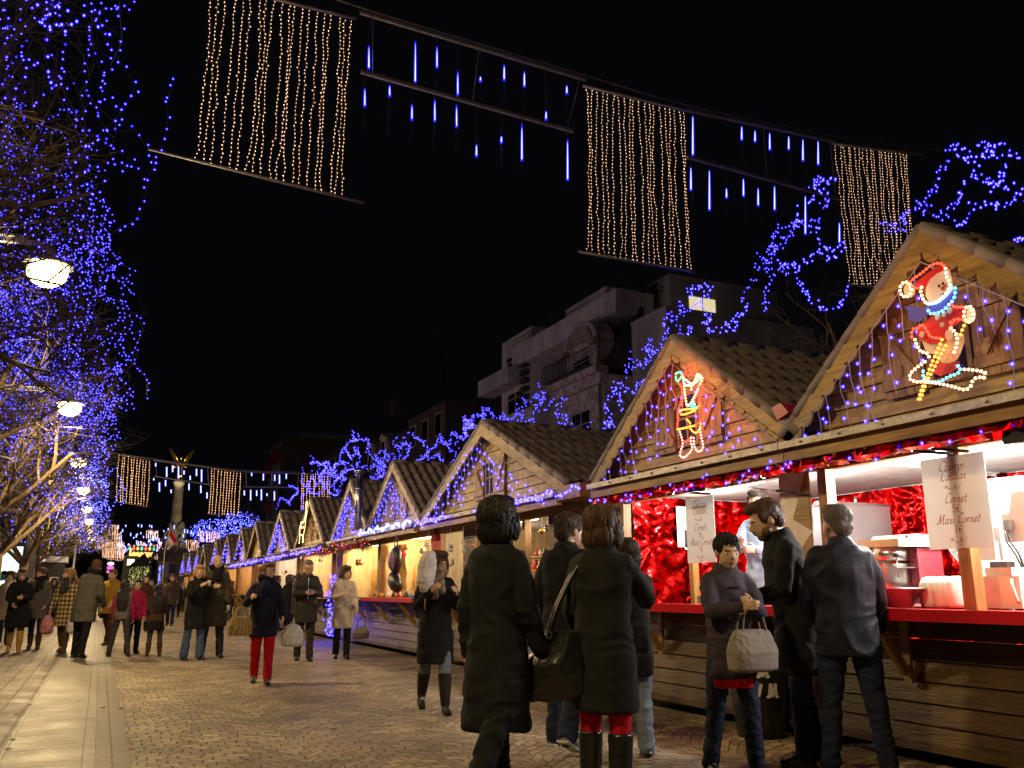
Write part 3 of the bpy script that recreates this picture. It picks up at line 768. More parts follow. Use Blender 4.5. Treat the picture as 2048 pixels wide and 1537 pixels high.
for i in range(4):
    a = i * math.pi / 2; b.prism([(-.03, .05 * math.cos(a), .05 * math.sin(a)), (-.045, .34 * math.cos(a - .35), .34 * math.sin(a - .35)), (-.01, .34 * math.cos(a + .3), .34 * math.sin(a + .3))], (.006, 0, 0))
b.obj("blades", mat("grey_blade", (.4, .4, .4), .4), t)
# white splash sheets, boxes and sockets at the right end
def simple(name, label, cat, lo, hi, m, group=None): return tag(MB().bb(lo, hi).obj(name, m), label, cat, group)
t = thing("splash_screen", "pale plastic screen standing right of the wooden post", "screen", (6.3, 4.62, CT)); b = MB(); b.bb((0, -.5, 0), (.01, .35, .95)); b.obj("sheet", mat("milky_sheet", (.7, .66, .6), .35), t)
b = MB(); b.bb((-.006, -.5, .955), (.016, .35, .975)); b.bb((-.006, .352, 0), (.016, .37, .975)); b.obj("frame", M_STEEL, t)
t = thing("power_box", "white electric box with plug and black cable at the right edge", "electric box", (5.95, 4.32, 1.55)); 
b = MB(); b.bb((0, -.3, 0), (.12, .06, .2)); b.prism([(.0, -.3, .201), (.0, .0, .201), (.0, -.04, .35), (.0, -.3, .35)], (.12, 0, 0)); b.obj("housing", M_WHITE, t)
b = MB(); b.bb((-.04, -.03, .08), (-.001, .02, .15)); b.obj("plug", M_STEEL, t)
b = MB(); b.tube(catmull([(-.03, 0, .08), (-.05, -.02, .0), (-.04, -.07, -.1), (-.03, -.1, -.3), (-.03, -.05, -.42), (0, -.1, -.466)], .03), .008, 6); b.tube(catmull([(-.03, .01, .08), (-.06, .0, .0), (-.05, -.05, -.1), (-.03, -.12, -.3), (-.02, -.2, -.466)], .03), .008, 6); b.obj("cable", M_BLACK, t)
simple("socket_box", "small white ribbed socket box left of the electric box", "electric box", (5.9, 4.43, 1.42), (5.98, 4.56, 1.66), M_WHITE)
simple("dark_strip", "dark strip under the small socket box", "box", (5.92, 4.36, 1.34), (6.0, 4.5, 1.41), mat("brownish", (.06, .04, .035), .5))
t = thing("jerry_can", "milky plastic can with grip at the right end of the counter", "canister", (5.85, 4.28, CT))
b = MB(); b.prism([(-.1, -.12, 0), (.1, -.12, 0), (.1, .2, 0), (-.1, .2, 0)], (0, 0, .22)); b.prism([(-.1, -.07, .2205), (.1, -.07, .2205), (.07, .16, .2205), (-.07, .16, .2205)], (0, 0, .06)); b.obj("body", mat("milky_can", (.62, .55, .48), .35), t)
MB().tube(catmull([(-.104, -.07, .2), (-.125, -.08, .17), (-.125, -.1, .08), (-.104, -.09, .04)], .02), .009, 6).obj("handle", M_WHITE, t)
# placards on the second post
t = thing("notice_sheet", "large blank white sheet fixed to the post beside the vendor", "notice", (5.43, 5.84, 1.45)); b = MB(); b.bb((0, -.09, 0), (.006, .28, .3)); b.prism([(0, .28, .302), (0, -.1, .302), (0, -.1, .95), (0, .28, .84)], (.006, 0, 0)); b.obj("sheet", mat("lit_sheet", (.8, .78, .74), .5), t)
b = MB(); b.prism([(-.012, -.09, .25), (-.012, .12, .36), (-.012, -.09, .8)], (.0115, 0, 0)); b.prism([(-.012, -.09, .23), (-.012, -.09, .0), (-.012, .16, .0)], (.0115, 0, 0)); b.obj("yellow_triangle", M_BARGE, t)
for (px, py0, py1, w_, lb, g) in ((1370, 1095, 1014, .2, "white sheet of small print pinned on the red foil", 1), (1380, 1100, 1060, .14, "half hidden white paper behind the smaller price sign", 2)):
    y = 8.73; q0 = atY(px, py0, y); q1 = atY(px, py1, y)
    t = thing("notice", lb, "notice", (q0.x, y, q0.z)); b = MB(); b.bb((-w_ / 2, 0, 0), (w_ / 2, .006, q1.z - q0.z)); b.obj("sheet", M_PAPER, t)
    b = MB()
    for i in range(14): b.bb((-w_ * .4, -.002, .04 + i * .026), (w_ * (.4 if i % 4 else .1), -.0005, .046 + i * .026))
    if g == 1: b.obj("print", mat("blue_grey_print", (.25, .27, .4), .6), t)
# wooden stud and cross bar
tag(MB().bb((6.28, 8.62, .5), (6.36, 8.7, 2.28)).obj("wooden_stud", M_POST), "upright yellow stud against the red foil", "stud")
# gas struts that hold the shutter flaps
def strut(p, q, label):
    t = thing("gas_strut", label, "gas strut", p, 0, "gas struts of the stall flaps"); d = Vector(q) - Vector(p)
    MB().tube([(0, 0, 0), d * .55], .012, 8).obj("cylinder", M_BLACK, t); MB().tube([d * .5, d], .005, 6).obj("rod", M_STEEL, t); return t
strut(atX(1938, 903, 5.42), atX(1775, 893, 5.25), "upper black gas strut at the head of the wooden post")
strut(atX(1905, 908, 5.42), atX(1745, 898, 5.2), "lower black gas strut below its twin at the post")
strut(atX(1622, 991, 5.42), atX(1500, 975, 5.25), "black gas strut beside the vendor's head")
strut(atX(1420, 988, 5.42), atX(1345, 984, 5.25), "black gas strut above the smaller price sign")
def flood(p, label, yaw=0):
    t = thing("floodlight", label, "floodlight", p, yaw, "black floodlights under the eave")
    b = MB(); b.prism([(-.06, -.1, -.06), (-.06, .1, -.06), (-.06, .12, .08), (-.06, -.12, .08)], (.03, 0, 0)); b.prism([(-.03, -.08, -.05), (-.03, .08, -.05), (-.03, .08, .06), (-.03, -.08, .06)], (.09, 0, 0)); b.obj("housing", M_BLACK, t)
    b = MB(); b.bb((-.01, -.13, -.01), (.01, -.12, .14)); b.bb((-.01, .12, -.01), (.01, .13, .14)); b.bb((-.01, -.119, .125), (.01, .119, .14)); b.obj("bracket", M_BLACK, t); return t
flood(atX(1400, 972, 5.2), "black floodlight above the smaller price sign", .3)
flood(atX(1482, 952, 5.2), "black floodlight up left of the vendor", -.4)
flood(atX(2046, 868, 5.2), "black floodlight cut by the right edge of the picture", .2)
# white hook cable
tag(MB().tube(catmull([atX(1225, 985, 5.3), atX(1240, 1003, 5.3), atX(1258, 1008, 5.3), atX(1270, 998, 5.3), atX(1272, 985, 5.3)], .02), .007, 6).obj("lamp_flex", M_WHITE), "white cable loop hanging under the eave above the woman's head", "cable")

# ------------------------------------------------------------------ goods of the bottle stall (hut 3)
t = thing("bottle_shelf", "wooden shelf rack with spirit bottles, left of the dark haired man", "shelf", (5.9, 10.3, 1.3))
b = MB()
for z in (0, .24, .48, .72): b.bb((0, -.55, z), (.22, .9, z + .02))
for y in (-.57, .905): b.bb((0, y, -.1), (.22, y + .02, .95))
b.obj("rack", M_POST, t)
rr = random.Random(9)
GLS = [mat("bottle_amber", (.45, .16, .03), .1, 0, .1), mat("bottle_green", (.05, .12, .05), .1, 0, .1), mat("bottle_clear", (.55, .55, .6), .08, 0, .1), mat("bottle_red", (.4, .02, .03), .1, 0, .1)]
LBL = mat("bottle_label", (.75, .7, .6), .6)
for k, z in enumerate((.02, .26, .50, .74)):
    y = -.5
    while y < .86:
        s = rr.uniform(.8, 1.15); o = thing("bottle", ["short bottle on the lowest rack shelf, among its like", "bottle on the second rack shelf, among its like", "bottle on the third rack shelf, among its like", "bottle on the top rack shelf, among its like"][k], "bottle", (5.96 + rr.uniform(0, .08), 10.3 + y, 1.3 + z), 0, "bottles on the shelf rack, row %d" % (k + 1))
        MB().lathe([(0, 0), (.032, 0), (.034, .02), (.034, .11 * s), (.014, .15 * s), (.012, .19 * s), (0, .19 * s)], (0, 0, 0), 10).obj("glass", GLS[rr.randrange(4)], o)
        MB().lathe([(.0346, .035), (.0346, .09 * s)], (0, 0, 0), 10).obj("label", LBL, o); y += rr.uniform(.085, .13)
t = thing("framed_picture", "pale framed sheet in the stall behind the dark haired man", "picture", (5.6, 9.95, 1.45)); MB().bb((0, -.14, 0), (.015, .14, .3)).obj("frame", M_WHITE, t); MB().bb((-.004, -.09, .06), (-.0005, .09, .24)).obj("print", mat("blue_grey_print", (.25, .27, .4), .6), t)
simple("goods_tray", "pale tray on the counter of the bottle stall", "tray", (5.15, 9.95, 1.074), (5.35, 10.6, 1.12), M_CREAM)
tag(foil("red_hanging", (6.2, 9.6, 1.3), (0, 1.2, 0), (0, 0, .9), .12, .02, None, 12, mat("red_cloth_wall", (.45, .02, .03))), "dark red cloth hung at the back of the bottle stall", "cloth")
# ------------------------------------------------------------------ backpack stall (hut 4) and its neighbours
tz = mat("purple_print", (.25, .12, .3), .5, 0, .9, 28)
t = thing("backpack", "purple patterned backpack hanging from the eave of the red counter stall", "backpack", (5.12, 16.55, 1.62))
b = MB(); b.ell((0, 0, .16), (.12, .2, .27), None, 16, 10); b.obj("bag", M_BLACK, t)
b = MB(); b.ell((-.05, 0, .15), (.1, .165, .2), None, 16, 10); b.obj("front_pocket", tz, t)
b = MB(); [b.tube(catmull([(0, s * .08, .38), (.0, s * .09, .5), (0, s * .03, .62)], .03), .014, 6) for s in (1, -1)]; b.obj("strap", M_BLACK, t)
t = thing("shoulder_bag", "big black cloth bag hanging below the purple backpack", "bag", (5.16, 16.62, 1.2)); b = MB(); b.ell((0, .06, .17), (.12, .34, .18), (.35, 0, 0), 16, 10); b.obj("bag", M_BLACK, t); MB().tube(catmull([(0, -.15, .25), (.02, -.06, .6), (.02, 0, .9)], .05), .01, 6).obj("strap", M_BLACK, t)
rr = random.Random(21)
def hanging(px, py, Y, kind, label, group=None):
    q = atX(px, py, 5.14)
    t = thing(kind, label, "ornament", q, 0, group)
    b = MB(); b.tube([(0, 0, 0), (0, 0, .25)], .003, 4); b.obj("string", M_WIRE, t)
    b = MB()
    for i in range(5): b.ell((rr.uniform(-.03, .03), rr.uniform(-.05, .05), -rr.uniform(0, .16)), (.03, .03, .035), None, 8, 6)
    b.obj("plush_figures", mat("white_plush", (.75, .7, .65), .9), t)
hanging(900, 1085, 0, "hanging_ornament", "cluster of white plush figures hung beside the walking woman with glasses")
hanging(926, 1084, 0, "hanging_ornament", "right-hand smaller cluster of white plush figures before the red panel")
hanging(856, 1082, 0, "hanging_ornament", "small red and white plush cluster hung left of the big white one")
hanging(905, 1112, 0, "hanging_ornament", "lowest small white plush ornament on the red panel")
simple("red_cloth", "dark red panel at the right end of the backpack stall", "panel", (5.42, 14.9, 1.1), (5.44, 15.32, 2.2), M_REDIN)
simple("counter_case", "blue flat box at the end of the red counter", "box", (5.12, 15.5, CT), (5.3, 15.75, 1.13), mat("blue_box", (.03, .12, .35), .5))
rr = random.Random(33)
cols = [(.6, .3, .1), (.7, .6, .4), (.4, .05, .05), (.1, .08, .06), (.65, .62, .55), (.5, .35, .05)]
for i in range(26):
    y = 15.7 + i * .115; s = rr.uniform(.03, .055); cm = mat("small_ware_%d" % (i % 6), cols[i % 6], .5)
    o = MB().lathe([(0, 0), (s, 0), (s * 1.05, s), (s * .6, s * 2), (s * .2, s * 2.4), (0, s * 2.5)], (5.14 + rr.uniform(0, .25), y, CT), 8).obj("trinket", cm)
    tag(o, ["small brown figurine among the wares on the red counter", "small cream trinket among the wares on the red counter", "dark red trinket on the red counter", "small black trinket on the red counter", "pale trinket on the red counter", "ochre trinket on the red counter"][i % 6], "trinket", "trinkets on the red counter, colour %d" % (i % 6))
for (y0, y1, lb) in ((18.9, 19.7, "golden cloth draped in the stall left of the backpacks"), (17.75, 18.55, "golden cloth draped behind the counter, nearer the backpacks"), (27.9, 28.9, "golden cloth draped in the stall behind the tall man"), (35.5, 36.5, "far golden cloth draped in a stall opening")):
    tag(foil("gold_drape", (5.62, y0, 1.12), (0, y1 - y0, 0), (0, 0, 1.05), .14, .05, None, int(y0), M_GOLDFOIL), lb, "cloth")

# ------------------------------------------------------------------ wares on show in the other huts
def wares(ch, yc, hw, word, seed, red=False):
    rr = random.Random(seed); t = thing("display_shelf", "stepped display shelf in the " + word, "shelf", (6.1, yc, 1.08), 0, "display shelves of the huts")
    b = MB()
    for k in range(4): b.bb((.12 * k, -hw + .25, .22 * k), (.12 * k + .2, hw - .25, .22 * k + .02))
    for y in (-hw + .25, hw - .27): b.bb((.02, y, -.3), (.5, y + .02, .65))
    b.obj("board", M_POST, t)
    pal = [(.75, .7, .6), (.6, .03, .04), (.75, .45, .1), (.1, .25, .12), (.25, .12, .06), (.7, .6, .45)]
    for k in range(4):
        y = -hw + .35; g = "%s wares on shelf step %d of the %s" % (["mixed", "small", "coloured", "pale"][k], k + 1, word)
        while y < hw - .3:
            i = rr.randrange(6); s = rr.uniform(.03, .07); m = mat("ware_%d" % i, pal[i], .5, 0, .3, 20)
            bb = MB()
            if rr.random() < .5: bb.lathe([(0, 0), (s, 0), (s * 1.1, s * .8), (s * .5, s * 1.6), (s * .6, s * 2.2), (0, s * 2.5)], (0, 0, 0), 9)
            else: bb.ell((0, 0, s), (s * .8, s * .9, s), None, 8, 6); bb.ell((0, 0, s * 2.2), (s * .5, s * .5, s * .5), None, 8, 6)
            tag(bb.obj("ware", m, None, (6.2 + .12 * k, yc + y, 1.101 + .22 * k)), ["small mixed ware on the lowest step", "small ware on the second step", "small ware on the third step", "small ware on the top step"][k] + " in the " + word, "ware", g)
            y += rr.uniform(.14, .26)
    for k in range(3):
        y = rr.uniform(-hw + .3, hw - .3); s = rr.uniform(.04, .08); z = rr.uniform(1.7, 2.05)
        o = thing("hanging_bauble", "shiny bauble hung in the opening of the " + word, "bauble", (5.5, yc + y, z), 0, "baubles hung in the " + word)
        MB().ell((0, 0, 0), (s, s, s), None, 12, 8).obj("ball", mat("shiny_%d" % (k % 3), [(.7, .05, .05), (.8, .6, .2), (.6, .6, .65)][k % 3], .15, .7), o); MB().tube([(0, 0, s), (0, 0, 2.25 - z)], .003, 4).obj("string", M_WIRE, o)
wares(c3, 12.4, 2.0, "widest hut", 1); wares(c4, 17.1, 1.6, "backpack hut", 2); wares(c5, 20.5, 1.5, "stove pipe hut", 3); wares(c6, 25.0, 1.6, "reindeer hut", 4); wares(c7, 29.7, 1.7, "hut beyond the reindeer hut", 5)
# ================================================================== STREET LAMPS
def street_lamp(Y, label, n):
    t = thing("street_lamp", label, "street lamp", (-5.2, Y, 0), 0, "street lamps along the pavement"); k_ = {0: .1, 1: .7}.get(n if Y < 5 else 9, 1.0)
    m = mat("lamp_pole_paint", (.3, .29, .27), .45, .4)
    MB().tube([(0, 0, 0), (0, 0, .9), (0, 0, .92), (0, 0, 6.3)], [.11, .11, .075, .06], 12).obj("pole", m, t)
    b = MB(); b.prism([(0, -.04, 6.02), (3.95, -.04, 6.14), (3.95, -.04, 6.2), (0, -.04, 6.16)], (0, .08, 0))
    b.prism([(.0, -.2, 6.161), (3.7, -.1, 6.201), (3.7, .1, 6.201), (.0, .2, 6.161)], (0, 0, .03)); b.obj("arm", M_WHITE, t)
    h = MB().lathe([(.06, 6.13), (.09, 5.98), (.30, 5.90), (.34, 5.845), (.30, 5.85), (.05, 5.88)], (4.05, 0, 0), 24).obj("hood", M_WHITE, t)
    g = MB().lathe([(.0, 5.54), (.12, 5.55), (.2, 5.6), (.26, 5.67), (.275, 5.76), (.25, 5.83), (0, 5.85)], (4.05, 0, 0), 20).obj("lamp_glass", E_LAMP, t)
    lamp('SPOT', (4.05, 0, 5.5), LAMP_W * k_, (1, .72, .33), .22, g, spot_size=R(178), spot_blend=.04)
    lamp('POINT', (4.05, 0, 5.45), LAMP_W * k_ * .45, (1, .72, .33), .22, g)
    return t
NTH = ["street lamp above the crowd, nearest in view with its white arm", "second street lamp in view, just below and right of the nearest", "third street lamp in view going down the street", "fourth street lamp in view, small and bright", "fifth street lamp in view, far down the tree row", "sixth street lamp in view, among the far blue lights"]
for i, Y in enumerate((-7.4, 3.1)): street_lamp(Y, ["street lamp well behind the camera", "street lamp beside the camera, out of the picture"][i], i)
for i, Y in enumerate((13.84, 24.54, 35.1, 45.2, 55.5, 65.2, 76.0, 86.5)):
    street_lamp(Y, NTH[i] if i < 6 else ["seventh street lamp, tiny in the distance", "farthest street lamp of the row"][i - 6], i)

# ================================================================== BARE TREES
def grow(seed, H_, R_, trunk_r, fork, nlimb, levels=4, dens=1.0, up=.75):
    rr = random.Random(seed); T = MB(); C = MB()
    def env(q): return R_ * (1.0 if q.z < 5.8 else max(.25, 1.0 - (q.z - 5.8) * .09))
    def branch(p, d, L, r, lev):
        n = 5 if lev < 2 else 4; pts = [p.copy()]; q = p.copy(); dd = d.copy()
        for i in range(n):
            dd = (dd + Vector((rr.uniform(-1, 1), rr.uniform(-1, 1), rr.uniform(-.6, .9))) * (.22 if lev < 2 else .3)).normalized()
            nq = q + dd * (L / n); hr = math.hypot(nq.x, nq.y) * rr.uniform(.82, 1.12)
            if hr > env(nq): nq.x *= env(nq) / hr; nq.y *= env(nq) / hr; dd = (dd + Vector((-nq.x, -nq.y, .5)).normalized() * .6).normalized()
            q = nq; pts.append(q.copy())
        tgt = T if lev < 2 else C
        tgt.tube(pts, r, 7 if lev == 0 else (5 if lev == 1 else 3), False, r * .45)
        if lev >= levels: return
        k = {0: 6, 1: 6, 2: 6, 3: 5}.get(lev, 4)
        k = max(2, int(k * dens))
        for i in range(k):
            f = .25 + .75 * (i + rr.random() * .6) / k
            j = min(n - 1, int(f * n)); base = pts[j].lerp(pts[j + 1], f * n - j if f * n - j < 1 else 1)
            ax = Vector((rr.uniform(-1, 1), rr.uniform(-1, 1), rr.uniform(-.45, .7 if lev < 3 else .3))).normalized()
            nd = (dd * .75 + ax * .95).normalized()
            branch(base, nd, L * rr.uniform(.5, .72), r * rr.uniform(.38, .5), lev + 1)
    T.tube([(0, 0, 0), (.03, .02, fork * .5), (0, 0, fork)], [trunk_r * 1.25, trunk_r, trunk_r * .95], 10, False)
    for i in range(nlimb):
        a = 2 * math.pi * (i + rr.random() * .5) / nlimb
        o = rr.uniform(.45, .9)
        d = Vector((math.cos(a) * o, math.sin(a) * o, up + rr.uniform(-.1, .3))).normalized()
        L = H_ * .42 * rr.uniform(.85, 1.15)
        branch(Vector((0, 0, fork - rr.random() * .3)), d, L, trunk_r * .5, 0)
    return T.mesh("trunk", M_BARK), C.mesh("crown", M_TWIG)
big = [grow(11, 8.5, 4.0, .2, 2.7, 7, 4, 1.0), grow(23, 9, 3.9, .2, 2.5, 7, 4, .95)]
TL = [(-3.9, 9.2, 0, 1.0, 0.4), (-3.4, 18.2, 1, 1.0, 2.1), (-3.5, 27.2, 0, .98, 3.3), (-3.45, 36.3, 1, 1.0, 5.2), (-3.2, 45.2, 1, .95, .9), (-3.5, 54.5, 0, 1.0, 4.0), (-3.5, 64, 1, 1.0, 1.0), (-3.5, 74, 0, 1.0, 2.6)]
TLL = ["nearest bare tree whose twigs fill the upper left corner", "bare tree standing behind the nearest one, over the pavement", "third bare tree of the left row", "fourth bare tree of the left row", "bare tree with several stout upright limbs behind the women", "sixth bare tree of the left row", "seventh bare tree, far down the left row", "farthest bare tree of the left row"]
def hang_strings(cx, cy, zc, rx, ry, rz, n, seed, step, x_max=None, zmin=3.2):
    """cables of diodes looped through a crown: each wanders downwards from a point on the crown's shell"""
    rr = random.Random(seed); lines = []
    for i in range(n):
        a = rr.uniform(0, 2 * math.pi); e = rr.uniform(-.55, 1.0)
        ce = math.sqrt(max(0, 1 - e * e)); f = rr.uniform(.55, 1.0)
        p = Vector((cx + rx * ce * math.cos(a) * f, cy + ry * ce * math.sin(a) * f, zc + rz * e * f))
        pts = [p]; d = Vector((rr.uniform(-1, 1), rr.uniform(-1, 1), rr.uniform(-.6, .5)))
        for k in range(rr.randrange(7, 15)):
            d = (d * .55 + Vector((rr.uniform(-1, 1), rr.uniform(-1, 1), rr.uniform(-1.6, .75))) * .6).normalized()
            p = p + d * rr.uniform(.16, .38)
            lim = 1.0 if p.z < 5.8 else max(.3, 1.0 - (p.z - 5.8) * .09)
            if p.z < zmin or math.hypot((p.x - cx) / rx, (p.y - cy) / ry) > lim: break
            pts.append(p)
        if len(pts) > 3: lines.append(catmull(pts, .08))
    out = []
    for l in lines:
        for q in resample(l, step): out.append(q + Vector((rr.gauss(0, .018), rr.gauss(0, .018), rr.gauss(0, .018))))
    return lines, out
for i, (x, y, k, s, rz) in enumerate(TL):
    t = thing("tree", TLL[i], "tree", (x, y, 0), rz, "bare trees along the left pavement")
    t.scale = (s, s, s * (1.05 if i else 1.1)); new("trunk", big[k][0], t); new("crown", big[k][1], t)
    near = i == 0
    L, P = hang_strings(0, 0, 7.4 if i < 2 else 7.0, 4.35 if i == 0 else 3.95, 3.6, 4.0, [210, 260, 230, 180, 140, 100, 80, 80][i], 100 + i, [.115, .12, .14, .16, .18, .2, .22, .22][i])
    lt = thing("light_string", ["blue diode string draped through the nearest bare tree", "blue diode string in the second bare tree from the camera", "blue diode string in the third tree of the left row", "blue diode string in the fourth tree of the left row", "blue diode string over the tree with stout upright limbs", "blue diode string in the sixth tree of the left row", "blue diode string in the seventh tree of the left row", "blue diode string in the farthest tree of the left row"][i], "light string", (x, y, 0), 0, "blue light strings of the left trees")
    if i < 2:
        cb = MB()
        for l in L: cb.tube(l[::3], .004, 3, False)
        cb.obj("cable", M_CABLE, lt)
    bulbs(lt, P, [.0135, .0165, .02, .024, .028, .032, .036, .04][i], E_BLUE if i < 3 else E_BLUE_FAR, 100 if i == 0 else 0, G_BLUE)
# trees behind the stalls
small = [grow(41, 5.5, 2.6, .13, 2.3, 6, 4, .75, .8), grow(57, 5.5, 2.6, .13, 2.2, 6, 4, .75, .8)]
C5 = (1340, 180, 2.893); C2 = (900, 520, 3.7236); C7 = (440, 780, 3.938)
TR = [
 ("tree at the upper right corner, behind the snowman hut", (9.3, 7.2), C5, [
  [(1605,350),(1635,325),(1660,325),(1670,360),(1700,370),(1730,375),(1760,385),(1750,400),(1725,430),(1690,415),(1665,395)],
  [(1765,330),(1790,310),(1830,320),(1850,350),(1875,365),(1900,330),(1940,360),(1990,370),(2045,390)],
  [(1810,380),(1840,385),(1820,410),(1945,400),(1915,450),(1920,510),(1930,545),(1960,550)],
  [(1600,360),(1605,410),(1590,440),(1555,500),(1525,530),(1520,580),(1515,610),(1485,630),(1485,670),(1490,710),(1525,740),(1570,745),(1605,700),(1615,690),(1650,650),(1665,605),(1690,575),(1730,540),(1760,525),(1755,480),(1755,440),(1770,400)],
  [(1790,500),(1830,510),(1850,515),(1880,560),(1900,560),(1960,575),(2020,575),(2045,590),(2010,635),(1975,655),(1940,675),(1880,670),(1855,655),(1820,665),(1795,650)],
  [(1750,650),(1755,680),(1730,730),(1700,745),(1700,770),(1660,810),(1605,845),(1500,820)],
  [(1485,670),(1440,660),(1410,685),(1395,715),(1355,730),(1345,800),(1250,775),(1260,850)],
  [(2045,855),(2000,890),(1945,930),(1900,960)]]),
 ("tree behind the gap between the snowman and Santa huts", (9.3, 9.9), C5, [
  [(955,525),(920,535),(885,520),(850,525),(830,560),(835,595),(820,610),(815,650),(800,690)],
  [(850,525),(875,560),(910,600),(900,650),(885,700)],
  [(735,700),(725,740),(740,770),(770,775),(800,790),(850,795),(865,760),(830,760),(770,770),(720,800),(700,830),(660,870),(640,910),(600,930),(570,960)],
  [(740,770),(690,790),(630,800),(620,840),(600,870),(585,900),(570,950)],
  [(850,800),(860,860),(890,900),(900,930),(940,960),(970,970),(930,990),(900,990),(860,960),(855,930),(820,965),(780,1000),(740,1020),(700,1020),(640,1010)],
  [(480,1020),(520,1010),(560,1000),(520,960),(540,990),(580,1000),(600,990),(640,1010),(690,1040),(680,1060),(640,1050),(580,1040),(540,1040),(510,1030)],
  [(490,1100),(470,1140),(430,1170),(420,1200),(430,1273)],
  [(575,1040),(580,1100),(560,1170),(555,1220),(550,1270)],
  [(730,1040),(750,1100),(780,1160),(810,1210),(860,1250),(900,1262),(960,1262),(990,1250),(1010,1215),(1030,1170),(1040,1130)],
  [(990,880),(990,940),(970,970)]]),
 ("tree behind the peak of the Santa hut", (9.3, 13.2), C2, [
  [(1770,200),(1790,230),(1780,280),(1810,270),(1800,240),(1840,190),(1860,210),(1910,180),(1930,220),(1940,265),(1900,270),(1870,240),(1860,280),(1870,310),(1830,330),(1780,370),(1730,370),(1690,330),(1700,360),(1730,400),(1710,425)],
  [(1870,310),(1860,350),(1895,370),(1930,380),(1900,400),(1930,440),(1910,480),(1930,510),(1900,560),(1950,520),(2000,500),(2020,540),(2045,470),(2100,520),(2150,430),(2190,400),(2200,350)],
  [(1660,380),(1660,420),(1610,430),(1600,470),(1610,510),(1600,550),(1580,600),(1570,640),(1520,690),(1490,700),(1480,740),(1450,780),(1400,770),(1350,740),(1340,710)],
  [(1500,590),(1490,630),(1500,680),(1450,660)],
  [(1610,430),(1680,440),(1700,490),(1720,540),(1780,560),(1790,500),(1770,530)],
  [(1380,790),(1320,800),(1310,850),(1320,890)]]),
 ("tree before the dark tower block, behind the widest hut", (9.3, 16.5), C2, [
  [(1220,910),(1260,920),(1300,960),(1320,970),(1280,980),(1230,1000),(1220,950),(1215,1010),(1170,1050),(1165,1110),(1190,1150),(1200,1180),(1170,1230),(1130,1280),(1190,1290),(1200,1230),(1140,1220)],
  [(1440,880),(1420,920),(1390,960),(1350,1010)],
  [(1250,1030),(1270,1080),(1300,1120)],
  [(850,1020),(830,1060),(800,1100),(800,1150),(820,1200),(850,1260),(880,1270),(870,1200),(890,1160),(850,1150),(830,1180)],
  [(890,1220),(940,1270)],[(1045,1220),(1040,1260),(1020,1280),(1060,1290)]]),
 ("tree above the ridge of the widest hut", (9.3, 20.5), C2, [
  [(670,930),(690,980),(700,1000),(680,1060),(640,1080),(620,1140),(600,1200),(580,1210)],
  [(545,1030),(560,1070),(530,1120),(540,1180),(500,1200),(520,1240),(540,1180),(560,1210)],
  [(600,1050),(640,1020),(690,1050),(670,1100),(700,1130),(740,1060),(790,1080)],
  [(500,1080),(500,1150),(460,1200),(430,1200),(390,1160),(370,1220),(400,1210),(450,1240)],
  [(340,1190),(310,1150),(280,1110),(240,1120),(260,1180),(220,1160),(180,1170),(160,1220),(110,1190),(110,1250),(120,1300),(100,1330),(60,1320),(20,1290)]]),
 ("tree left of the peak of the widest hut", (9.3, 26.5), C7, [
  [(1990,210),(1970,250),(1920,220),(1950,270),(2000,290),(1920,300),(1940,360),(1930,385),(1880,370),(1840,330),(1820,370),(1810,420),(1770,430),(1740,380),(1700,430),(1690,460),(1650,480),(1630,530),(1640,570)],
  [(1735,360),(1740,400),(1770,410),(1800,460),(1840,490),(1860,520),(1830,570),(1760,580),(1720,520),(1660,540)],
  [(1880,430),(1830,430)],[(1490,340),(1530,370),(1580,400),(1620,430),(1630,480),(1610,530),(1540,560),(1510,560)]]),
 ("tree above the narrow hut beside the widest one", (9.3, 32.5), C7, [
  [(1390,370),(1370,430),(1400,450),(1440,410),(1460,360)],
  [(1500,430),(1440,430),(1400,480),(1420,520),(1340,540),(1300,490),(1240,500),(1230,560),(1270,600),(1240,680),(1300,660),(1280,540),(1340,500),(1390,540),(1440,550),(1480,500),(1500,440)],
  [(1240,640),(1260,580),(1300,600),(1240,540),(1330,560),(1280,640),(1250,700),(1180,690)]]),
 ("tree above the stove pipe hut", (9.3, 40), C7, [
  [(1050,330),(1050,380),(1080,400),(1020,410),(980,460),(950,510),(950,560),(1000,580),(1050,620),(980,640),(940,690)],
  [(1080,350),(1110,390),(1160,400),(1170,450),(1160,490),(1200,540),(1220,580),(1180,620),(1130,600),(1110,660),(1060,680)],
  [(1070,450),(1040,540),(1000,490),(970,470)],[(1080,470),(1100,540),(1080,590),(1110,640)],
  [(920,580),(890,640),(930,700),(880,760),(940,800),(960,720),(990,700),(880,680),(920,640)]]),
 ("tree above the reindeer hut, before the far light curtain", (9.3, 50), C7, [
  [(720,520),(740,560),(710,580),(760,570),(800,590),(850,570),(870,620),(930,580),(990,600),(990,640),(940,690),(900,740),(930,830),(880,820)],
  [(650,620),(660,660),(640,700),(670,760),(700,720),(690,800),(640,840),(650,900),(640,960)],
  [(720,640),(730,700),(760,760),(700,800),(780,820),(820,760),(780,700),(820,640),(850,700),(840,780),(870,820)],
  [(780,600),(770,660),(800,720),(830,600),(860,660),(900,620)],
  [(540,760),(600,770),(620,800),(560,860),(540,900)],[(450,930),(470,860),(520,870),(550,900)]]),
]
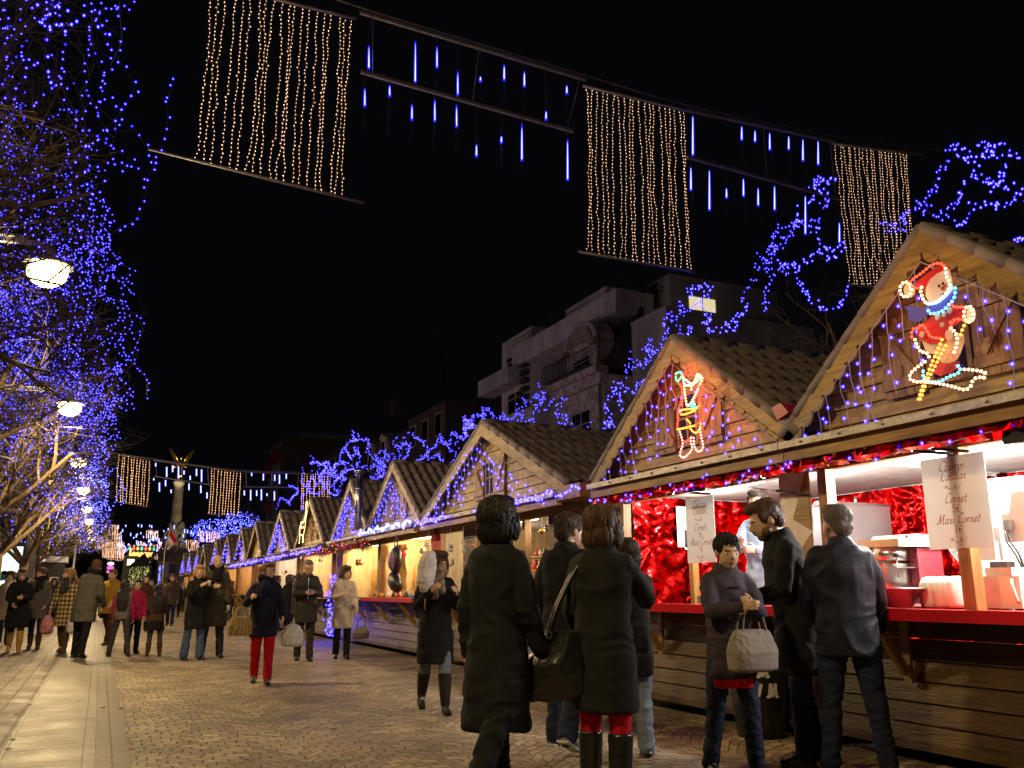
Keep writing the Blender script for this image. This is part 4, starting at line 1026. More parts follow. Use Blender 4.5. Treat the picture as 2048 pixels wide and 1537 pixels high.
for i, (lab, (tx, ty), (ox, oy, sc_), lines) in enumerate(TR):
    s = [1.0, .95, .85, .85, .8, .8, .9, 1.0, 1.1][i]
    t = thing("tree", "bare " + lab, "tree", (tx + .2, ty, 0), i * 1.3, "bare trees behind the stalls"); t.scale = (s, s, s)
    new("trunk", small[i % 2][0], t); new("crown", small[i % 2][1], t)
    lt = thing("light_string", "blue diodes on the bare " + lab, "light string", (tx, ty, 0), 0, "blue light strings behind the stalls")
    rr = random.Random(500 + i); cb = MB(); P = []
    for l in lines:
        W3 = []
        for (a, c) in l:
            px, py = ox + a / sc_, oy + c / sc_
            nz = mnoise.noise(Vector((px * .02, py * .02, i)))
            W3.append(atX(px, py, tx + .9 * nz) - Vector((tx, ty, 0)))
        W3 = catmull(W3, .07); cb.tube(W3[::2] if len(W3) > 4 else W3, .005, 3, False)
        stp = [.075, .07, .065, .07, .075, .08, .1, .12, .14][i]
        P += [q + Vector((rr.gauss(0, .03), rr.gauss(0, .035), rr.gauss(0, .035))) for q in resample(W3, stp)]
    cb.obj("cable", M_CABLE, lt)
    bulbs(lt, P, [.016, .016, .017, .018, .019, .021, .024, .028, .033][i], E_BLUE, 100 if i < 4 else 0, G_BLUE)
# two far crowns full of diodes
for i, (px, py, rx, ry, Y, n, lb) in enumerate(((478, 1052, 34, 24, 70, 330, "far tree crown thick with pale blue diodes right of the column"), (415, 1062, 30, 20, 82, 240, "farther tree crown thick with pale blue diodes beside the column foot"))):
    c = atY(px, py, Y); k = Y / 1650
    t = thing("tree", lb, "tree", (c.x, Y, 0), i, "bare trees behind the stalls"); new("trunk", small[0][0], t); new("crown", small[0][1], t)
    rr = random.Random(70 + i); P = []
    for j in range(n):
        a = rr.uniform(0, 6.28); q = rr.random() ** .5
        P.append((math.cos(a) * q * rx * k + rr.gauss(0, .15), rr.uniform(-2, 2), c.z + math.sin(a) * q * ry * k))
    lt = thing("light_string", "pale blue diode string on the " + lb.split(" thick")[0] + [" right of the column", " beside the column foot"][i], "light string", (c.x, Y, 0), 0, "blue light strings behind the stalls")
    bulbs(lt, P, .045, E_BLUE_FAR)

# ================================================================== ICICLE LIGHTS ON THE GABLES
def icicles(ch, yc, hw, za, zf, seed, label, n, r, parts, wires=True, step=.1, x=-.225, lmin=.25, lmax=.75):
    rr = random.Random(seed); sl = (za - zf) / hw
    t = thing("icicle_lights", label, "icicle lights", (FX, yc, 0), 0, "icicle lights on the gables")
    P = []; wb = MB()
    for sgn in (1, -1):
        for i in range(n):
            y = sgn * hw * (i + .35 + rr.random() * .4) / n; z = za - abs(y) * sl - .2
            L = min(rr.uniform(lmin, lmax), z - 2.42) if z - 2.42 > .12 else .12
            k = max(2, int(L / .09)); pts = [Vector((x + .0, y, z + .06))]; yy = y
            for j in range(k): yy += rr.uniform(-.03, .03); pts.append(Vector((x + rr.uniform(-.015, .02), yy, z - L * (j + 1) / k)))
            if wires: wb.tube(catmull(pts, .04), .0035, 4, False)
            for q in resample(pts, step)[1:]:
                e = q + Vector((rr.uniform(-.02, .01), rr.choice((-1, 1)) * rr.uniform(.015, .04), rr.uniform(-.02, .01)))
                if wires: wb.tube([q, e], .003, 3, False)
                P.append(e)
        L0 = [(x, 0, za - .16), (x, sgn * hw, za - .16 - hw * sl)]
        if wires: wb.tube(L0, .004, 4, False)
    if wires: wb.obj("wire", M_WIRE, t)
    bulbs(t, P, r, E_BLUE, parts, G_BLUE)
    return t
icicles(c1, 4.15, 1.45, 3.66, 2.55, 1, "icicle lights with white wires hanging from the snowman hut's gable", 11, .014, 100, True, .12)
icicles(c2, 7.27, 1.58, 3.66, 2.55, 2, "icicle lights with white wires hanging from the Santa hut's gable", 11, .014, 100, True, .13)
icicles(c3, 12.4, 2.5, 3.66, 2.55, 3, "sparse icicle lights hanging from the widest hut's gable", 16, .019, 100, True, .15, -.32)
icicles(c4, 17.1, 1.6, 3.66, 2.55, 4, "icicle lights on the narrow gable right of the stove pipe", 13, .024, 0, True, .15)
icicles(c5, 20.5, 1.55, 3.66, 2.55, 5, "icicle lights on the narrow gable left of the stove pipe", 14, .028, 0, True, .14)
icicles(c7, 29.7, 1.75, 3.66, 2.55, 7, "icicle lights on the gable beyond the reindeer hut", 14, .033, 0, False, .16)
for k, (yc, lb) in enumerate(((38.6, "icicle lights on the first far blue gable past the dark brown one"), (43.2, "icicle lights on the far gable above the tall man's right shoulder"), (47.6, "icicle lights on the far gable above the tall man's head"), (57.2, "dim icicle lights on the far gable behind the blond woman"), (62.2, "icicle lights on the last but one hut of the row"), (67.2, "icicle lights on the farthest hut of the row"))):
    icicles(None, yc, 1.6, 3.66, 2.55, 30 + k, lb, 7, .038 + .002 * k, 0, False, .2)
# strings along the eaves
def eave_string(y0, y1, seed, label, r, parts, mt=None, dens=.045, z=2.27, x=5.03, dx=.05, dz=.05):
    rr = random.Random(seed); t = thing("light_string", label, "light string", (x, (y0 + y1) / 2, z), 0, "light strings along the eaves"); P = []; n = int(abs(y1 - y0) / dens); h = (y1 - y0) / 2
    pts = [Vector((rr.uniform(-dx, dx), -h + 2 * h * i / n, rr.uniform(-dz, dz) + .03 * math.sin(i * .5))) for i in range(n + 1)]
    MB().tube(pts, .0035, 4, False).obj("wire", M_WIRE, t)
    bulbs(t, [q + Vector((-.01, 0, rr.uniform(-.02, .02))) for q in pts], r, mt or E_BLUE, parts, G_BLUE); return t
eave_string(5.55, 8.9, 3, "blue and violet lights bunched under the eave of the Santa hut", .014, 60, None, .07, 2.21, 5.1, .05, .04)
eave_string(2.7, 5.6, 4, "few blue and violet lights among the red foil of the snowman hut", .013, 60, None, .22, 2.19, 5.1, .03, .03)
eave_string(8.95, 12.2, 5, "dense blue light rope along the right half of the widest hut's eave", .018, 60, None, .05, 2.36, 4.97, .02, .02)
eave_string(13.4, 15.0, 6, "dense blue light rope along the left half of the widest hut's eave", .02, 40, None, .05, 2.36, 4.97, .02, .02)
eave_string(15.3, 18.8, 7, "bright bluish white rope on the backpack stall eave", .026, 0, E_TUBEB, .05, 2.42, 5.0, .03, .03)
eave_string(22.6, 27.0, 8, "blue lights along the eave of the reindeer hut", .028, 0, None, .16, 2.25)
eave_string(27.5, 32.3, 9, "blue lights along the eave beyond the reindeer hut", .03, 0, None, .12, 2.25)
eave_string(33, 40.5, 10, "blue and violet lights along the far eaves", .034, 0, None, .12, 2.25)
# blue lights trailing down a post and over the low wall near the beige jacket
q0 = atX(640, 1200, 5.35)
t = thing("light_string", "deep blue lights trailing to the ground between two stalls", "light string", (5.3, 22.4, 0), 0, "light strings along the eaves")
rr = random.Random(8); P = [Vector((rr.gauss(0, .06), rr.gauss(0, .2) * (1.9 - z) * .8, z)) for z in [rr.uniform(.12, 1.6) for _ in range(120)]]; bulbs(t, P, .026, E_BLUE)
lamp('POINT', (5.1, 22.3, .7), 26, (.08, .05, 1), .15, t).location = (-.25, 0, .6)
for (y, e, ro) in ((12.4, 4, 0), (17.1, 7, 0), (20.5, 7, 0), (29.7, 8, 0), (7.27, 1.2, 0), (4.15, 1, 0)):
    l = lamp('POINT', (4.93, y, 2.62), e, (.25, .25, 1), .25)
# fir garland with red baubles under the eaves of the stove pipe hut
t = thing("fir_garland", "fir garland with red and gold baubles under the eave by the stove pipe hut", "garland", (5.15, 21.5, 2.22))
rr = random.Random(12); b = MB(); y = -3.0
while y < 2.9:
    for k in range(9):
        a = rr.uniform(0, 6.28); L = rr.uniform(.08, .16); c = Vector((0, y, .04 * math.sin(y * 3)))
        d = Vector((math.cos(a) * L, rr.uniform(-.06, .06), math.sin(a) * L)); b.add([c, c + d + Vector((0, .012, 0)), c + d - Vector((0, .012, 0))], [(0, 1, 2)])
    y += .02
b.obj("fir_sprays", mat("fir_green", (.03, .07, .02), .7), t)
M_BAUB = [mat("red_bauble", (.6, .01, .02), .15, .4), mat("gold_bauble", (.8, .5, .12), .2, .8), mat("pink_bauble", (.7, .1, .35), .2, .4)]
ico = [MB().ell((0, 0, 0), (.045, .045, .045), None, 10, 7).mesh("bauble", m) for m in M_BAUB]
for i in range(60): new("bauble", ico[i % 3], t, (-.08 + rr.uniform(-.05, .05), -2.9 + i * .097, rr.uniform(-.1, .08)))

# ================================================================== ROPE LIGHT FIGURES
def figure(label, cat, org, tr, shapes, ropes, spots=()):
    """flat lit figure standing off the boards; tr maps sketch units to (y, z)"""
    t = thing("light_figure", label, cat, org)
    for k, (nm, m, poly, lay) in enumerate(shapes):
        b = MB(); pts = [(-.012 * lay, *tr(*q)) for q in poly]; b.prism(pts, (.004, 0, 0)); b.obj(nm, m, t)
    grp = {}
    for (nm, m, pl, closed) in ropes:
        P = [Vector((-.06, *tr(*q))) for q in pl]
        if closed: P.append(P[0].copy())
        P = catmull(P, .02)
        grp.setdefault((nm, m.name), (m, MB(), MB()))
        grp[(nm, m.name)][1].tube(P[::2] + [P[-1]], .0045, 5, False)
        for q in resample(P, .031): grp[(nm, m.name)][2].ell(q, (.0105, .0105, .0105), None, 6, 4)
    for (nm, _), (m, a, c) in grp.items():
        o = a.obj(nm, M_WIRE, t); tag(c.obj("bulbs", m, o), kind="stuff")
    for (m, q, r) in spots: MB().ell((-.05, *tr(*q)), (.004, r, r), None, 12, 6).obj("spot", m, t)
    return t
# snowman on skis (sketch units: crop pixels of the photograph, y down), laid out on the gable plane
def sn(a, c):
    p = atX(1780 + a / 4.523, 480 + c / 4.523, 5.0); return (p.y - 4.0, p.z - 2.5)
P_RED = mat("panel_red", (.42, .008, .015), .5); P_BLUE = mat("panel_blue", (.01, .05, .55), .45); P_WHITE = mat("panel_white", (.62, .6, .62), .5); P_CREAM = mat("panel_cream", (.55, .5, .38), .5); P_BLK = mat("panel_black", (.02, .02, .02), .5)
head = [(300,430),(340,350),(400,300),(470,270),(515,262),(530,330),(545,400),(550,450),(500,510),(430,565),(370,578),(330,560),(300,510)]
hat = [(190,385),(300,300),(390,235),(450,212),(500,235),(512,262),(440,275),(360,320),(310,400),(290,440),(210,432)]
pom = [(150 + 52 * math.cos(a), 452 + 68 * math.sin(a)) for a in np.linspace(0, 2 * math.pi, 17)[:-1]]
scarf = [(345,580),(430,570),(500,515),(560,450),(600,430),(590,530),(540,600),(470,655),(400,668),(350,650),(250,745),(150,725),(155,660),(115,600),(200,600),(280,615)]
body = [(350,665),(470,655),(560,585),(690,605),(650,700),(560,760),(500,820),(470,900),(420,935),(320,938),(240,900),(205,850),(220,760),(280,745)]
legs = [(240,905),(320,938),(420,935),(480,890),(560,830),(620,850),(625,920),(590,1020),(560,1080),(490,1115),(420,1110),(370,1070),(350,1030),(280,1010)]
boots = [(350,1085),(430,1115),(520,1110),(590,1090),(600,1150),(520,1190),(420,1230),(340,1190),(330,1130)]
mit = [(720 + 42 * math.cos(a), 675 + 72 * math.sin(a)) for a in np.linspace(0, 2 * math.pi, 17)[:-1]]
mit2 = [(520 + 36 * math.cos(a), 860 + 52 * math.sin(a)) for a in np.linspace(0, 2 * math.pi, 13)[:-1]]
figure("lit snowman in red hat and blue scarf on skis, on the nearest gable", "light figure", (5.05, 4.0, 2.5), sn,
 [("hat", P_RED, hat, 1), ("face", P_WHITE, head, 2), ("pompom", P_CREAM, pom, 2), ("scarf", P_BLUE, scarf, 3), ("jumper", P_RED, body, 1), ("trousers", P_CREAM, legs, 0), ("boots", P_RED, boots, 1), ("mitten", P_WHITE, mit, 3), ("mitten", P_WHITE, mit2, 3),
  ("nose", P_RED, [(455,432),(515,392),(480,455),(460,458)], 4), ("mouth", P_BLK, [(450,495),(475,490),(495,465),(498,470),(480,497),(452,501)], 4)],
 [("hat_rope", E_REDL, [(190,385),(235,345),(300,300),(350,255),(400,225),(450,212),(490,230),(512,262)], False), ("hat_rope", E_REDL, [(205,432),(240,437),(272,440)], False),
  ("head_rope", E_WHITEL, [(512,262),(520,330),(545,380),(545,440),(480,530),(420,570),(350,580),(310,540),(285,460),(300,420)], False), ("pompom_rope", E_WHITEL, pom, True),
  ("scarf_rope", E_TEAL, [(350,580),(400,580),(450,560),(500,515),(545,460),(580,430),(600,440),(590,530),(550,580),(490,640),(430,665),(370,668),(350,620)], False), ("scarf_rope", E_TEAL, [(310,1190),(320,1270),(400,1290),(470,1280),(540,1240),(610,1215),(650,1180),(630,1145),(590,1135)], False),
  ("jumper_rope", E_REDL, [(205,880),(205,830),(225,805),(270,800),(290,765),(330,800),(360,860),(400,885),(470,895)], False), ("jumper_rope", E_REDL, [(560,585),(590,610),(680,610)], False), ("jumper_rope", E_REDL, [(665,722),(600,722),(560,745),(560,790)], False), ("jumper_rope", E_REDL, [(575,1040),(580,1080),(590,1110)], False),
  ("trouser_rope", E_WHITEL, [(235,905),(255,960),(285,1010),(345,1030),(370,1080)], False), ("trouser_rope", E_WHITEL, [(560,800),(600,840),(618,900),(605,980),(580,1040)], False), ("mitten_rope", E_WHITEL, mit, True),
  ("ski_rope", E_WHITEL, [(325,1105),(260,1150),(190,1215),(185,1255),(240,1285),(340,1285),(440,1300),(560,1325),(690,1358),(740,1325),(760,1270),(810,1245),(860,1250),(870,1205),(800,1185),(720,1175),(655,1175)], False),
  ("pole_rope", E_AMBER, [(480,905),(440,1000),(400,1090),(360,1190),(320,1290),(280,1400),(262,1465)], False), ("pole_rope", E_AMBER, [(515,960),(460,1060),(410,1160),(360,1250),(320,1340),(290,1430),(265,1470)], False), ("pole_rope", E_AMBER, [(700,740),(670,800),(640,880)], False)],
 [(P_BLK, (443, 418), .012), (P_BLK, (480, 396), .012), (P_WHITE, (488, 672), .02), (P_WHITE, (470, 768), .018), (P_WHITE, (430, 700), .022), (P_WHITE, (540, 640), .022), (P_WHITE, (288, 855), .022)])
lamp('POINT', (4.85, 4.2, 3.15), 3.5, (1, .25, .1), .2)
def sa(a, c):
    p = atX(1330 + a / 6.4, 690 + c / 6.4, 5.0); return (p.y - 7.0, p.z - 2.5)
figure("red lit Santa outline holding a sack, on the second gable", "light figure", (5.05, 7.0, 2.5), sa, [],
 [("outline_rope", E_REDL, [(275,330),(300,280),(350,240),(385,250),(410,300),(420,350)], False), ("outline_rope", E_REDL, [(255,400),(280,350),(340,320),(400,350),(430,400)], False), ("outline_rope", E_REDL, [(300,390),(345,375),(385,400)], False),
  ("beard_rope", E_WHITEL, [(240,420),(255,520),(265,620),(280,720),(295,785),(330,760),(380,680),(420,600),(450,520),(490,440),(470,400),(420,380),(400,440),(360,500),(300,470),(240,420)], False), ("beard_rope", E_WHITEL, [(290,520),(350,520),(420,470),(460,430),(430,400),(400,470),(350,540),(350,600)], False),
  ("outline_rope", E_REDL, [(215,520),(245,560),(252,640),(235,720),(215,800)], False), ("outline_rope", E_REDL, [(450,540),(465,600),(445,680),(440,760),(470,820)], False), ("outline_rope", E_REDL, [(190,500),(225,550),(235,640),(215,720),(195,800),(180,880),(180,960),(165,1050),(180,1085)], False), ("outline_rope", E_REDL, [(480,520),(490,600),(470,680),(470,760),(500,820),(515,900),(500,950),(450,990),(400,1040)], False),
  ("belt_rope", E_AMBER, [(200,860),(220,840),(300,825),(380,830),(390,845),(300,880),(240,895),(205,890)], False), ("belt_rope", E_AMBER, [(400,830),(440,790),(470,750)], False), ("belt_rope", E_AMBER, [(170,1085),(250,1070),(330,1050),(400,1035)], False), ("belt_rope", E_AMBER, [(290,960),(330,1000),(340,1080),(400,1130),(450,1090),(470,1000)], False),
  ("leg_rope", E_PINKL, [(190,1085),(215,1160),(235,1240),(235,1300),(210,1360),(205,1420),(250,1445),(310,1400),(360,1330),(340,1240),(350,1150)], False), ("leg_rope", E_PINKL, [(460,1080),(470,1160),(490,1240),(500,1310),(480,1350),(430,1365),(390,1310),(380,1240),(375,1160)], False), ("leg_rope", E_REDL, [(230,1230),(280,1240),(330,1200)], False),
  ("holly_rope", E_GREENL, [(150,370),(190,350),(230,370),(215,420),(170,470),(150,440),(150,370)], True), ("holly_rope", E_GREENL, [(375,740),(330,780),(400,800),(375,740)], True)])
lamp('POINT', (4.9, 7.05, 3.1), 11, (1, .12, .04), .15)
# reindeer figure on hut 6
def rd(a, c): return ((-a) * .01, c * .01)
figure("small warm white lit reindeer on the brown gable", "light figure", (5.05, 25.0, 2.62), rd, [],
 [("outline_rope", E_WHITEL, [(-40,30),(-20,48),(10,45),(30,60),(38,78),(50,70),(40,55),(35,30),(20,10),(22,-10)], False), ("outline_rope", E_WHITEL, [(-40,30),(-30,10),(-36,-12)], False), ("outline_rope", E_WHITEL, [(-20,12),(5,10),(12,-12)], False), ("outline_rope", E_WHITEL, [(38,78),(30,95),(45,100),(50,85)], False), ("outline_rope", E_WHITEL, [(-30,40),(0,30),(20,35)], False)])

# ================================================================== LIGHT CURTAINS AND FALLING LIGHT TUBES ACROSS THE STREET
def curtain(p0, p1, q0, q1, n, label, seed, r, near, over=(0, 0)):
    """p0-p1 upper bar, q0-q1 ends of the lower bar"""
    rr = random.Random(seed); p0 = Vector(p0); p1 = Vector(p1); q0 = Vector(q0); q1 = Vector(q1)
    t = thing("light_curtain", label, "light curtain", p0, 0, "warm light curtains across the street")
    d = (p1 - p0); MB().tube([Vector((0, 0, 0)), d], .025, 6).obj("upper_bar", M_ZINC, t)
    dq = (q1 - q0); e = dq.normalized(); MB().tube([q0 - p0 - e * over[0], q1 - p0 + e * over[1]], .02, 6).obj("lower_bar", M_ZINC, t)
    dark = mat("copper_wire", (.35, .2, .06), .5)
    for i in range(n):
        f = (i + .5 + rr.uniform(-.22, .22)) / n; a = d * f; c = (q0 - p0) + dq * f
        sway = rr.uniform(-.05, .05); pts = []
        for k in range(13):
            g = k / 12; q = a.lerp(c, g) + Vector((sway * math.sin(g * math.pi * rr.uniform(.8, 1.2)) + (rr.uniform(-.012, .012) if near else 0), rr.uniform(-.02, .02), 0)); pts.append(q)
        pts = catmull(pts, .06) if near else pts
        s = MB().tube(pts if near else pts[::4], .004 if near else .012, 3, False).obj("strand", dark if near else E_WARMDIM, t)
        b = MB()
        for q in resample(pts, .064 if near else .14): b.blob(q + Vector((rr.gauss(0, .008), 0, 0)), r * rr.uniform(.8, 1.15))
        tag(b.obj("bulbs", E_WARM, s), kind="stuff")
    return t
E_WARMDIM = emat("warm_strand_far", (1.0, .5, .14), .35)
Y0 = 12.0
A = lambda x, y, Y=Y0: atY(x, y, Y)
curtain(A(418, -34), A(712, 38), A(385, 320), A(694, 398), 20, "largest warm light curtain, at the top left, with its lower bar sticking out", 1, .0085, True, (.58, .26))
curtain(A(1166, 172), A(1374, 222), A(1166, 505), A(1390, 545), 20, "middle warm light curtain above the tower block", 2, .0085, True, (.08, 0))
curtain(A(1667, 288), A(1816, 306), A(1697, 568), A(1836, 590), 20, "warm light curtain behind the peak of the snowman hut", 3, .0085, True, (.0, 0))
def frame(u0, u1, l0, l1, tubes_u, tubes_l, label, seed, Y, r=.010, near=True):
    t = thing("light_tube_frame", label, "light tube frame", u0, 0, "frames of falling light tubes"); rr = random.Random(seed)
    MB().beam((0, 0, 0), u1 - u0, .05, .05).obj("upper_bar", M_ZINC, t); MB().beam(l0 - u0, l1 - u0, .05, .05).obj("lower_bar", M_ZINC, t)
    for f in (.05, .5, .97):
        a = (u1 - u0) * f; c = (l0 - u0).lerp(l1 - u0, f); MB().tube([a, c], .006 if near else .012, 4).obj("hanger", M_ZINC, t)
    for (tt, b0, b1) in ((tubes_u, Vector((0, 0, 0)), u1 - u0), (tubes_l, l0 - u0, l1 - u0)):
        for (x, ya, yb) in tt:
            pa, pb = atY(x, ya, Y) - u0, atY(x, yb, Y) - u0
            f = (pa.x - b0.x) / (b1.x - b0.x); top = b0.lerp(b1, max(0, min(1, f))) - Vector((0, 0, .03))
            ctop = Vector((pa.x, 0, top.z)); cbot = Vector((pa.x, 0, min(top.z - .95, pb.z)))
            if near:
                tb = MB().tube([ctop, ctop - Vector((0, 0, .03)), cbot], .007, 5).obj("tube", mat("clear_tube_off", (.05, .05, .08), .3), t)
                c2_ = MB().tube([pa, pa.lerp(pb, .3), pa.lerp(pb, .6), pb], [.005, r * .75, r, r], 8).obj("lit_core", E_TUBEB, tb)
                MB().tube([pa, pa.lerp(pb, .3), pa.lerp(pb, .7), pb - Vector((0, 0, .03))], [.01, r * 1.9, r * 2.4, r * 2.4], 8).obj("glow_halo", G_BLUET, tb)  # added glare halo round the lit core, not a part of the tube
            else:
                MB().tube([pa, pb], r, 5).obj("tube", E_TUBEB, t)
    return t
def cv(l, ox, oy, s): return [(ox + x / s, oy + a / s, oy + c / s) for (x, a, c) in l]
frame(A(720, 25), A(1172, 160), A(722, 144), A(1146, 263),
 cv([(333,315,460),(650,285,553),(798,320,455),(940,490,640),(1095,525,550),(1257,445,540),(1395,490,585),(1543,760,810),(1685,585,635)], 640, 0, 3.413),
 cv([(305,605,718),(475,585,650),(627,715,810),(783,682,820),(932,720,860),(1068,985,1062),(1238,930,970),(1378,850,1088),(1690,955,1222)], 640, 0, 3.413), "frame of falling blue light tubes between the first two light curtains", 1, Y0)
frame(A(1372, 220), A(1668, 283), A(1374, 314), A(1680, 399),
 cv([(132,152,372),(415,212,285),(492,237,295),(577,250,342),(687,270,340),(769,288,405),(857,298,428)], 1340, 180, 2.893),
 cv([(121,450,575),(228,465,690),(327,570,620),(425,515,610),(510,570,665),(605,558,690),(783,615,830),(980,770,880)], 1340, 180, 2.893), "frame of falling blue light tubes left of the third light curtain", 2, Y0)
cab = [A(x, y) for (x, y) in ((300, -160), (480, -50), (650, -8), (740, 22), (1160, 148), (1380, 212), (1668, 272), (1845, 297), (1905, 305), (2100, 322))]
tag(MB().tube(catmull(cab, .3), .008, 5).obj("span_cable", M_ZINC), "steel cable carrying the nearest light curtains over the street", "cable")
tag(MB().beam(A(1810, 304), A(1846, 309), .05, .05).obj("bar_end", M_ZINC), "short bar end right of the third light curtain", "bar")
# far rows
Y1 = 50.0; B_ = lambda x, y: atY(x, y, Y1)
curtain(B_(236, 910), B_(302, 921), B_(231, 1003), B_(297, 1015), 11, "far warm light curtain left of the gilded angel", 4, .02, False)
curtain(B_(420, 937), B_(484, 944), B_(414, 1028), B_(478, 1034), 10, "far warm light curtain right of the gilded angel", 5, .02, False)
curtain(B_(600, 948), B_(664, 950), B_(598, 1025), B_(662, 1030), 11, "far warm light curtain above the reindeer hut, mixed with blue diodes", 6, .02, False)
C6 = (190, 880, 5.124)
frame(B_(306, 921), B_(419, 936), B_(308, 953), B_(420, 970), cv([(622,240,272),(735,280,380),(795,265,330),(855,275,395),(912,315,355),(975,370,410),(1040,300,370),(1092,305,430)], *C6),
 cv([(603,395,415),(660,440,530),(723,415,475),(780,510,545),(963,450,515),(1085,470,545),(1148,540,600)], *C6), "far frame of blue light tubes in front of the gilded angel", 3, Y1, .03, False)
frame(B_(486, 944), B_(600, 948), B_(487, 974), B_(599, 976), cv([(1605,340,370),(1725,350,415),(1842,360,420),(1890,360,450),(1960,350,400)], *C6),
 cv([(1530,520,570),(1595,515,620),(1657,520,575),(1705,510,620),(1762,550,575),(1838,530,620)], *C6), "far frame of blue light tubes before the red and white building", 4, Y1, .03, False)
tag(MB().tube(catmull([B_(200, 903), B_(236, 908), B_(420, 934), B_(484, 941), B_(600, 945), B_(700, 948)], .5), .02, 5).obj("span_cable", M_ZINC), "far steel cable in front of the gilded angel", "cable")
rr = random.Random(77)
FAR = [(92, [(208, 1050, 237, 1071), (292, 1061, 317, 1078), (400, 1063, 440, 1085)], "second far row"), (110, [(190, 1066, 243, 1098), (317, 1078, 363, 1106), (372, 1080, 398, 1106)], "third far row"), (130, [(203, 1083, 250, 1116), (272, 1083, 292, 1112), (300, 1088, 316, 1118)], "fourth far row"), (150, [(160, 1078, 175, 1094), (212, 1098, 250, 1120), (330, 1092, 345, 1108)], "last far row")]
for k, (Y, cs, nm) in enumerate(FAR):
    for j, (x0, y0, x1, y1) in enumerate(cs):
        curtain(atY(x0, y0, Y), atY(x1, y0 + 2, Y), atY(x0, y1, Y), atY(x1, y1 + 2, Y), int((x1 - x0) / 3.3), "tiny warm light curtain, %s, %s" % (nm, ["left end", "middle", "right end"][j]), 40 + k * 3 + j, .04, False)
    t = thing("light_tube_frame", "tiny blue light tubes of the %s across the street" % nm, "light tube frame", atY(250, cs[0][1], Y), 0, "frames of falling light tubes"); b = MB(); o = Vector(t.location)
    for i in range(34):
        x = rr.uniform(236, 318) if i % 3 else rr.uniform(318, 420); y = rr.uniform(cs[0][1] - 2, cs[0][1] + 26); p = atY(x, y, Y) - o; q = atY(x, y + rr.uniform(3, 8), Y) - o; b.tube([p, q], .04, 4)
    tag(b.obj("tubes", E_TUBEB, t), kind="stuff")
# ================================================================== BUILDINGS BEHIND THE STALLS
M_STUC = mat("grey_stucco", (.68, .66, .65), .85, 0, .35, .8, .3, 6, (1, 1, .4))
M_STUC2 = mat("dim_brick", (.11, .085, .075), .85, 0, .35, 1.2, .3, 8)
M_SLATE = mat("slate", (.06, .06, .07), .6, 0, .3, 3, .3, 12)
M_GLS = mat("night_glass", (.012, .013, .016), .08, 0, .1)
M_IRON = mat("wrought_iron", (.015, .015, .015), .5)
M_CARV = mat("carved_facade", (.6, .54, .48), .85, 0, .45, 2.5, 1.2, 5)
XB = 22.0
def P2(cx, cy, X=XB, c=C2): q = atX(c[0] + cx / c[2], c[1] + cy / c[2], X); return q.y, q.z
def win(b_root, y0, y1, z0, z1, X, lit=None, bars=True, name="window"):
    fr = MB(); t = .09
    fr.bb((X - .06, y0 - t, z0 - t), (X - .003, y1 + t, z0)); fr.bb((X - .06, y0 - t, z1), (X - .003, y1 + t, z1 + t)); fr.bb((X - .06, y0 - t, z0), (X - .003, y0, z1)); fr.bb((X - .06, y1, z0), (X - .003, y1 + t, z1))
    if bars:
        n = max(2, int((y1 - y0) / .9))
        for i in range(1, n): yy = y0 + (y1 - y0) * i / n; fr.bb((X - .04, yy - .03, z0), (X - .02, yy + .03, z1))
        fr.bb((X - .038, y0, z0 + (z1 - z0) * .7), (X - .022, y1, z0 + (z1 - z0) * .7 + .05))
    f = fr.obj(name, M_STUC, b_root); MB().bb((X - .015, y0, z0), (X - .004, y1, z1)).obj("pane", lit or M_GLS, f); return f
t = thing("apartment_block", "grey stepped apartment block with concrete balconies and one lit attic window", "building", (0, 0, 0))
wl = MB()
yA1, zA = P2(387, 620); yA0, zA2 = P2(605, 500); zt = (zA + zA2) / 2
wl.bb((XB, yA0, 0), (XB + 9, yA1, zt))                                  # left block
yB1 = yA0 - .02; yB0, zB = P2(1310, 225); wl.bb((XB + 1.2, yB0, 0), (XB + 9.5, yB1, zB - 2.2))
yC1, zC = P2(850, 370, XB + 1.5); yC0, zC2 = P2(1145, 195, XB + 1.5)
wl.bb((XB + 1.6, yC0, zB - 2.19), (XB + 9, yC1, (zC + zC2) / 2))
yD1, zD = P2(1390, 200, XB + 2); yD0, zD2 = P2(1610, 115, XB + 2)
wl.bb((XB + 2.2, yD0, 0), (XB + 9, min(yD1, yC0 - .05), (zD + zD2) / 2))
wl.bb((XB + .2, yB0 - 3.0, 0), (XB + 9, yB0 - .01, P2(1350, 450)[1]))
wl.obj("wall", M_STUC, t)
f = MB(); z0 = P2(1300, 405)[1]; f.bb((XB - .6, yB0, z0), (XB - .45, yB1 + 1.5, zB)); f.bb((XB - .45, yB0, z0), (XB + 1.6, yB0 + .15, zB)); f.bb((XB - .45, yB0 + .151, z0), (XB + 1.19, yB1 - .01, z0 + .2)); f.obj("balcony_front", M_STUC, t)
b = MB(); ya1, zb_ = P2(325, 925); ya0, zb2 = P2(555, 800); zz = (zb_ + zb2) / 2; b.bb((XB - 1.1, ya0, zz - 1.0), (XB - 1.0, ya1, zz)); b.bb((XB - .999, ya0, zz - 1.0), (XB - .003, ya0 + .1, zz)); b.bb((XB - .999, ya0 + .101, zz - 1.0), (XB - .003, ya1, zz - .85)); b.obj("balcony", M_STUC, t)
for (a, c, d, e, X_, lit) in ((425, 745, 582, 790, XB, None), (435, 1015, 548, 1110, XB, None), (885, 420, 1110, 330, XB + 1.6, None), (1400, 250, 1560, 300, XB + 2.2, None)):
    y1, z1 = P2(a, c, X_); y0, z0 = P2(d, e, X_)
    if z0 > z1 - .5: z0 = z1 - 1.5
    win(t, y0, y1, z0, z1, X_, lit)
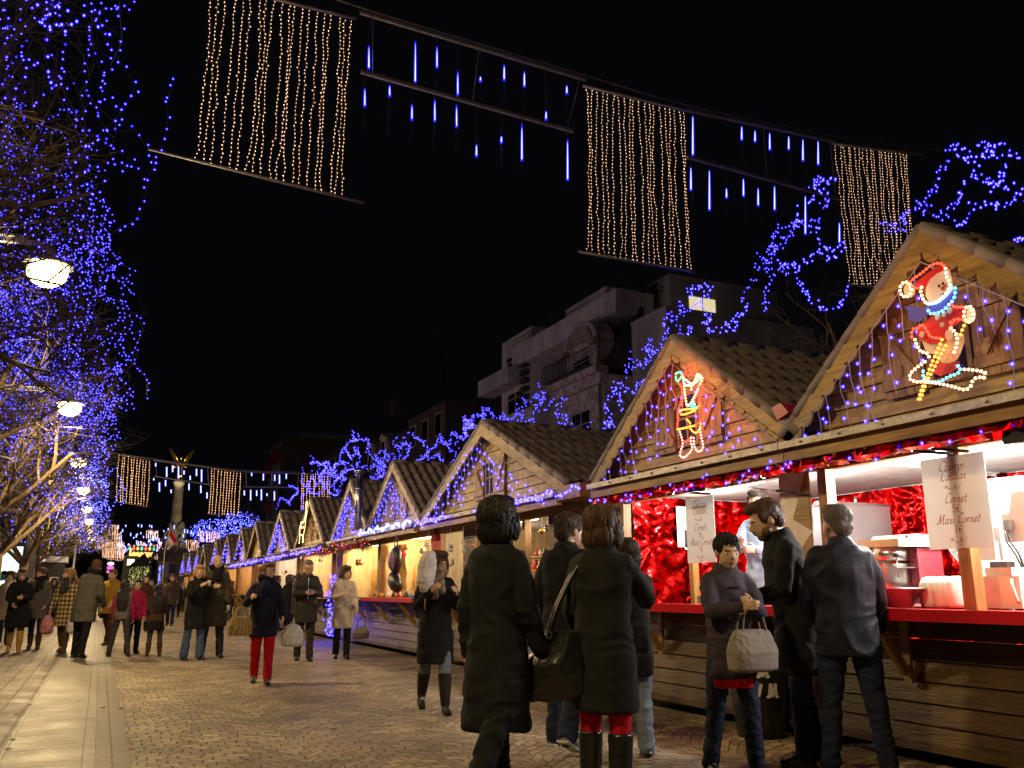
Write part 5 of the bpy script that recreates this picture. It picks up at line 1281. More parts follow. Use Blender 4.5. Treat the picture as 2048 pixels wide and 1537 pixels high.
E_WIN = emat("lit_window", (1.0, .85, .45), .75)
y1, z1 = P2(1655, 215, XB + 2.1); y0, z0 = P2(1725, 300, XB + 2.1); y1 = yD0 + 1.7; y0 = yD0 + .45
b = MB(); b.bb((XB + 3.3, yD0 - .02, z1 - 1.5), (XB + 4.9, yD0 - .003, z1 - .1)); lw = b.obj("window", E_WIN, t)
b = MB(); b.bb((XB + 4.08, yD0 - .04, z1 - 1.5), (XB + 4.12, yD0 - .021, z1 - .1)); b.bb((XB + 3.3, yD0 - .045, z1 - .9), (XB + 4.9, yD0 - .041, z1 - .86)); b.obj("frame", M_IRON, lw)
r_ = MB(); [r_.tube([(XB - .5, yB0, zB + h), (XB - .5, yB1 + 1.4, zB + h)], .025, 4) for h in (.25, .5)]; [r_.tube([(XB - .5, yB0, zB + h), (XB + 5, yB0, zB + h)], .025, 4) for h in (.25, .5)]; r_.obj("railing", M_IRON, t)
b = MB(); [b.bb((XB - .4, ya0 - .8 - k * .02, zz - 2.6 + k * .5), (XB - .1, ya0 - .1, zz - 2.3 + k * .5)) for k in range(8)]; b.obj("shutter", M_SLATE, t)
# the carved old house
t = thing("town_house", "old town house with carved arched dormer and iron balconies below the apartment block", "building", (0, 0, 0))
XH = XB - 1.4
y1, _ = P2(800, 1000, XH); y0, _ = P2(1150, 1000, XH); _, ze = P2(1060, 880, XH)
b = MB(); b.bb((XH, y0, 0), (XH + 2.3, y1, ze)); b.obj("wall", M_CARV, t)
b = MB(); b.bb((XH - .5, y0 - .1, ze), (XH + .2, y1 + .3, ze + .35)); b.bb((XH - .3, y0 - .1, ze - .5), (XH - .003, y1 + .2, ze - .003)); b.obj("cornice", M_CARV, t)
dy1, dz = P2(860, 690, XH); dy0, dz2 = P2(1075, 600, XH); dzt = (dz + dz2) / 2; dc = (dy0 + dy1) / 2; dw = (dy1 - dy0) / 2
b = MB(); b.bb((XH + .1, dy0, ze + .36), (XH + 1.2, dy1, dzt)); b.prism([(XH, dc + (dw + .2) * math.cos(a), dzt + .01 + 1.25 * math.sin(a)) for a in np.linspace(0, math.pi, 13)], (1.0, 0, 0)); b.obj("dormer", M_CARV, t)
b = MB(); b.prism([(XH - .09, dc + (dw - .15) * math.cos(a), dzt + .1 + .9 * math.sin(a)) for a in np.linspace(0, math.pi, 11)], (.08, 0, 0)); b.bb((XH - .25, dy0 - .35, dzt - .25), (XH + .09, dy0 + .25, dzt)); b.bb((XH - .25, dy1 - .25, dzt - .25), (XH + .09, dy1 + .35, dzt)); b.obj("dormer_carving", M_STONE, t)
wy1, wz1 = P2(925, 770, XH + .1); wy0, _ = P2(1048, 700, XH + .1); win(t, wy0, wy1, ze + .5, wz1, XH + .1, None, True)
wy1, wz1 = P2(912, 1165, XH); wy0, wz0 = P2(1050, 1280, XH); win(t, wy0, wy1, wz0 - 1, wz1, XH, None, True)
b = MB()
for i in range(26): y = y0 + .1 + (y1 - y0) * i / 25; b.tube([(XH - .8, y, ze + .36), (XH - .8, y, ze + 1.2)], .018, 4)
b.tube([(XH - .8, y0, ze + 1.2), (XH - .8, y1 + .2, ze + 1.2)], .03, 4); b.bb((XH - .9, y0, ze + .352), (XH + .09, y1, ze + .359)); b.obj("balcony_railing", M_IRON, t)
b = MB(); b.tube([(XH - .12, y0 + .25, 0), (XH - .12, y0 + .25, ze + 2.6)], .07, 8); b.obj("drainpipe", M_ZINC, t)
b = MB(); b.prism([(XH + .3, y0, ze + .36), (XH + 2.2, y0, ze + 3.6), (XH + 2.35, y0, ze + 3.6), (XH + 2.35, y0, ze + .36)], (0, y1 - y0, 0)); b.obj("roof", M_SLATE, t)
def house(label, cx0, cx1, cyt, X, m, c=C7, roof=None, wins=0, group="dark houses beyond the stalls", depth=9, redwhite=False):
    y1, z1 = P2(cx0, cyt, X, c); y0, _ = P2(cx1, cyt, X, c); z1 -= (roof or 0) * 1.6 + .6
    t = thing("dark_house", label, "building", (X, y0, 0), 0, group)
    MB().bb((0, 0, 0), (depth, y1 - y0, z1)).obj("wall", m, t)
    if roof:
        h = roof; b = MB(); b.prism([(-.3, -.2, z1 + .003), (depth / 2, -.2, z1 + h), (depth, -.2, z1 + .003)], (0, y1 - y0 + .4, 0)); r = b.obj("roof", M_SLATE, t)
        MB().bb((depth * .4, .4, z1 + h * .5), (depth * .4 + .8, 2.0, z1 + h + 1.3)).obj("chimney", M_STUC2, r)
    n = wins
    for k in range(n):
        for fl in range(int(z1 / 3)):
            ya = (y1 - y0) * (k + .3) / n; yb = (y1 - y0) * (k + .7) / n; zc = z1 - 2.4 - fl * 3
            if zc < 1: continue
            f = MB(); f.bb((-.06, ya - .08, zc - .08), (-.003, yb + .08, zc + 1.7)); fo = f.obj("window", M_STUC, t); MB().bb((-.075, ya, zc), (-.061, yb, zc + 1.6)).obj("pane", M_GLS, fo)
    return t, y1 - y0, z1
house("mansard house left of the apartment block with a pale dormer", 1960, 2080, 30, XB, M_STUC2, roof=1.2, wins=2)
house("narrow dark house with flat top between the mansard roofs", 1480, 1780, 190, XB, M_STUC2, wins=3)
t, L, z = house("mansard house with two pale dormers above the blue lit trees", 1190, 1475, 290, XB, M_STUC2, roof=1.0, wins=3)
for k in (.55, .92): 
    b = MB(); b.bb((-.3, L * k - .9, z - 2.2), (1, L * k + .6, z + .2)); b.prism([(-.45, L * k - 1.1, z + .203), (-.45, L * k + .8, z + .203), (-.45, L * k - .15, z + .7)], (1.4, 0, 0)); d = b.obj("dormer", M_STUC, t); MB().bb((-.315, L * k - .6, z - 1.9), (-.301, L * k + .3, z - .1)).obj("pane", M_GLS, d)
house("dark gabled house in the far middle of the right side", 640, 1100, 330, XB, M_STUC2, roof=3.0, wins=4)
house("dark house with balconies beside the red and white building", 520, 635, 400, XB, M_STUC, wins=3)
t, L, z = house("far building with white window strips and red balcony boxes", 395, 485, 410, XB - 3, M_STUC2, wins=0)
for k in range(4):
    b = MB(); b.bb((-.1, L * (k + .2) / 4, 1), (-.003, L * (k + .55) / 4, z - .6)); b.obj("window_strip", mat("pale_strip", (.5, .5, .52), .5), t)
for (k, zz_) in ((.8, .84), (.2, .9), (.55, .6), (.9, .4), (.3, .45), (.7, .2)):
    MB().bb((-1.0, L * k - 1.6, z * zz_ - 1.2), (-.101, L * k + 1.6, z * zz_)).obj("balcony", M_REDPAINT, t)
b = MB(); b.bb((XB, -2, 0), (XB + 9, 16.3, 9.3)); 
t = thing("dark_house", "dim house wall behind the bare trees at the right", "building", (0, 0, 0), 0, "dark houses beyond the stalls"); b.obj("wall", M_STUC2, t)
for k in range(6):
    for z in (2.5, 5.7):
        f = MB().bb((XB - .05, .2 + k * 2.6, z), (XB - .003, 1.4 + k * 2.6, z + 2)).obj("window", M_STUC, t); MB().bb((XB - .065, .3 + k * 2.6, z + .1), (XB - .051, 1.3 + k * 2.6, z + 1.9)).obj("pane", M_GLS, f)
b = MB(); b.prism([(XB - .4, -2, 9.303), (XB + 4, -2, 11.4), (XB + 9, -2, 9.303)], (0, 18.3, 0)); b.obj("roof", M_SLATE, t)
tag(MB().tube([atX(893, 850, 21), atX(890, 760, 21), atX(880, 695, 21)], .03, 4).obj("roof_aerial", M_IRON), "thin aerial rising from the dark roofs", "aerial")
# left side of the street: dark blocks behind the trees, and the end of the street
for i, (x0, x1, y0, y1, z, lb) in enumerate(((-24, -13, -5, 30, 15, "long dark block beside the nearest left trees"), (-24, -13.5, 30.5, 70, 13, "dark block behind the middle of the left tree row"), (-26, -14, 70.5, 150, 14, "dark block at the far end of the left tree row"))):
    t = thing("dark_house", lb, "building", (x1, y0, 0), 0, "dark houses on the left side"); MB().bb((x0 - x1, 0, 0), (0, y1 - y0, z)).obj("wall", M_STUC2, t)
    for k in range(int((y1 - y0) / 5)):
        for fl in range(3):
            MB().bb((.003, 1 + k * 5, 4 + fl * 3.4), (.05, 2.6 + k * 5, 6 + fl * 3.4)).obj("window", M_GLS, t)
t = thing("dark_house", "low dark block closing the end of the street", "building", (-20, 175, 0), 0, "dark houses on the left side"); MB().bb((0, 0, 0), (75, 8, 9)).obj("wall", M_STUC2, t)
MB().prism([(-1, -.5, 9.003), (-1, 4, 12.5), (-1, 8.5, 9.003)], (77, 0, 0)).obj("roof", M_SLATE, t)

# ================================================================== MONUMENT WITH THE GILDED ANGEL
YM = 110.0; mo = atY(344, 1130, YM); mx = mo.x
def mz(py): return atY(344, py, YM).z
mk = 0.0598
t = thing("monument_column", "carved stone column on a sculpted base, carrying the gilded angel", "monument", (mx, YM, 0))
b = MB(); b.bb((-1.55, -1.5, 0), (1.55, 1.5, mz(1108))); b.bb((-1.75, -1.7, mz(1108) + .003), (1.75, 1.7, mz(1104))); b.obj("pedestal", M_STONE, t)
b = MB(); b.lathe([(1.1, mz(1104)), (.9, mz(1080)), (.75, mz(1060)), (.62, mz(1045)), (.66, mz(1040)), (.6, mz(1030)), (.56, mz(1010)), (.62, mz(1008)), (.62, mz(1005)), (.55, mz(1000)), (.52, mz(982)), (.58, mz(980)), (.55, mz(976)), (.5, mz(972)), (.62, mz(968)), (.66, mz(963)), (.55, mz(962)), (.4, mz(956)), (.0, mz(955))], (0, 0, 0), 20)
b.obj("shaft", M_STONE, t)
rr = random.Random(3); b = MB()
for i in range(46):
    a = rr.uniform(0, 6.28); h = rr.random(); r0 = .75 + (1 - h) * .75
    b.ell((math.cos(a) * r0, math.sin(a) * r0, mz(1104) + h * (mz(1050) - mz(1104))), (rr.uniform(.16, .34), rr.uniform(.16, .34), rr.uniform(.3, .7)), (rr.uniform(-.5, .5), rr.uniform(-.5, .5), 0), 8, 6)
b.obj("sculpted_figures", M_STONE, t)
t = thing("angel_statue", "gilded winged angel statue on top of the column", "statue", (mx, YM, mz(955)))
def skin_mesh(name, chains, m, parent, sub=2):
    me = bpy.data.meshes.new(name + "_s"); vs = []; es = []; rs = []
    for ch in chains:
        o = len(vs)
        for (p, r) in ch: vs.append(p); rs.append(r)
        es += [(o + i, o + i + 1) for i in range(len(ch) - 1)]
    me.from_pydata(vs, es, [])
    o = bpy.data.objects.new(name, me); S.collection.objects.link(o)
    return o
b = MB(); b.lathe([(.5, 0), (.46, .3), (.36, .8), (.28, 1.3), (.3, 1.6), (.34, 1.85), (.2, 2.05), (.09, 2.12), (.09, 2.2)], (0, 0, 0), 14); b.ell((0, 0, 2.34), (.16, .18, .21), None, 10, 8); b.tube([(-.3, 0, 1.85), (-.55, -.1, 1.45), (-.75, -.35, 1.3)], .1, 7, True, .06); b.tube([(.3, 0, 1.85), (.5, -.1, 1.4), (.6, -.3, 1.2)], .1, 7, True, .06)
b.ell((-.75, -.35, 1.35), (.28, .06, .28), None, 12, 6); b.obj("figure", M_GOLD, t)
for s in (-1, 1):
    b = MB()
    for k in range(9):
        f = k / 8; x0 = .15 + f * .95; z0 = 1.7 + f * 1.5; b.prism([(s * x0, .1, z0 + .12), (s * (x0 + .12), .1, z0 + .2), (s * (x0 + .42 - .1 * f), .1, z0 - .28 + f * .45), (s * (x0 + .25), .1, z0 - .5 + f * .5)], (0, .05, 0))
    b.tube([(s * .12, .12, 1.6), (s * .7, .12, 2.7), (s * 1.36, .12, 3.55)], .1, 6, True, .03); b.obj("wing", M_GOLD, t)
for (dx, dy, e, zt) in ((-4, -16, 30000, mz(922)), (5, -14, 3500, mz(1000))):
    l = lamp('SPOT', (mx + dx, YM + dy, 1.5), e, (1, .82, .5), .3, None, spot_size=R(13 if dx < 0 else 34), spot_blend=.4); l.rotation_euler = (Vector((mx, YM, zt)) - l.location).to_track_quat('-Z', 'Y').to_euler()
# flag
fo = atY(346, 1115, 60); t = thing("flag", "red and white flag hanging on a slanted pole before the column", "flag", (fo.x, 60, 0))
p1 = atY(330, 1100, 60) - Vector((fo.x, 60, 0)); p2 = atY(341, 1056, 60) - Vector((fo.x, 60, 0)); MB().tube([(p1.x, 0, 0), p1, p2], .025, 6).obj("pole", M_WHITE, t)
def flagpart(name, m, f0, f1):
    b = MB(); b.smooth = True; nx, ny = 10, 6; a0 = atY(341, 1056, 60); a1 = atY(333, 1098, 60); c0 = atY(354, 1083, 60); c1_ = atY(336, 1100, 60); o = Vector((fo.x, 60, 0))
    vs = []
    for j in range(ny + 1):
        for i in range(nx + 1):
            u = f0 + (f1 - f0) * i / nx; v = j / ny; p = (a0.lerp(c0, v)).lerp(a1.lerp(c1_, v), u) - o; p.y += .12 * math.sin(u * 7 + v * 3); vs.append(p)
    b.add(vs, [(j * (nx + 1) + i, j * (nx + 1) + i + 1, (j + 1) * (nx + 1) + i + 1, (j + 1) * (nx + 1) + i) for j in range(ny) for i in range(nx)]); b.obj(name, m, t)
flagpart("red_band", mat("flag_red", (.6, .02, .03), .6), 0, .35); flagpart("white_band", mat("flag_white", (.65, .6, .6), .6), .35, 1)
# row of huts seen from their ends, far left of the long row
for k in range(4):
    q = atY(322 + k * 6.5, 1150, 72); t = thing("small_hut", ["leftmost", "second from left", "third from left", "rightmost"][k] + " of four far tiny huts with blue edged roofs", "market stall", (q.x, 72 + k * .6, 0), 0, "tiny far huts")
    b = MB(); b.bb((-.1, 0, 0), (.5, 2, 2.2)); b.obj("wall", M_DARKW, t); b = MB(); b.prism([(-.15, -.1, 2.2), (.6, -.1, 2.2), (.55, 1, 3.4), (-.1, 1, 3.4)], (0, .1, 0)); b.obj("roof", M_TILE, t)
    b = MB(); rr = random.Random(k); [b.blob((-.12 + rr.gauss(0, .03), -.12, rr.uniform(1.2, 3.1)), .035) for _ in range(40)]; tag(b.obj("bulbs", E_BLUE_FAR, t), kind="stuff")
# ------------------------------------------------------------------ things along the far left
t = thing("shop_pavilion", "dark pavilion with a bright lit shop window at the left edge", "building", (-9.5, 47.0, 0))
q0 = atY(-60, 1092, 47); q1 = atY(41, 1140, 47)
MB().bb((0, .1, 0), (q1.x + 9.5 + .25, 5, 6.6)).obj("wall", M_SLATE, t)
MB().bb((q1.x + 9.5 - 3.2, .02, 1.2), (q1.x + 9.5, .099, q0.z)).obj("lit_window", emat("shop_light", (.75, 1.0, .95), 1.6), t)
b = MB(); b.bb((q1.x + 9.5 + .003, -.02, 0), (q1.x + 9.5 + .12, .098, 4.2)); b.bb((q1.x + 9.5 - 3.3, -.02, q0.z + .003), (q1.x + 9.5 + .002, .098, q0.z + .2)); b.obj("frame", M_BLACK, t)
b = MB(); fr = lambda u, v, q: (q1.x + 9.5 - 1.9 + u, .01 - q, v); write(b, "oui", 1.5, 1.75, .62, fr, 0, (.06, .12), .08); b.ell((q1.x + 9.5 - 1.75, .012, 2.3), (.4, .006, .4), None, 20, 8); b.obj("lettering", mat("sign_teal", (.02, .2, .3), .4), t)
b = MB(); b.prism([(0, -1.3, 4.3), (q1.x + 10.2, -1.3, 4.3), (q1.x + 10.2, .099, 5.0), (0, .099, 5.0)], (0, 0, .12)); b.obj("awning", mat("dark_awning", (.05, .045, .04), .8), t)
def neon(px, py0, py1, Y, cols_, label, wdt=.22):
    q0 = atY(px, py0, Y); q1 = atY(px, py1, Y); t = thing("neon_sign", label, "neon sign", (q0.x, Y, q1.z)); H_ = q0.z - q1.z; n = len(cols_)
    for i, m in enumerate(cols_): MB().ell((0, -.03, H_ * (1 - (i + .5) / n)), (wdt / 2, .02, H_ / n * .42), None, 10, 6).obj("tube", m, t)
    MB().bb((-wdt * .6, .0, 0), (wdt * .6, .05, H_)).obj("backing", M_BLACK, t); MB().tube([(0, .06, 0), (0, .06, H_ + .1 - 0)], .02, 5).obj("bracket", M_IRON, t)
    MB().tube([(.0, .08, -q1.z), (0, .08, H_)], .03, 5).obj("pole", M_IRON, t)
E_ORG = emat("orange_neon", (1.0, .16, .02), 1.8); E_RN = emat("red_neon", (1.0, .1, .08), 2); E_GN = emat("green_neon", (.1, .9, .5), 1.2); E_VN = emat("violet_neon", (.6, .45, 1), 3); E_MAG = emat("magenta_neon", (1, .1, .7), 1.5)
neon(51, 1038, 1092, 58, [E_ORG] * 4, "tall orange neon sign at the far left, left of the dotted one", .3)
neon(64, 1028, 1108, 60, [E_RN, E_ORG, E_VN, E_RN, E_WHITEL, E_GN, E_GN, E_RN], "dotted neon column of red, violet and green discs at the far left", .2)
neon(222, 1124, 1148, 95, [E_VN, E_MAG, E_MAG], "small magenta neon sign behind the crowd", .6)
# kiosk
q = atY(108, 1113, 58); t = thing("kiosk", "steel roofed newspaper kiosk behind the women at the left", "kiosk", (q.x, 58, 0)); 
MB().bb((-.75, 0, q.z - .35), (.75, 1.5, q.z)).obj("roof", M_STEEL, t); MB().bb((-.6, .1, 0), (.6, 1.4, q.z - .351)).obj("body", M_BLACK, t)
MB().bb((-.1, .06, 1.35), (.35, .098, 2.0)).obj("magazine_rack", mat("magazines", (.55, .4, .3), .5, 0, .8, 14), t); MB().bb((-.7, -.05, q.z - .25), (-.45, -.003, q.z - .1)).obj("lamp", E_VN, t); MB().bb((-.58, .06, 1.1), (-.3, .098, 2.1)).obj("poster", mat("pale_poster", (.6, .55, .45), .5, 0, .3, 6), t)
q = atY(152, 1090, 62); tag(MB().tube([(q.x, 62, 0), q], .06, 8).obj("white_mast", M_WHITE), "slim white mast standing behind the plaid coat", "mast")
q = atY(124, 1048, 52); t = thing("security_camera", "white dome camera on a horizontal arm among the branches", "camera", (q.x, 52, q.z)); MB().tube([(-.9, 0, 0), (0, 0, 0)], .04, 6).obj("arm", M_WHITE, t); MB().lathe([(.1, .25), (.11, -.1), (.1, -.12)], (0, 0, 0), 10).obj("housing", M_WHITE, t); MB().ell((0, 0, -.22), (.13, .13, .13), None, 10, 8).obj("dome", mat("smoky_dome", (.3, .3, .3), .1), t); MB().tube([(-.9, 0, .3), (-.9, 0, -q.z)], .07, 8).obj("pole", M_IRON, t)
q = atY(50, 1005, 50); t = thing("flag", "limp white flag on a staff at the far left", "flag", (q.x, 50, 0)); MB().tube([(0, 0, 0), (0, 0, q.z + .6)], .03, 6).obj("pole", M_WHITE, t); b = MB(); b.prism([(-.02, -.02, q.z + .4), (-.3, -.02, q.z - 1.2), (-.05, -.02, q.z - 1.8), (0, -.02, q.z - .9)], (0, .04, 0)); b.obj("cloth", mat("flag_white", (.6, .6, .6)), t)
# lit bush under a black canopy, lit sign with figures, bright booth in the distance
q = atY(278, 1140, 64); t = thing("lit_bush", "round bush wrapped in yellowish net lights, under the black canopy", "bush", (q.x, 64, 0)); rr = random.Random(5); b = MB(); [b.add([c_, c_ + Vector((.12, 0, .08)), c_ + Vector((.02, .1, -.08))], [(0, 1, 2)]) for c_ in [Vector((rr.gauss(0, .45), rr.gauss(0, .4), 1.5 + rr.gauss(0, .7))) for _ in range(700)]]; b.obj("foliage", mat("bush_green", (.06, .09, .03), .8), t); MB().tube([(0, 0, 0), (0, 0, 1.6)], .06, 6).obj("stem", M_BARK, t)
b = MB(); [b.blob((rr.uniform(-.6, .6), -.5, rr.uniform(1.5, 3.1)), .022) for _ in range(260)]; tag(b.obj("net_lights", emat("lime_diode", (.9, 1, .35), .8), t), kind="stuff")
q = atY(290, 1106, 62); t = thing("stall_canopy", "black pointed canopy standing over the lit bush", "canopy", (q.x, 62, 0)); b = MB(); b.add([(0, 0, q.z), (-1.0, -.8, q.z - .95), (.35, -.8, q.z - .8), (.35, .8, q.z - .8), (-1.0, .8, q.z - .95)], [(0, 1, 2), (0, 2, 3), (0, 3, 4), (0, 4, 1)]); b.obj("cloth", M_BLACK, t); MB().tube([(0, 0, 0), (0, 0, q.z)], .04, 6).obj("mast", M_IRON, t)
q0 = atY(254, 1114, 90); q1 = atY(312, 1092, 90); t = thing("lit_sign", "far lit sign with row of red, green and gold figures over golden letters", "sign", q0)
w_ = q1.x - q0.x; h_ = q1.z - q0.z; MB().bb((0, .05, -.2), (w_, .1, h_)).obj("backing", M_BLACK, t)
b = MB(); fr = lambda u, v, q: (w_ / 2 + u, -.02, v); write(b, "laneoer", 0, .05, .7, fr, 0, (.1, .08), .05); b.obj("lettering", emat("gold_letters", (1, .5, .15), 1.4), t)
for i in range(7): 
    x = w_ * (i + .5) / 7; MB().ell((x, -.05, h_ * .72), (.12, .06, .16), None, 10, 6).obj("figure", [E_GN, E_RN, emat("gold_letters", (1, .5, .15), 1.4)][i % 3], t); MB().ell((x, -.05, h_ * .72 + .26), (.07, .05, .07), None, 8, 6).obj("figure", [E_RN, emat("gold_letters", (1, .5, .15), 1.4), E_GN][i % 3], t)
MB().bb((.2, .12, -q0.z), (.3, .2, 0)).obj("post", M_IRON, t); MB().bb((w_ - .3, .12, -q0.z), (w_ - .2, .2, 0)).obj("post", M_IRON, t)
q0 = atY(254, 1131, 88); q1 = atY(269, 1119, 88); t = thing("booth", "far booth with a bright white front below the lit sign", "booth", (q0.x, 88, 0)); MB().bb((-.3, .05, 0), (q1.x - q0.x + .3, 1.5, q1.z + .3)).obj("body", M_DARK, t); MB().bb((0, 0, q0.z), (q1.x - q0.x, .045, q1.z)).obj("lit_front", emat("booth_light", (1, .95, .8), 2), t)
# ================================================================== PEOPLE
_dg = None
def remesh(b, name, mats, parent, vox, smooth=3, fold=0.0, fscale=(6, 6, 3), seed=0, loc=None):
    """fuse the overlapping volumes of b into one continuous skin, smooth it, add cloth folds"""
    me = b.mesh("tmp", [])
    o = bpy.data.objects.new("tmp", me); S.collection.objects.link(o)
    m = o.modifiers.new("r", 'REMESH'); m.mode = 'VOXEL'; m.voxel_size = vox; m.use_smooth_shade = True
    s = o.modifiers.new("s", 'SMOOTH'); s.iterations = smooth; s.factor = .6
    dg = bpy.context.evaluated_depsgraph_get(); ev = o.evaluated_get(dg)
    out = bpy.data.meshes.new_from_object(ev, depsgraph=dg); out.name = name
    bpy.data.objects.remove(o); bpy.data.meshes.remove(me)
    if fold:
        n = len(out.vertices); co = np.empty(n * 3, np.float32); out.vertices.foreach_get("co", co); co = co.reshape(-1, 3)
        no = np.empty(n * 3, np.float32); out.vertices.foreach_get("normal", no); no = no.reshape(-1, 3)
        f = np.array(fscale); off = seed * 3.7
        d = np.empty(n, np.float32)
        for i in range(n):
            q = co[i]; p = Vector((q[0] * f[0] + off, q[1] * f[1], q[2] * f[2] + off)); w = mnoise.noise(p * .5)
            v = mnoise.noise(p + Vector((w, w, w)) * 1.6); d[i] = max(-.35, 1 - abs(v) * 2.4)
        co += no * (d * fold)[:, None]
        out.vertices.foreach_set("co", co.reshape(-1)); out.update()
    for mt in (mats if isinstance(mats, (list, tuple)) else [mats]): out.materials.append(mt)
    ob = bpy.data.objects.new(name, out); S.collection.objects.link(ob); ob.parent = parent
    if loc is not None: ob.location = loc
    return ob
def rotX(a): return Matrix.Rotation(a, 3, 'X')
def rotZ(a): return Matrix.Rotation(a, 3, 'Z')
def rotY(a): return Matrix.Rotation(a, 3, 'Y')
def rings(b, rs, n=18):
    """rs: (centre, rx, ry[, tilt matrix])"""
    vs = []
    for r in rs:
        c, rx, ry = Vector(r[0]), r[1], r[2]; m = r[3] if len(r) > 3 else None
        for j in range(n):
            a = 2 * math.pi * j / n; q = Vector((rx * math.copysign(abs(math.cos(a)) ** .85, math.cos(a)), ry * math.sin(a), 0))
            vs.append(c + (m @ q if m else q))
    k = len(rs)
    fs = [(i * n + j, i * n + (j + 1) % n, (i + 1) * n + (j + 1) % n, (i + 1) * n + j) for i in range(k - 1) for j in range(n)]
    fs += [tuple(range(n - 1, -1, -1)), tuple((k - 1) * n + j for j in range(n))]
    b.smooth = True; b.add(vs, fs); b.smooth = False
def limb(b, P, Rr, n=12):
    b.tube(P, list(Rr), n, True)
    for p, r in zip(P, Rr): b.ell(p, (r * .985,) * 3, None, 10, 8)
SK = {}
def skin(tone):
    c = {'fair': (.56, .35, .25), 'mid': (.40, .22, .14), 'asian': (.52, .34, .22)}[tone]
    if tone not in SK: SK[tone] = mat("skin_" + tone, c, .5, 0, .08, 6, .1, 60)
    return SK[tone]
def cloth(name, c, rough=.85, var=.08, sheen=0.0): return mat("cloth_" + name, c, rough, 0, var, 5, .25, 90, (1, 1, 1), .15, sheen)
C_BLACK = cloth("black", (.012, .012, .013)); C_CHAR = cloth("charcoal", (.03, .03, .033)); C_NAVY = cloth("navy", (.012, .013, .04)); C_OLIVE = cloth("olive", (.055, .045, .028)); C_DENIM = cloth("denim", (.06, .09, .16)); C_DDENIM = cloth("dark_denim", (.018, .024, .05)); C_LDENIM = cloth("light_denim", (.17, .21, .28)); C_BEIGE = cloth("beige", (.5, .42, .34)); C_RED = cloth("red", (.42, .008, .02)); C_GREY = cloth("grey", (.10, .095, .085)); C_DGREY = cloth("dark_grey", (.045, .043, .045)); C_BROWN = cloth("brown", (.06, .032, .018)); C_MUST = cloth("mustard", (.42, .25, .03)); C_MAG = cloth("magenta", (.32, .015, .07)); C_TAN = cloth("tan_leather", (.42, .25, .06), .5); C_LBLUE = cloth("light_blue", (.35, .45, .6)); C_WHITE = cloth("white", (.75, .73, .7)); C_PURP = cloth("aubergine_wool", (.05, .04, .055))
C_LEATHER = mat("black_leather", (.01, .01, .01), .3, 0, .1, 5, .3, 40)
def plaid():
    m = bpy.data.materials.new("plaid_wool"); t, b = nt(m); tc = node(t, "ShaderNodeTexCoord"); sx = node(t, "ShaderNodeSeparateXYZ"); t.links.new(tc.outputs["Object"], sx.inputs[0])
    outs = []
    for k, s in (("X", 13.), ("Z", 11.)):
        a = node(t, "ShaderNodeMath", operation='MULTIPLY'); a.inputs[1].default_value = s; t.links.new(sx.outputs[k], a.inputs[0])
        f = node(t, "ShaderNodeMath", operation='FRACT'); t.links.new(a.outputs[0], f.inputs[0]); g = node(t, "ShaderNodeMath", operation='GREATER_THAN'); g.inputs[1].default_value = .5; t.links.new(f.outputs[0], g.inputs[0]); outs.append(g)
    ad = node(t, "ShaderNodeMath", operation='ADD'); t.links.new(outs[0].outputs[0], ad.inputs[0]); t.links.new(outs[1].outputs[0], ad.inputs[1])
    mu = node(t, "ShaderNodeMath", operation='MULTIPLY'); mu.inputs[1].default_value = .5; t.links.new(ad.outputs[0], mu.inputs[0])
    cr = node(t, "ShaderNodeValToRGB"); cr.color_ramp.elements[0].color = (.55, .42, .18, 1); cr.color_ramp.elements[1].color = (.03, .022, .015, 1); e = cr.color_ramp.elements.new(.5); e.color = (.22, .16, .07, 1)
    t.links.new(mu.outputs[0], cr.inputs[0]); t.links.new(cr.outputs[0], b.inputs["Base Color"]); b.inputs["Roughness"].default_value = .9
    return m
C_PLAID = plaid()
HAIR = {'black': mat("hair_black", (.012, .009, .008), .45, 0, .3, 4, .5, 60, (6, 6, 1)), 'dark': mat("hair_dark_brown", (.035, .02, .012), .45, 0, .3, 4, .5, 60, (6, 6, 1)), 'brown': mat("hair_brown", (.10, .05, .025), .45, 0, .3, 4, .5, 60, (6, 6, 1)), 'blond': mat("hair_blond", (.42, .26, .10), .45, 0, .3, 4, .5, 60, (6, 6, 1)), 'grey': mat("hair_grey", (.16, .15, .14), .5, 0, .3, 4, .5, 60, (6, 6, 1))}
M_EYE = mat("eye_dark", (.02, .012, .01), .15); M_EYEW = mat("eye_white", (.6, .57, .52), .3); M_LIP = mat("lip", (.30, .08, .07), .5); M_SOLE = mat("shoe_sole", (.5, .48, .42), .6)

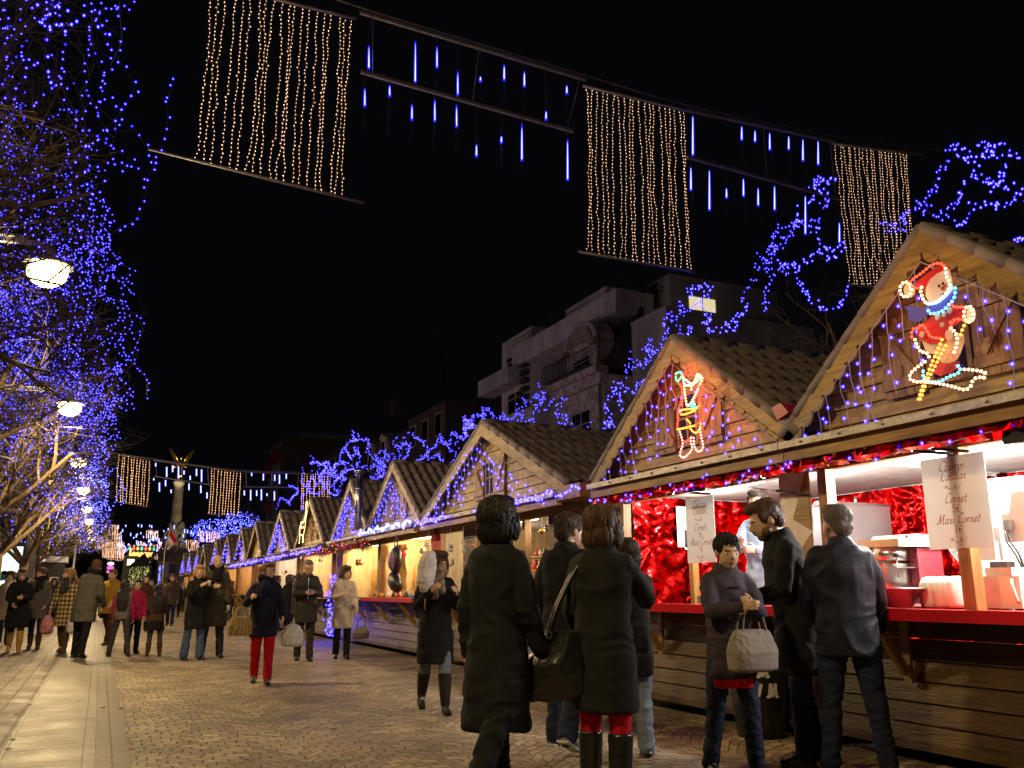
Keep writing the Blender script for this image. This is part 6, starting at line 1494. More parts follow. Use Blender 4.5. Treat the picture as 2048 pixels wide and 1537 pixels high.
from mathutils.bvhtree import BVHTree
def strands(ho, crown, centre, n, L, m):
    """locks of hair combed away from the crown, merged into the hair mesh"""
    me = ho.data; rr = random.Random(5); V = [v.co.copy() for v in me.vertices]; N = [v.normal.copy() for v in me.vertices]
    bv = BVHTree.FromPolygons(V, [tuple(p.vertices) for p in me.polygons]); b = MB()
    for _ in range(n):
        i = rr.randrange(len(V)); p = V[i] + N[i] * .002; pts = [p]; side = Vector((rr.gauss(0, .35), rr.gauss(0, .35), rr.gauss(0, .2))); LL = L * rr.uniform(.6, 1.5)
        for k in range(5):
            nr = bv.find_nearest(p)
            if nr[0] is None: break
            g = nr[1]; d = (p - crown).normalized() + Vector((0, 0, -.5)) + side; d = (d - g * d.dot(g))
            if d.length < 1e-4: break
            p = p + d.normalized() * LL / 5; nr = bv.find_nearest(p); p = nr[0] + nr[1] * (.0025 + .0012 * k * rr.random()); pts.append(p)
        if len(pts) > 2: b.tube(pts, [.0016, .0022, .0022, .002, .0014, .0006][:len(pts)], 3, False)
    o2 = len(V); vs = [tuple(v) for v in V] + b.v; fs = [tuple(p.vertices) for p in me.polygons] + [tuple(i + o2 for i in f) for f in b.f]
    nm = bpy.data.meshes.new("hair"); nm.from_pydata(vs, [], fs); nm.materials.append(m); nm.polygons.foreach_set("use_smooth", [True] * len(fs)); nm.update(); ho.data = nm
def person(label, x, y, yaw, h=1.7, vox=.012, tone='fair', hair='dark', style='short', coat=C_BLACK, coat_len=.42, trousers=C_DDENIM, shoe=C_LEATHER, boots=None, scarf=None, hat=None, skirt=None,
           legs=((8, 4), (-6, 6)), arms=((5, 8, 15, 0), (-5, 8, 15, 0)), head=(0, 0), lean=0, lean_side=0, bulk=1.0, stance=.0, z0=0.0, glasses=False, beard=False, group=None, sole=False, flare=0.0, collar=True, tights=None, twist=0, hem=None, bald=False, bag_arm=None, sleeves=None):
    """yaw: 0 faces away down the street (+y), 180 faces the camera; angles in degrees; arms (forward, outward, elbow, inward)"""
    s = h / 1.75
    t = thing("person", label, "person", (x, y, z0), R(yaw), group)
    fine = vox < .014
    hipz = .93; LT = .43; LS = .42
    J = {}
    low = 9
    for i, sd in enumerate((-1, 1)):
        a, k = legs[i]; a = R(a); k = R(k); sp = R(stance)
        hp = Vector((sd * .092, 0, hipz)); d1 = Vector((sd * math.sin(sp), math.sin(a), -math.cos(a))).normalized()
        kn = hp + d1 * LT; d2 = Vector((sd * math.sin(sp), math.sin(a - k), -math.cos(a - k))).normalized(); an = kn + d2 * LS
        J[sd] = [hp, kn, an, a - k]; low = min(low, an.z)
    dz = .082 - low
    for sd in (-1, 1):
        for i in range(3): J[sd][i] = J[sd][i] + Vector((0, 0, dz))
    hip = Vector((0, 0, hipz + dz))
    UM = rotY(R(lean_side)) @ rotX(R(-lean)); tw = rotZ(R(twist))
    def up(v): return hip + UM @ (tw @ Vector(v))
    sh = {sd: up((sd * .158 * (bulk ** .5), 0, .475)) for sd in (-1, 1)}
    A = {}
    for i, sd in enumerate((-1, 1)):
        f, o, e, inn = [R(q) for q in arms[i]]
        M = UM @ tw
        d1 = M @ (rotY(-sd * o) @ (rotX(f) @ Vector((0, 0, -1))))
        d2l = rotX(f + e) @ Vector((0, 0, -1)); d2l = rotY(-sd * o * .4) @ d2l; d2 = M @ (rotZ(sd * inn) @ d2l)
        el = sh[sd] + d1 * .285; wr = el + d2 * .255
        A[sd] = [sh[sd], el, wr, d2]
    neck0 = up((0, -.01, .54)); HM = UM @ tw @ rotZ(R(head[0])) @ rotX(R(head[1])); hc = up((0, .015, .54)) + HM @ Vector((0, .02, .145)); HM = HM * 1.1
    def hd(v): return hc + HM @ Vector(v)
    # ---- body: one continuous skin
    b = MB()
    rings(b, [(up((0, 0, -.06)), .13, .09), (up((0, 0, .05)), .14, .10), (up((0, 0, .2)), .125, .09), (up((0, 0, .36)), .14, .09), (up((0, 0, .45)), .13, .07), (up((0, 0, .53)), .06, .055)])
    b.tube([up((0, -.01, .46)), hd((0, -.015, -.06))], [.062, .056], 12)
    b.ell(hd((0, -.018, .028)), (.077, .097, .092), HM, 16, 12); b.ell(hd((0, .028, -.022)), (.064, .072, .088), HM, 16, 12); b.ell(hd((0, .055, -.085)), (.034, .03, .026), HM, 10, 8)
    b.ell(hd((.028, .052, -.045)), (.03, .032, .034), HM, 10, 8); b.ell(hd((-.028, .052, -.045)), (.03, .032, .034), HM, 10, 8); b.ell(hd((0, .078, .022)), (.045, .016, .012), HM, 10, 8)
    if fine or vox < .02:
        b.tube([hd((0, .09, .012)), hd((0, .113, -.022))], [.009, .0145], 8); b.ell(hd((0, .102, -.027)), (.017, .013, .01), HM, 8, 6)
        b.ell(hd((0, .09, -.058)), (.024, .012, .012), HM, 8, 6)
        for sd in (-1, 1): b.ell(hd((sd * .077, -.012, -.012)), (.011, .02, .032), HM, 8, 6)
    for sd in (-1, 1):
        S0, E0, W0, d2 = A[sd]; limb(b, [S0 - UM @ Vector((sd * .01, 0, .012)), E0, W0], [.034, .034, .028])
        H0, K0, N0, fa = J[sd]; limb(b, [H0, K0, N0], [.075, .052, .036]); limb(b, [N0, N0 + Vector((0, .06, -.03))], [.034, .022])
    # hands: palm, four fingers and a thumb
    hb = MB() if False else b
    for i, sd in enumerate((-1, 1)):
        S0, E0, W0, d = A[sd]; side = (UM @ tw @ Vector((sd, 0, 0))); n = (-side - d * (-side).dot(d)).normalized(); u = d.cross(n).normalized()
        if u.z < 0 and abs(d.z) < .7: u = -u
        if abs(d.z) >= .7 and (UM @ tw @ Vector((0, 1, 0))).dot(u) < 0: u = -u
        pm = Matrix((u, n, d)).transposed()
        b.ell(W0 + d * .045, (.04, .017, .052), pm, 12, 8)
        L = [.072, .08, .075, .058]; r0 = .0085 if fine else .010
        for k in range(4):
            o = (1.5 - k) * .019; base = W0 + d * .082 + u * o; c1_ = .45; k1 = base + (d * math.cos(c1_) + n * math.sin(c1_)) * L[k] * .5; k2 = k1 + (d * math.cos(1.15) + n * math.sin(1.15)) * L[k] * .5
            b.tube([base, k1, k2], [r0 * 1.1, r0, r0 * .8], 8); b.ell(k2, (r0 * .8,) * 3, None, 6, 5)
        tb = W0 + d * .03 + u * .032; t1 = tb + (u * .65 + d * .6 + n * .35).normalized() * .036; t2 = t1 + (d * .85 + n * .45).normalized() * .03
        b.tube([tb, t1, t2], [.013, .011, .009], 8); b.ell(t2, (.009,) * 3, None, 6, 5)
    body = remesh(b, "body", skin(tone), t, min(vox, .0085) if fine else vox * .8, 2)
    # ---- trousers
    tm = tights or trousers
    if tm:
        b = MB()
        ths = (.085, .062, .05) if not tights else (.08, .058, .043)
        rings(b, [(up((0, 0, .12)), .128 * bulk, .09 * bulk), (hip + Vector((0, -.005, -.02)), .148 * bulk, .1 * bulk), (hip + Vector((0, -.005, -.11)), .15 * bulk, .102 * bulk)])
        for sd in (-1, 1):
            H0, K0, N0, fa = J[sd]; ank = N0 + Vector((0, -.005, -.02)); m1 = H0.lerp(K0, .5); m2 = K0.lerp(ank, .45)
            fl = flare if not boots else -.012
            limb(b, [H0 + Vector((0, 0, .02)), m1, K0, m2, ank], [.082 * bulk, .082 * bulk, ths[1] + .008, ths[1] + fl * .4, ths[2] + .008 + fl])
        remesh(b, "trousers" if not tights else "tights", tm, t, vox, 2, (.010 if not boots else .003) if not tights else .002, (8, 8, 13), len(label))
    # ---- shoes
    for sd in (-1, 1):
        H0, K0, N0, fa = J[sd]; tip = -fa if fa < 0 else 0; FM = rotX(-min(.9, tip * .7) if fa < 0 else 0)
        def ft(v): return N0 + FM @ Vector(v)
        b = MB()
        b.ell(ft((sd * .008, .09, -.048)), (.046, .085, .034), FM, 12, 8); b.ell(ft((0, -.015, -.04)), (.038, .048, .042), FM, 12, 8); b.tube([ft((0, -.01, -.03)), ft((0, 0, .02))], [.042, .04], 10)
        b.ell(ft((sd * .006, .05, -.035)), (.042, .07, .038), FM, 12, 8); b.box(ft((sd * .006, .045, -.072)), (.076, .235, .018), FM)
        nm = "shoe"
        if boots:
            b.tube([N0, N0.lerp(K0, .45), N0.lerp(K0, boots)], [.05, .068, .074], 12); nm = "boot"
        sh_ = remesh(b, nm, shoe, t, min(vox, .011), 2, .002, (20, 20, 20), 1)
        if sole:
            q = MB(); q.box(ft((sd * .006, .045, -.076)), (.09, .262, .016), FM); q.obj("sole", M_SOLE, sh_)
    # ---- coat / jacket / top
    if coat:
        b = MB(); bk = bulk
        zh = .06 - coat_len                     # hem below the hips (coat_len from the waist)
        wid = .175 + max(0, coat_len - .3) * .12
        rs = [(up((0, 0, .555)), .075, .07), (up((0, -.005, .53)), .13, .095), (up((0, -.01, .485)), .178 * bk, .112 * bk), (up((0, 0, .38)), .19 * bk, .135 * bk), (up((0, 0, .22)), .172 * bk, .125 * bk), (up((0, 0, .1)), .168 * bk, .125 * bk)]
        hy = (J[-1][1].y + J[1][1].y) / 2 * min(1, max(0, coat_len - .2) * 1.6)
        for f in (.33, .66, 1.0):
            zz = .06 + (zh - .06) * f; base = hip + Vector((0, hy * f * f, zz)) if zz < 0 else up((0, 0, zz)); spread = abs(J[-1][1].y - J[1][1].y) * .28 * f * min(1, coat_len)
            rs.append((base, (wid + .012 * f) * bk, (.13 + .01 * f) * bk + spread))
        rings(b, rs, 22)
        for sd in (-1, 1):
            S0, E0, W0, d2 = A[sd]
            limb(b, [S0 + UM @ Vector((-sd * .02, 0, -.01)), S0.lerp(E0, .5), E0, E0.lerp(W0, .5), W0 - d2 * .01], [.066 * bk, .064 * bk, .058, .053, .046])
        if sleeves:
            sb = MB()
            for sd in (-1, 1):
                S0, E0, W0, d2 = A[sd]; limb(sb, [S0.lerp(E0, .25), E0, W0 - d2 * .005], [.074 * bk, .067, .053])
            remesh(sb, 'sleeves', sleeves, t, vox, 2, .005)
        if collar: b.tube([up((0, -.005, .51)), up((0, .005, .59))], [.1, .083], 16)
        remesh(b, "coat" if coat_len > .3 else "jacket", coat, t, vox, 3, .011, (5, 5, 7), len(label) * 1.3)
        if hem:
            b = MB(); rings(b, [(hip + Vector((0, hy, zh + .05)), wid * bk, .13 * bk), (hip + Vector((0, hy, zh - .07)), (wid + .005) * bk, .132 * bk)], 20); remesh(b, "jumper_hem", hem, t, vox, 2, .004)
    if skirt:
        b = MB(); rings(b, [(hip + Vector((0, 0, .08)), .14, .11), (hip + Vector((0, 0, -.05)), .17, .13), (hip + Vector((0, .01, -.3)), .21, .17)], 22); remesh(b, "skirt", skirt, t, vox, 2, .014, (16, 16, 2))
    if scarf:
        b = MB()
        for k in range(2): b.tube([up((math.cos(a) * (.085 + .01 * k), math.sin(a) * (.08 + .01 * k) + .01, .575 + .035 * k + .012 * math.sin(a * 2))) for a in np.linspace(0, 2 * math.pi, 15)], .036, 8, False)
        b.tube([up((.02, .1, .56)), up((.04, .15, .46)), up((.05, .15, .3))], [.04, .045, .05], 8)
        b.tube([up((-.03, .1, .56)), up((-.03, .15, .48)), up((-.04, .145, .36))], [.035, .04, .045], 8)
        remesh(b, "scarf", scarf, t, vox, 2, .007, (14, 14, 22))
    # ---- hair, hat, face
    if hair and not bald:
        b = MB()
        if style == 'short' or style == 'crop':
            k = 1.0 if style == 'short' else .94
            b.ell(hd((0, -.035, .045)), (.086 * k, .095 * k, .088 * k), HM, 16, 12); b.ell(hd((0, .03, .095)), (.062 * k, .06 * k, .034), HM, 12, 8); b.ell(hd((0, -.075, -.015)), (.066, .045, .06), HM, 12, 8)
            if style == 'short':
                for sd in (-1, 1): b.ell(hd((sd * .068, .012, .03)), (.016, .03, .04), HM, 8, 6)
        elif style == 'bob':
            b.ell(hd((0, -.03, .04)), (.1, .11, .1), HM, 16, 12); b.ell(hd((0, .045, .1)), (.075, .05, .035), HM, 12, 8); b.ell(hd((0, -.06, -.04)), (.095, .07, .09), HM, 14, 10)
            for sd in (-1, 1): b.ell(hd((sd * .084, .01, -.02)), (.022, .045, .08), HM, 10, 8)
        elif style in ('long', 'verylong'):
            L = .22 if style == 'long' else .42
            b.ell(hd((0, -.03, .038)), (.09, .105, .098), HM, 16, 12); b.ell(hd((0, .045, .095)), (.065, .045, .03), HM, 12, 8)
            rings(b, [(hd((0, -.05, .05)), .085, .05), (hd((0, -.09, -.06)), .095, .05), (hd((0, -.16, -.12)), .125, .055), (hd((0, -.175, -.06 - L * .5)), .13, .055), (hd((0, -.17, -.06 - L)), .10, .04)], 14)
            for sd in (-1, 1): b.tube([hd((sd * .08, .01, .03)), hd((sd * .088, .0, -.06)), hd((sd * .085, .0, -.06 - L * .5))], [.02, .024, .014], 8)
        elif style == 'bun':
            b.ell(hd((0, -.03, .04)), (.086, .1, .092), HM, 16, 12); b.ell(hd((0, -.15, .03)), (.035, .035, .035), HM, 10, 8); b.ell(hd((0, .04, .092)), (.06, .04, .03), HM, 10, 8)
        ho = remesh(b, "hair", HAIR[hair], t, min(vox, .01), 1, .006, (45, 45, 9), 3)
        if vox < .0135: strands(ho, hd((0, -.05, .12)), hd((0, 0, 0)), 900 if style in ('short', 'crop') else 1300, .03 if style in ('short', 'crop') else .075, HAIR[hair])
    if hat:
        b = MB(); b.ell(hd((0, -.02, .055)), (.098, .108, .095), HM, 16, 12); b.tube([hd((.088 * math.cos(a), -.02 + .1 * math.sin(a), .02)) for a in np.linspace(0, 2 * math.pi, 17)], .02, 8, False); remesh(b, "hat", hat, t, min(vox, .012), 1, .003, (60, 60, 8))
    if fine or vox < .022:
        for sd in (-1, 1):
            o = MB().ell(hd((sd * .031, .077, .0)), (.0125, .0095, .007), HM, 10, 8).obj("eye", M_EYEW, t); MB().ell(hd((sd * .031, .0865, .0)), (.006, .003, .0065), HM, 8, 6).obj("pupil", M_EYE, o)
            MB().tube([hd((sd * .016, .092, .021)), hd((sd * .034, .089, .027)), hd((sd * .05, .077, .02))], .0035, 6).obj("eyebrow", HAIR[hair] if hair else M_EYE, t)
        MB().tube([hd((-.02, .094, -.0555)), hd((0, .1035, -.054)), hd((.02, .094, -.0555))], .0042, 6).obj("mouth", M_LIP, t)
    if glasses:
        b = MB()
        for sd in (-1, 1): b.tube([hd((sd * .033 + .024 * math.cos(a), .1, .0 + .018 * math.sin(a))) for a in np.linspace(0, 2 * math.pi, 13)], .0028, 5, False); b.tube([hd((sd * .056, .098, .006)), hd((sd * .08, -.01, .0))], .0025, 5)
        b.tube([hd((-.009, .104, .003)), hd((.009, .104, .003))], .0025, 5); b.obj("glasses", M_BLACK, t)
    if beard:
        b = MB(); b.ell(hd((0, .055, -.085)), (.04, .036, .032), HM, 12, 8); [b.ell(hd((sd * .045, .03, -.06)), (.023, .04, .035), HM, 10, 8) for sd in (-1, 1)]; b.ell(hd((0, .1, -.044)), (.026, .008, .007), HM, 8, 6); remesh(b, "beard", HAIR[hair], t, .009, 1, .002, (60, 60, 60))
    t.scale = (s, s, s)
    bpy.context.view_layer.update() if False else None
    mw = Matrix.Translation((x, y, z0)) @ Matrix.Rotation(R(yaw), 4, 'Z') @ Matrix.Scale(s, 4)
    t_info = {'t': t, 'hand_l': mw @ A[-1][2] + (mw.to_3x3() @ A[-1][3]) * .07, 'hand_r': mw @ A[1][2] + (mw.to_3x3() @ A[1][3]) * .07, 'sh_l': mw @ A[-1][0], 'sh_r': mw @ A[1][0], 'hip': mw @ hip, 'head': mw @ hc}
    return t_info
def feet(px, py): q = atZ(px, py, 0); return q.x, q.y
# --- the nearest group at the counter
P1 = person("man with cropped grey hair, black jacket and dark jeans, back turned at the red counter", 4.78, 4.80, -32, 1.81, .0105, 'fair', 'grey', 'crop', C_NAVY if False else cloth("night_blue_nylon", (.014, .015, .024), .55), .25, C_DDENIM, C_LEATHER, legs=((3, 2), (-3, 5)), arms=((12, 10, 28, 10), (8, 12, 22, 0)), head=(18, -2), bulk=1.12, stance=5)
P2_ = person("bearded man in dark coat leaning forward in profile beside the counter", 4.70, 5.22, 62, 1.90, .0105, 'fair', 'brown', 'short', C_BLACK, .42, C_DDENIM, C_LEATHER, legs=((4, 4), (-4, 6)), arms=((20, 8, 55, 20), (15, 8, 50, 20)), head=(4, -16), lean=8, beard=True, stance=3)
P3 = person("young woman in dark toggle coat, facing the camera, grey bag on her arm", 3.99, 5.10, 172, 1.60, .0105, 'asian', 'black', 'bun', C_PURP, .30, C_DDENIM, C_LEATHER, legs=((5, 4), (-3, 8)), arms=((30, 6, 75, 35), (35, 10, 62, 30)), head=(-4, -12), hem=C_RED, stance=4, twist=-6)
P4 = person("woman in long black coat, red tights and black boots, seen from behind", 2.67, 4.56, -52, 1.69, .0105, 'fair', 'brown', 'bob', cloth("black_wool", (.014, .0135, .013)), .43, None, C_LEATHER, boots=.86, tights=C_RED, legs=((2, 2), (-2, 4)), arms=((10, 12, 20, 5), (38, 14, 80, 30)), head=(-12, 0), bulk=1.0, stance=1)
P5 = person("dark haired man in black jacket, jeans and pale soled trainers, head in profile", 3.47, 6.5, -52, 1.84, .0105, 'fair', 'dark', 'short', C_BLACK, .28, C_DDENIM, mat("trainer_grey", (.13, .11, .09), .6), legs=((10, 8), (-18, 14)), arms=((0, 14, 30, 20), (10, 10, 60, 30)), head=(-22, -6), sole=True, bulk=1.08, flare=.012, stance=4)
P6 = person("person in light jeans mostly hidden behind the long coated woman, hand at mouth", 3.78, 6.05, -20, 1.60, .012, 'fair', 'dark', 'bob', C_BLACK, .36, C_LDENIM, C_LEATHER, legs=((3, 4), (-3, 6)), arms=((10, 8, 30, 10), (45, 10, 100, 30)), head=(-15, -5), flare=.01)
P7 = person("tall dark figure in black coat striding past in profile, one bare hand low", 2.08, 4.75, -62, 1.75, .0105, 'mid', 'black', 'bob', C_BLACK, .52, C_BLACK, C_LEATHER, legs=((14, 4), (-16, 16)), arms=((-6, 8, 12, 0), (6, 8, 20, 0)), head=(14, 8), bulk=.95)
P8 = person("woman with glasses, beige checked scarf, black coat, pale jeans and tall dark boots", *feet(868, 1425), 170, 1.62, .0125, 'fair', 'brown', 'bob', C_BLACK, .45, C_LDENIM, cloth("boot_brown", (.03, .02, .014), .5), boots=.8, scarf=mat("checked_scarf", (.22, .18, .12), .9, 0, .6, 26), legs=((14, 4), (-14, 18)), arms=((25, 14, 95, 10), (20, 14, 110, 30)), head=(28, -4), glasses=True)
P8b = person("person in pale jeans and black coat walking behind the woman with glasses", 4.55, 9.75, 176, 1.68, .016, 'fair', 'dark', 'short', C_BLACK, .4, C_LDENIM, C_BROWN, legs=((12, 4), (-12, 14)), arms=((5, 8, 40, 10), (-5, 8, 20, 0)))
VEN = person("stall keeper in light blue top and white apron behind the churros tray", 6.0, 7.05, 118, 1.82, .0125, 'fair', 'dark', 'short', C_LBLUE, .22, C_CHAR, C_LEATHER, z0=.38, arms=((30, 8, 60, 25), (35, 8, 65, 25)), head=(-5, -10), legs=((0, 0), (0, 0)), hem=C_WHITE)
# --- the middle group
P9 = person("woman in beige quilted jacket and black trousers with a handbag", *feet(682, 1318), 172, 1.66, .014, 'fair', 'dark', 'bob', C_BEIGE, .42, C_BLACK, C_LEATHER, legs=((6, 3), (-6, 8)), arms=((8, 10, 20, 0), (25, 8, 75, 30)), head=(32, -6), bulk=1.05)
P10 = person("man in dark waxed jacket looking down at his phone, hands together", *feet(606, 1322), 178, 1.76, .014, 'fair', 'grey', 'crop', cloth("waxed_dark", (.03, .028, .024), .5), .34, cloth("brown_cord", (.035, .028, .02)), C_LEATHER, legs=((7, 3), (-5, 10)), arms=((22, 12, 72, 42), (22, 12, 72, 42)), head=(0, -14), bulk=1.1, glasses=True)
P11 = person("woman in navy coat, navy scarf and bright red trousers, carrying a straw bag", *feet(520, 1368), 172, 1.58, .014, 'fair', 'brown', 'short', cloth("navy_wool", (.012, .013, .032)), .31, C_RED, mat("pump_shoe", (.03, .025, .025), .3), scarf=C_NAVY, legs=((10, 4), (-9, 14)), arms=((12, 16, 35, 0), (22, 22, 85, 10)), head=(34, 0), bulk=1.08)
P12 = person("tall bald man in olive parka and black scarf holding a cup", *feet(420, 1316), 182, 1.88, .014, 'fair', 'dark', 'crop', C_OLIVE, .46, C_CHAR, C_LEATHER, scarf=C_BLACK, legs=((2, 2), (-3, 6)), arms=((5, 8, 15, 0), (22, 10, 78, 30)), head=(0, -6), bald=True, bulk=1.1, stance=4)
P13 = person("blond woman in black coat and flared blue jeans holding a cup to her chin", *feet(384, 1320), 196, 1.66, .014, 'fair', 'blond', 'bob', C_BLACK, .42, C_DENIM, C_LEATHER, legs=((2, 2), (-3, 5)), arms=((35, 8, 100, 28), (35, 8, 95, 28)), head=(-20, 0), flare=.02, stance=3)
P14 = person("girl with long dark hair, frilled black skirt and brown boots, seen from behind", *feet(306, 1313), 0, 1.33, .015, 'asian', 'black', 'verylong', C_BROWN, .14, None, C_BROWN, boots=.6, tights=C_DGREY, skirt=C_BLACK, legs=((4, 4), (-4, 6)), arms=((10, 8, 40, 25), (10, 8, 40, 25)), stance=3)
P15 = person("girl with very long black hair and magenta sleeves, seen from behind", *feet(236, 1313), -12, 1.40, .014, 'asian', 'black', 'verylong', mat("grey_top", (.12, .10, .11), .85), .14, C_DGREY, C_DDENIM, legs=((2, 0), (-4, 4)), arms=((4, 8, 8, 0), (4, 12, 12, 0)), stance=9, sleeves=C_MAG)
P15b = person("dark haired child in red and dark sportswear standing beyond the long haired girl", *feet(262, 1308), 200, 1.42, .016, 'asian', 'black', 'short', C_MAG, .2, C_BLACK, C_BLACK, legs=((3, 3), (-3, 5)), arms=((5, 8, 15, 0), (5, 8, 15, 0)), head=(-25, 0))
# --- the left group
P16 = person("person in mustard jacket over a dark coat, walking at the left", *feet(212, 1290), 150, 1.72, .015, 'fair', 'brown', 'short', C_MUST, .26, C_BROWN, C_LEATHER, legs=((14, 4), (-14, 14)), arms=((15, 8, 30, 10), (-10, 8, 20, 0)), bulk=1.2, skirt=C_BLACK)
P17 = person("man in grey coat and black scarf leaning towards the left group, seen from behind", *feet(158, 1316), -35, 1.80, .013, 'fair', 'brown', 'crop', C_GREY, .36, C_BLACK, C_LEATHER, scarf=C_BLACK, legs=((5, 3), (-7, 8)), arms=((25, 18, 45, 10), (15, 10, 35, 10)), head=(20, -4), lean=8, lean_side=6, bulk=1.15, stance=3)
P18 = person("blond woman in yellow and black plaid coat with a pink and a white carrier bag", *feet(122, 1305), 158, 1.66, .013, 'fair', 'blond', 'long', C_PLAID, .44, C_BROWN, cloth("brown_suede", (.075, .05, .03)), boots=.85, scarf=C_PURP, legs=((8, 3), (-8, 12)), arms=((5, 14, 20, 0), (5, 14, 20, 0)), head=(-40, 0))
P19 = person("woman in fitted grey jacket and ankle boots, hair in a small bun", *feet(66, 1298), 176, 1.70, .013, 'fair', 'brown', 'bun', C_GREY, .34, C_DDENIM, C_BROWN, boots=.5, scarf=C_BLACK, legs=((6, 3), (-6, 9)), arms=((5, 10, 35, 20), (-6, 10, 20, 0)), head=(-38, 0))
P20 = person("woman in beige beanie, long black padded coat and mustard boots", *feet(26, 1305), 184, 1.66, .013, 'fair', 'dark', 'short', C_BLACK, .47, C_DDENIM, C_TAN, boots=.85, scarf=C_BLACK, hat=cloth("beanie_beige", (.26, .2, .13)), legs=((10, 4), (-10, 14)), arms=((20, 10, 70, 35), (10, 10, 50, 25)), head=(-6, -14), bulk=1.1)
P21 = person("woman with dark hair and pale scarf cut by the left edge of the picture", *feet(4, 1290), 182, 1.66, .015, 'fair', 'dark', 'bob', cloth("pale_coat", (.3, .26, .2)), .4, C_DDENIM, C_LEATHER, scarf=C_BEIGE, legs=((6, 3), (-6, 9)), head=(-10, 0))
P22 = person("woman in glasses and grey coat half hidden between the grey jacket and the plaid coat", *feet(97, 1262), 180, 1.62, .017, 'fair', 'dark', 'long', C_DGREY, .4, C_BLACK, C_LEATHER, glasses=True, legs=((8, 3), (-8, 10)))
P23 = person("person whose pink face shows between beanie woman and the woman in grey jacket", *feet(46, 1255), 150, 1.64, .018, 'fair', 'brown', 'short', C_BROWN, .36, C_BLACK, C_LEATHER)
# --- pair at the stall behind the man with the phone, and the far crowd
PA = person("woman with curly dark hair at the stalls, seen from behind, left of the phone man", *feet(572, 1278), -50, 1.62, .018, 'fair', 'dark', 'bob', C_BLACK, .5, C_BLACK, C_LEATHER, head=(-10, 0))
PB = person("person in black jacket with ponytail browsing the stall behind the phone man", *feet(590, 1281), -70, 1.64, .018, 'fair', 'dark', 'bun', C_CHAR, .3, C_BLACK, C_LEATHER, arms=((30, 8, 50, 20), (30, 8, 50, 20)))
rr = random.Random(99)
crowd = [(338, 1252, 178, 1.8, C_OLIVE, "dim man in brown coat walking between the girl and the blond woman"), (350, 1235, 10, 1.7, C_BLACK, "distant walker in black just left of the blond woman"), (268, 1248, 190, 1.72, C_DGREY, "distant dark haired woman facing the camera above the girls"), (283, 1262, 170, 1.7, C_BROWN, "blurred couple's nearer walker in brown, between the two girls"), (296, 1240, 185, 1.66, C_GREY, "distant walker in grey between the two girls"), (318, 1232, 0, 1.7, C_MAG, "distant walker in dark pink jacket seen from behind"), (326, 1222, 180, 1.75, C_BLACK, "farther walker in black beside the pink jacket"), (362, 1224, 0, 1.72, C_CHAR, "distant walker in charcoal behind the blond woman"), (448, 1232, -30, 1.7, C_BLACK, "distant visitor in black right of the tall man"), (458, 1240, -60, 1.64, C_BROWN, "distant visitor in brown near the stalls right of the tall man"), (470, 1222, 190, 1.7, C_DGREY, "far walker in dark grey before the golden stall"),
         (228, 1238, 5, 1.7, C_BLACK, "distant walker in black left of the long haired girl"), (200, 1232, 175, 1.68, C_DGREY, "distant walker in grey behind the mustard jacket"), (184, 1240, 0, 1.74, C_BROWN, "distant walker in brown behind the leaning man"), (140, 1236, 180, 1.7, C_CHAR, "distant walker in charcoal behind the plaid coat"), (82, 1240, 185, 1.66, C_BLACK, "distant walker in black behind the grey jacket"), (12, 1245, 180, 1.7, C_OLIVE, "distant walker in olive behind the beanie woman"), (306, 1216, 180, 1.7, C_NAVY, "tiny far walker in navy above the skirted girl"), (276, 1214, 180, 1.7, C_MUST, "tiny far walker in ochre above the girls"), (246, 1214, 0, 1.7, C_CHAR, "tiny far walker in charcoal above the long haired girl"), (258, 1222, 180, 1.66, C_PURP, "tiny far walker in aubergine above the girls"), (378, 1212, 180, 1.72, C_BLACK, "tiny far walker in black beyond the blond woman"), (497, 1236, -80, 1.66, C_DDENIM, "visitor in dark blue at the stalls behind the navy coat"), (548, 1262, -70, 1.7, C_BLACK, "visitor in black behind the red trousered woman's shoulder")]
for i, (px, py, yw, h, c, lb) in enumerate(crowd):
    a = rr.uniform(4, 16); person(lb, *feet(px, py), yw + rr.uniform(-15, 15), h, .024, rr.choice(['fair', 'fair', 'mid']), rr.choice(['dark', 'brown', 'black', 'grey']), rr.choice(['short', 'bob', 'crop', 'long']), c, rr.choice([.28, .4, .5]), rr.choice([C_DDENIM, C_BLACK, C_DENIM]), C_LEATHER, legs=((a, 4), (-a, 12)), arms=((-a * .5, 8, 15, 0), (a * .5, 8, 20, 5)))
# magenta sleeves for the long haired girl are part of her top's pattern; scarf collar of the leaning man
def front_bits(P, name, m, zs, w, hgt, x0=0.0, y=.145, tw=0):
    for z in zs:
        o = MB().box((x0, 0, 0), (w, .014, hgt)).obj(name, m, P['t']); o.location = rotZ(R(tw)) @ Vector((0, y, z)); o.rotation_euler = (0, 0, R(tw))
front_bits(P3, "toggle", C_BLACK, (1.34, 1.25, 1.12, 1.0), .075, .016, 0, .143, -6)
front_bits(P9, "button", C_BLACK, (1.36, 1.24, 1.12, 1.0), .02, .02, 0, .146)
front_bits(P9, "pocket_flap", C_BEIGE, (.98,), .11, .045, -.09, .142); front_bits(P9, "pocket_flap", C_BEIGE, (.98,), .11, .045, .09, .142)
front_bits(P10, "zip", M_STEEL, (1.25,), .008, .36, 0, .148)
front_bits(P12, "pocket_flap", C_OLIVE, (.95,), .13, .05, -.1, .15); front_bits(P12, "pocket_flap", C_OLIVE, (.95,), .13, .05, .1, .15)
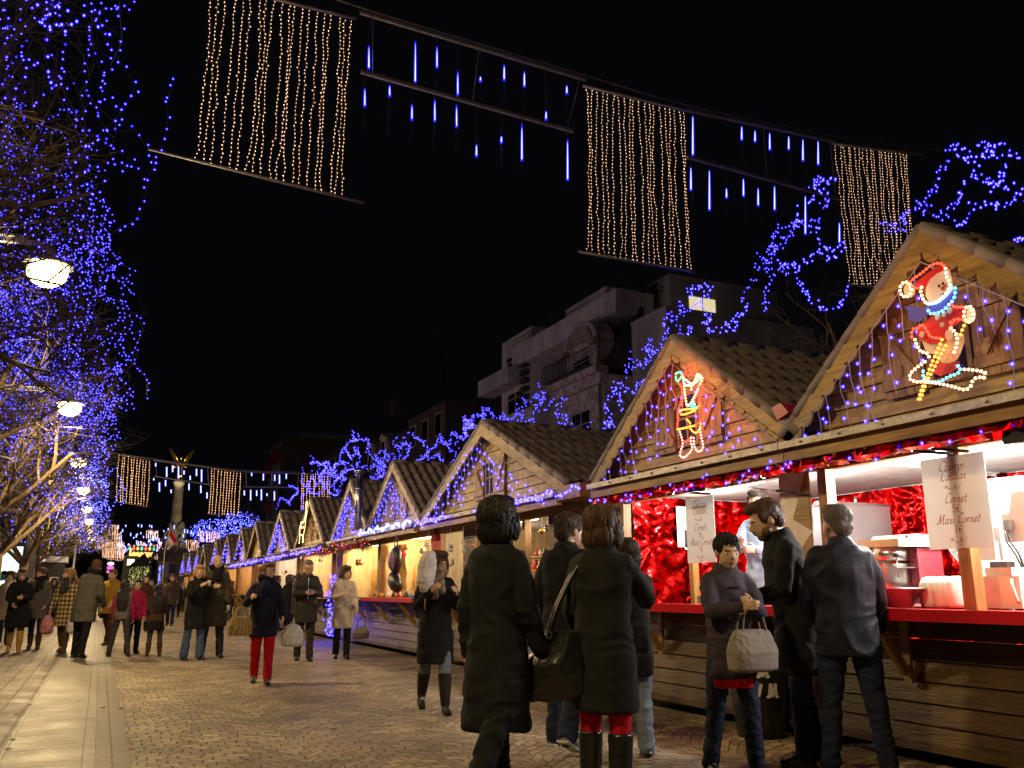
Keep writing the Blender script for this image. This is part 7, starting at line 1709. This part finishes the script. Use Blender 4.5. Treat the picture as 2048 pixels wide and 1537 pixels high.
# ================================================================== BAGS AND HELD THINGS
def purse(name, label, cat, p, m, size=(.3, .12, .24), yaw=0, handle=.16, hm=None, sag=.1, seed=1, vox=.01, fold=.004):
    t = thing(name, label, cat, (p.x, p.y, p.z - handle), yaw); w, d, h = size
    b = MB(); rings(b, [((0, 0, -h), w * .42, d * .35), ((0, 0, -h * .95), w * .5, d * .5), ((0, 0, -h * .5), w * .52, d * .55), ((0, 0, -h * .1), w * .42, d * .32), ((0, 0, 0), w * .36, d * .16)], 18)
    remesh(b, "bag", m, t, vox, 2, fold, (16, 16, 20), seed)
    for s in (1, -1): MB().tube(catmull([(-w * .28, s * d * .15, -.03), (-w * .2, s * d * .1, handle * .75), (0, 0, handle), (w * .2, s * d * .1, handle * .75), (w * .28, s * d * .15, -.03)], .02), .009, 7).obj("handle", hm or m, t)
    return t
def carrier(label, p, m, h=.36, w=.24, yaw=0, seed=1):
    t = thing("carrier_bag", label, "carrier bag", (p.x, p.y, p.z), yaw); b = MB()
    rings(b, [((0, 0, -h), w * .3, .05), ((0, 0, -h * .9), w * .48, .085), ((0, 0, -h * .6), w * .5, .09), ((0, 0, -h * .3), w * .36, .06), ((0, 0, -.07), w * .12, .025)], 18); remesh(b, "bag", m, t, .011, 1, .011, (18, 18, 10), seed)
    MB().tube([(0, 0, -.09), (.015, 0, -.04), (.005, 0, .01)], [.02, .012, .01], 6).obj("handle", m, t); return t
M_PLASW = mat("white_carrier", (.62, .6, .6), .4, 0, .1); M_PLASP = mat("pink_carrier", (.5, .2, .22), .4, 0, .2)
q = P4['sh_l']; t = thing("shoulder_bag", "large gathered black leather shoulder bag with metal rings, on the long coated woman's arm", "bag", (q.x - .16, q.y - .02, q.z - .42), R(-20))
b = MB(); rings(b, [((-.02, 0, -.34), .17, .06), ((-.01, 0, -.28), .22, .1), ((0, 0, -.14), .21, .11), ((.03, 0, 0), .12, .06), ((.04, 0, .03), .1, .035)], 20); remesh(b, "bag", C_LEATHER, t, .009, 2, .010, (8, 8, 4), 4)
for s in (1, -1): MB().tube(catmull([(-.05, s * .05, .0), (.0, s * .05, .16), (.1, s * .04, .36), (.17, s * .02, .45)], .03), .012, 7).obj("strap", C_LEATHER, t)
for (dx, s) in ((-.05, 1), (.1, 1), (-.05, -1)): MB().tube([(dx + .018 * math.cos(a), s * .06, .02 + .018 * math.sin(a)) for a in np.linspace(0, 6.283, 11)], .004, 5, False).obj("ring", M_STEEL, t)
q = P3['hand_l']; purse("shoulder_bag", "slouchy grey canvas bag with ruffled flap on the toggle coat woman's arm", "bag", Vector((P3['hip'].x + .03, P3['hip'].y - .2, P3['hip'].z + .22)), mat("grey_canvas", (.22, .19, .15), .8, 0, .2, 8, .4, 40), (.42, .2, .27), .15, .12, None, .1, 5, .01, .0035)
purse("handbag", "brown handbag on the beige jacket woman's arm", "bag", P9['hand_l'] + Vector((.1, -.02, -.08)), mat("taupe_leather", (.12, .09, .06), .5), (.3, .12, .2), 0, .16)
purse("straw_bag", "striped straw shopping bag carried by the woman in red trousers", "bag", Vector((P11['hip'].x - .33, P11['hip'].y - .18, P11['hip'].z + .16)), mat("straw_weave", (.35, .25, .09), .8, 0, .6, 16, .6, 40, (3, 3, .4)), (.32, .14, .24), .2, .12)
carrier("white plastic carrier bag with faint print, beside the woman in red trousers", P11['hip'] + Vector((.38, -.05, .0)), M_PLASW, .36, .3)
carrier("pink plastic carrier bag held at the plaid coat's left side", P18['hand_r'] + Vector((-.02, -.05, 0)) if P18['hand_r'].x < P18['hand_l'].x else P18['hand_l'], M_PLASP, .42, .24, 0, 2)
carrier("white plastic carrier bag held at the plaid coat's right side", P18['hand_l'] + Vector((.02, -.05, 0)) if P18['hand_l'].x > P18['hand_r'].x else P18['hand_r'], M_PLASW, .42, .26, 0, 3)
def cup(p, label, m=M_WHITE, r=.034, h=.09): o = MB().lathe([(0, 0), (r * .75, 0), (r, h), (r * 1.06, h + .004), (r * .9, h), (0, h * .9)], (0, 0, 0), 14).obj("cup", m, None, p + Vector((0, 0, -.03))); tag(o, label, "cup")
cup(P12['hand_l'] + Vector((0, -.03, 0)), "pale cup in the tall bald man's hand"); cup(P13['hand_l'] + Vector((0, -.02, .0)), "pale cup in the blond woman's hands")
t = tag(MB().box((0, 0, 0), (.07, .012, .13), (1.0, 0, 0)).obj("phone", mat("silver_phone", (.5, .5, .55), .3, .5), None, (P10['hand_l'] + P10['hand_r']) / 2 + Vector((0, -.03, .02))), "silver phone in the waxed jacket man's hands", "phone")
q = P8['hand_r'] if P8['hand_r'].x < P8['hand_l'].x else P8['hand_l']
q = P8['head'] + Vector((-.2, -.16, -.34))
t = thing("candyfloss", "white candyfloss on a stick held by the woman with glasses", "candyfloss", q); b = MB(); rings(b, [((0, 0, .06), .04, .04), ((0, 0, .16), .085, .08), ((.02, 0, .34), .09, .085), ((.04, 0, .46), .05, .05)], 16); remesh(b, "floss", mat("pale_floss", (.62, .6, .62), .9), t, .012, 2, .012, (14, 14, 14)); MB().tube([(0, 0, -.12), (0, 0, .1)], .006, 6).obj("stick", M_POST, t)
# waste bin with dark bag and letters behind the toggle coat woman
q = atZ(1556, 1440, 0); t = thing("waste_bin", "round bin in dark plastic bag with white letters, below the counter", "bin", (5.25, 6.35, 0))
b = MB(); b.lathe([(.2, 0), (.23, .3), (.25, .62), (.24, .66)], (0, 0, 0), 20); b.obj("bag", mat("bin_bag", (.02, .02, .022), .3, 0, .2, 4, .6, 9), t); b = MB(); b.lathe([(.25, .66), (.27, .68), (.25, .72), (.1, .73)], (0, 0, 0), 20); b.obj("rim", M_STEEL, t)
b = MB()
def cf(u, v, w): a = R(-118) + u / .252; return (.256 * math.cos(a), .256 * math.sin(a), v)
write(b, "M", .0, .5, .11, cf, 0, (.06, .1)); write(b, "W M", 0, .34, .11, cf, 0, (.06, .1)); b.obj("lettering", M_WHITE, t)
# scraps on the ground
rr = random.Random(17)
for i, (px, py, c, lb) in enumerate(((505, 1347, (.6, .3, .35), "pinkish scrap on the setts near the centre"), (365, 1302, (.6, .6, .6), "white paper scrap near the blond woman"), (668, 1521, (.5, .3, .08), "yellowish leaf at the bottom centre"), (1388, 1445, (.6, .6, .58), "white paper scrap before the red counter"), (1350, 1457, (.45, .3, .12), "small wooden stick on the ground"), (726, 1300, (.55, .55, .55), "pale scrap by the low board wall"), (243, 1418, (.6, .6, .6), "white scrap on the paver border"), (430, 1484, (.55, .5, .5), "tiny white scrap on the near setts"))):
    q = atZ(px, py, .0); b = MB(); b.box((0, 0, .006), (.06 if i != 4 else .16, .035 if i != 4 else .012, .006), (.1, .15, rr.uniform(0, 3))); tag(b.obj("litter", mat("scrap_%d" % i, c, .7), None, (q.x, q.y, .004)), lb, "litter")
rr = random.Random(61)
lf = [MB().add([(-.035, 0, 0), (0, .02, .008), (.04, .004, .0), (0, -.02, .01)], [(0, 1, 2), (0, 2, 3)]).mesh("dead_leaf", mat("dead_leaf_%d" % k, c, .8)) for k, c in enumerate(((.22, .13, .04), (.13, .08, .03)))]
for i in range(40):
    o = new("dead_leaf", lf[i % 2], None, (rr.uniform(-1.2, 5.0), rr.uniform(5.2, 14), .006)); o.rotation_euler = (0, 0, rr.uniform(0, 6)); tag(o, "small dead leaf lying loose on the street among others", "leaf", "dead leaves on the street")
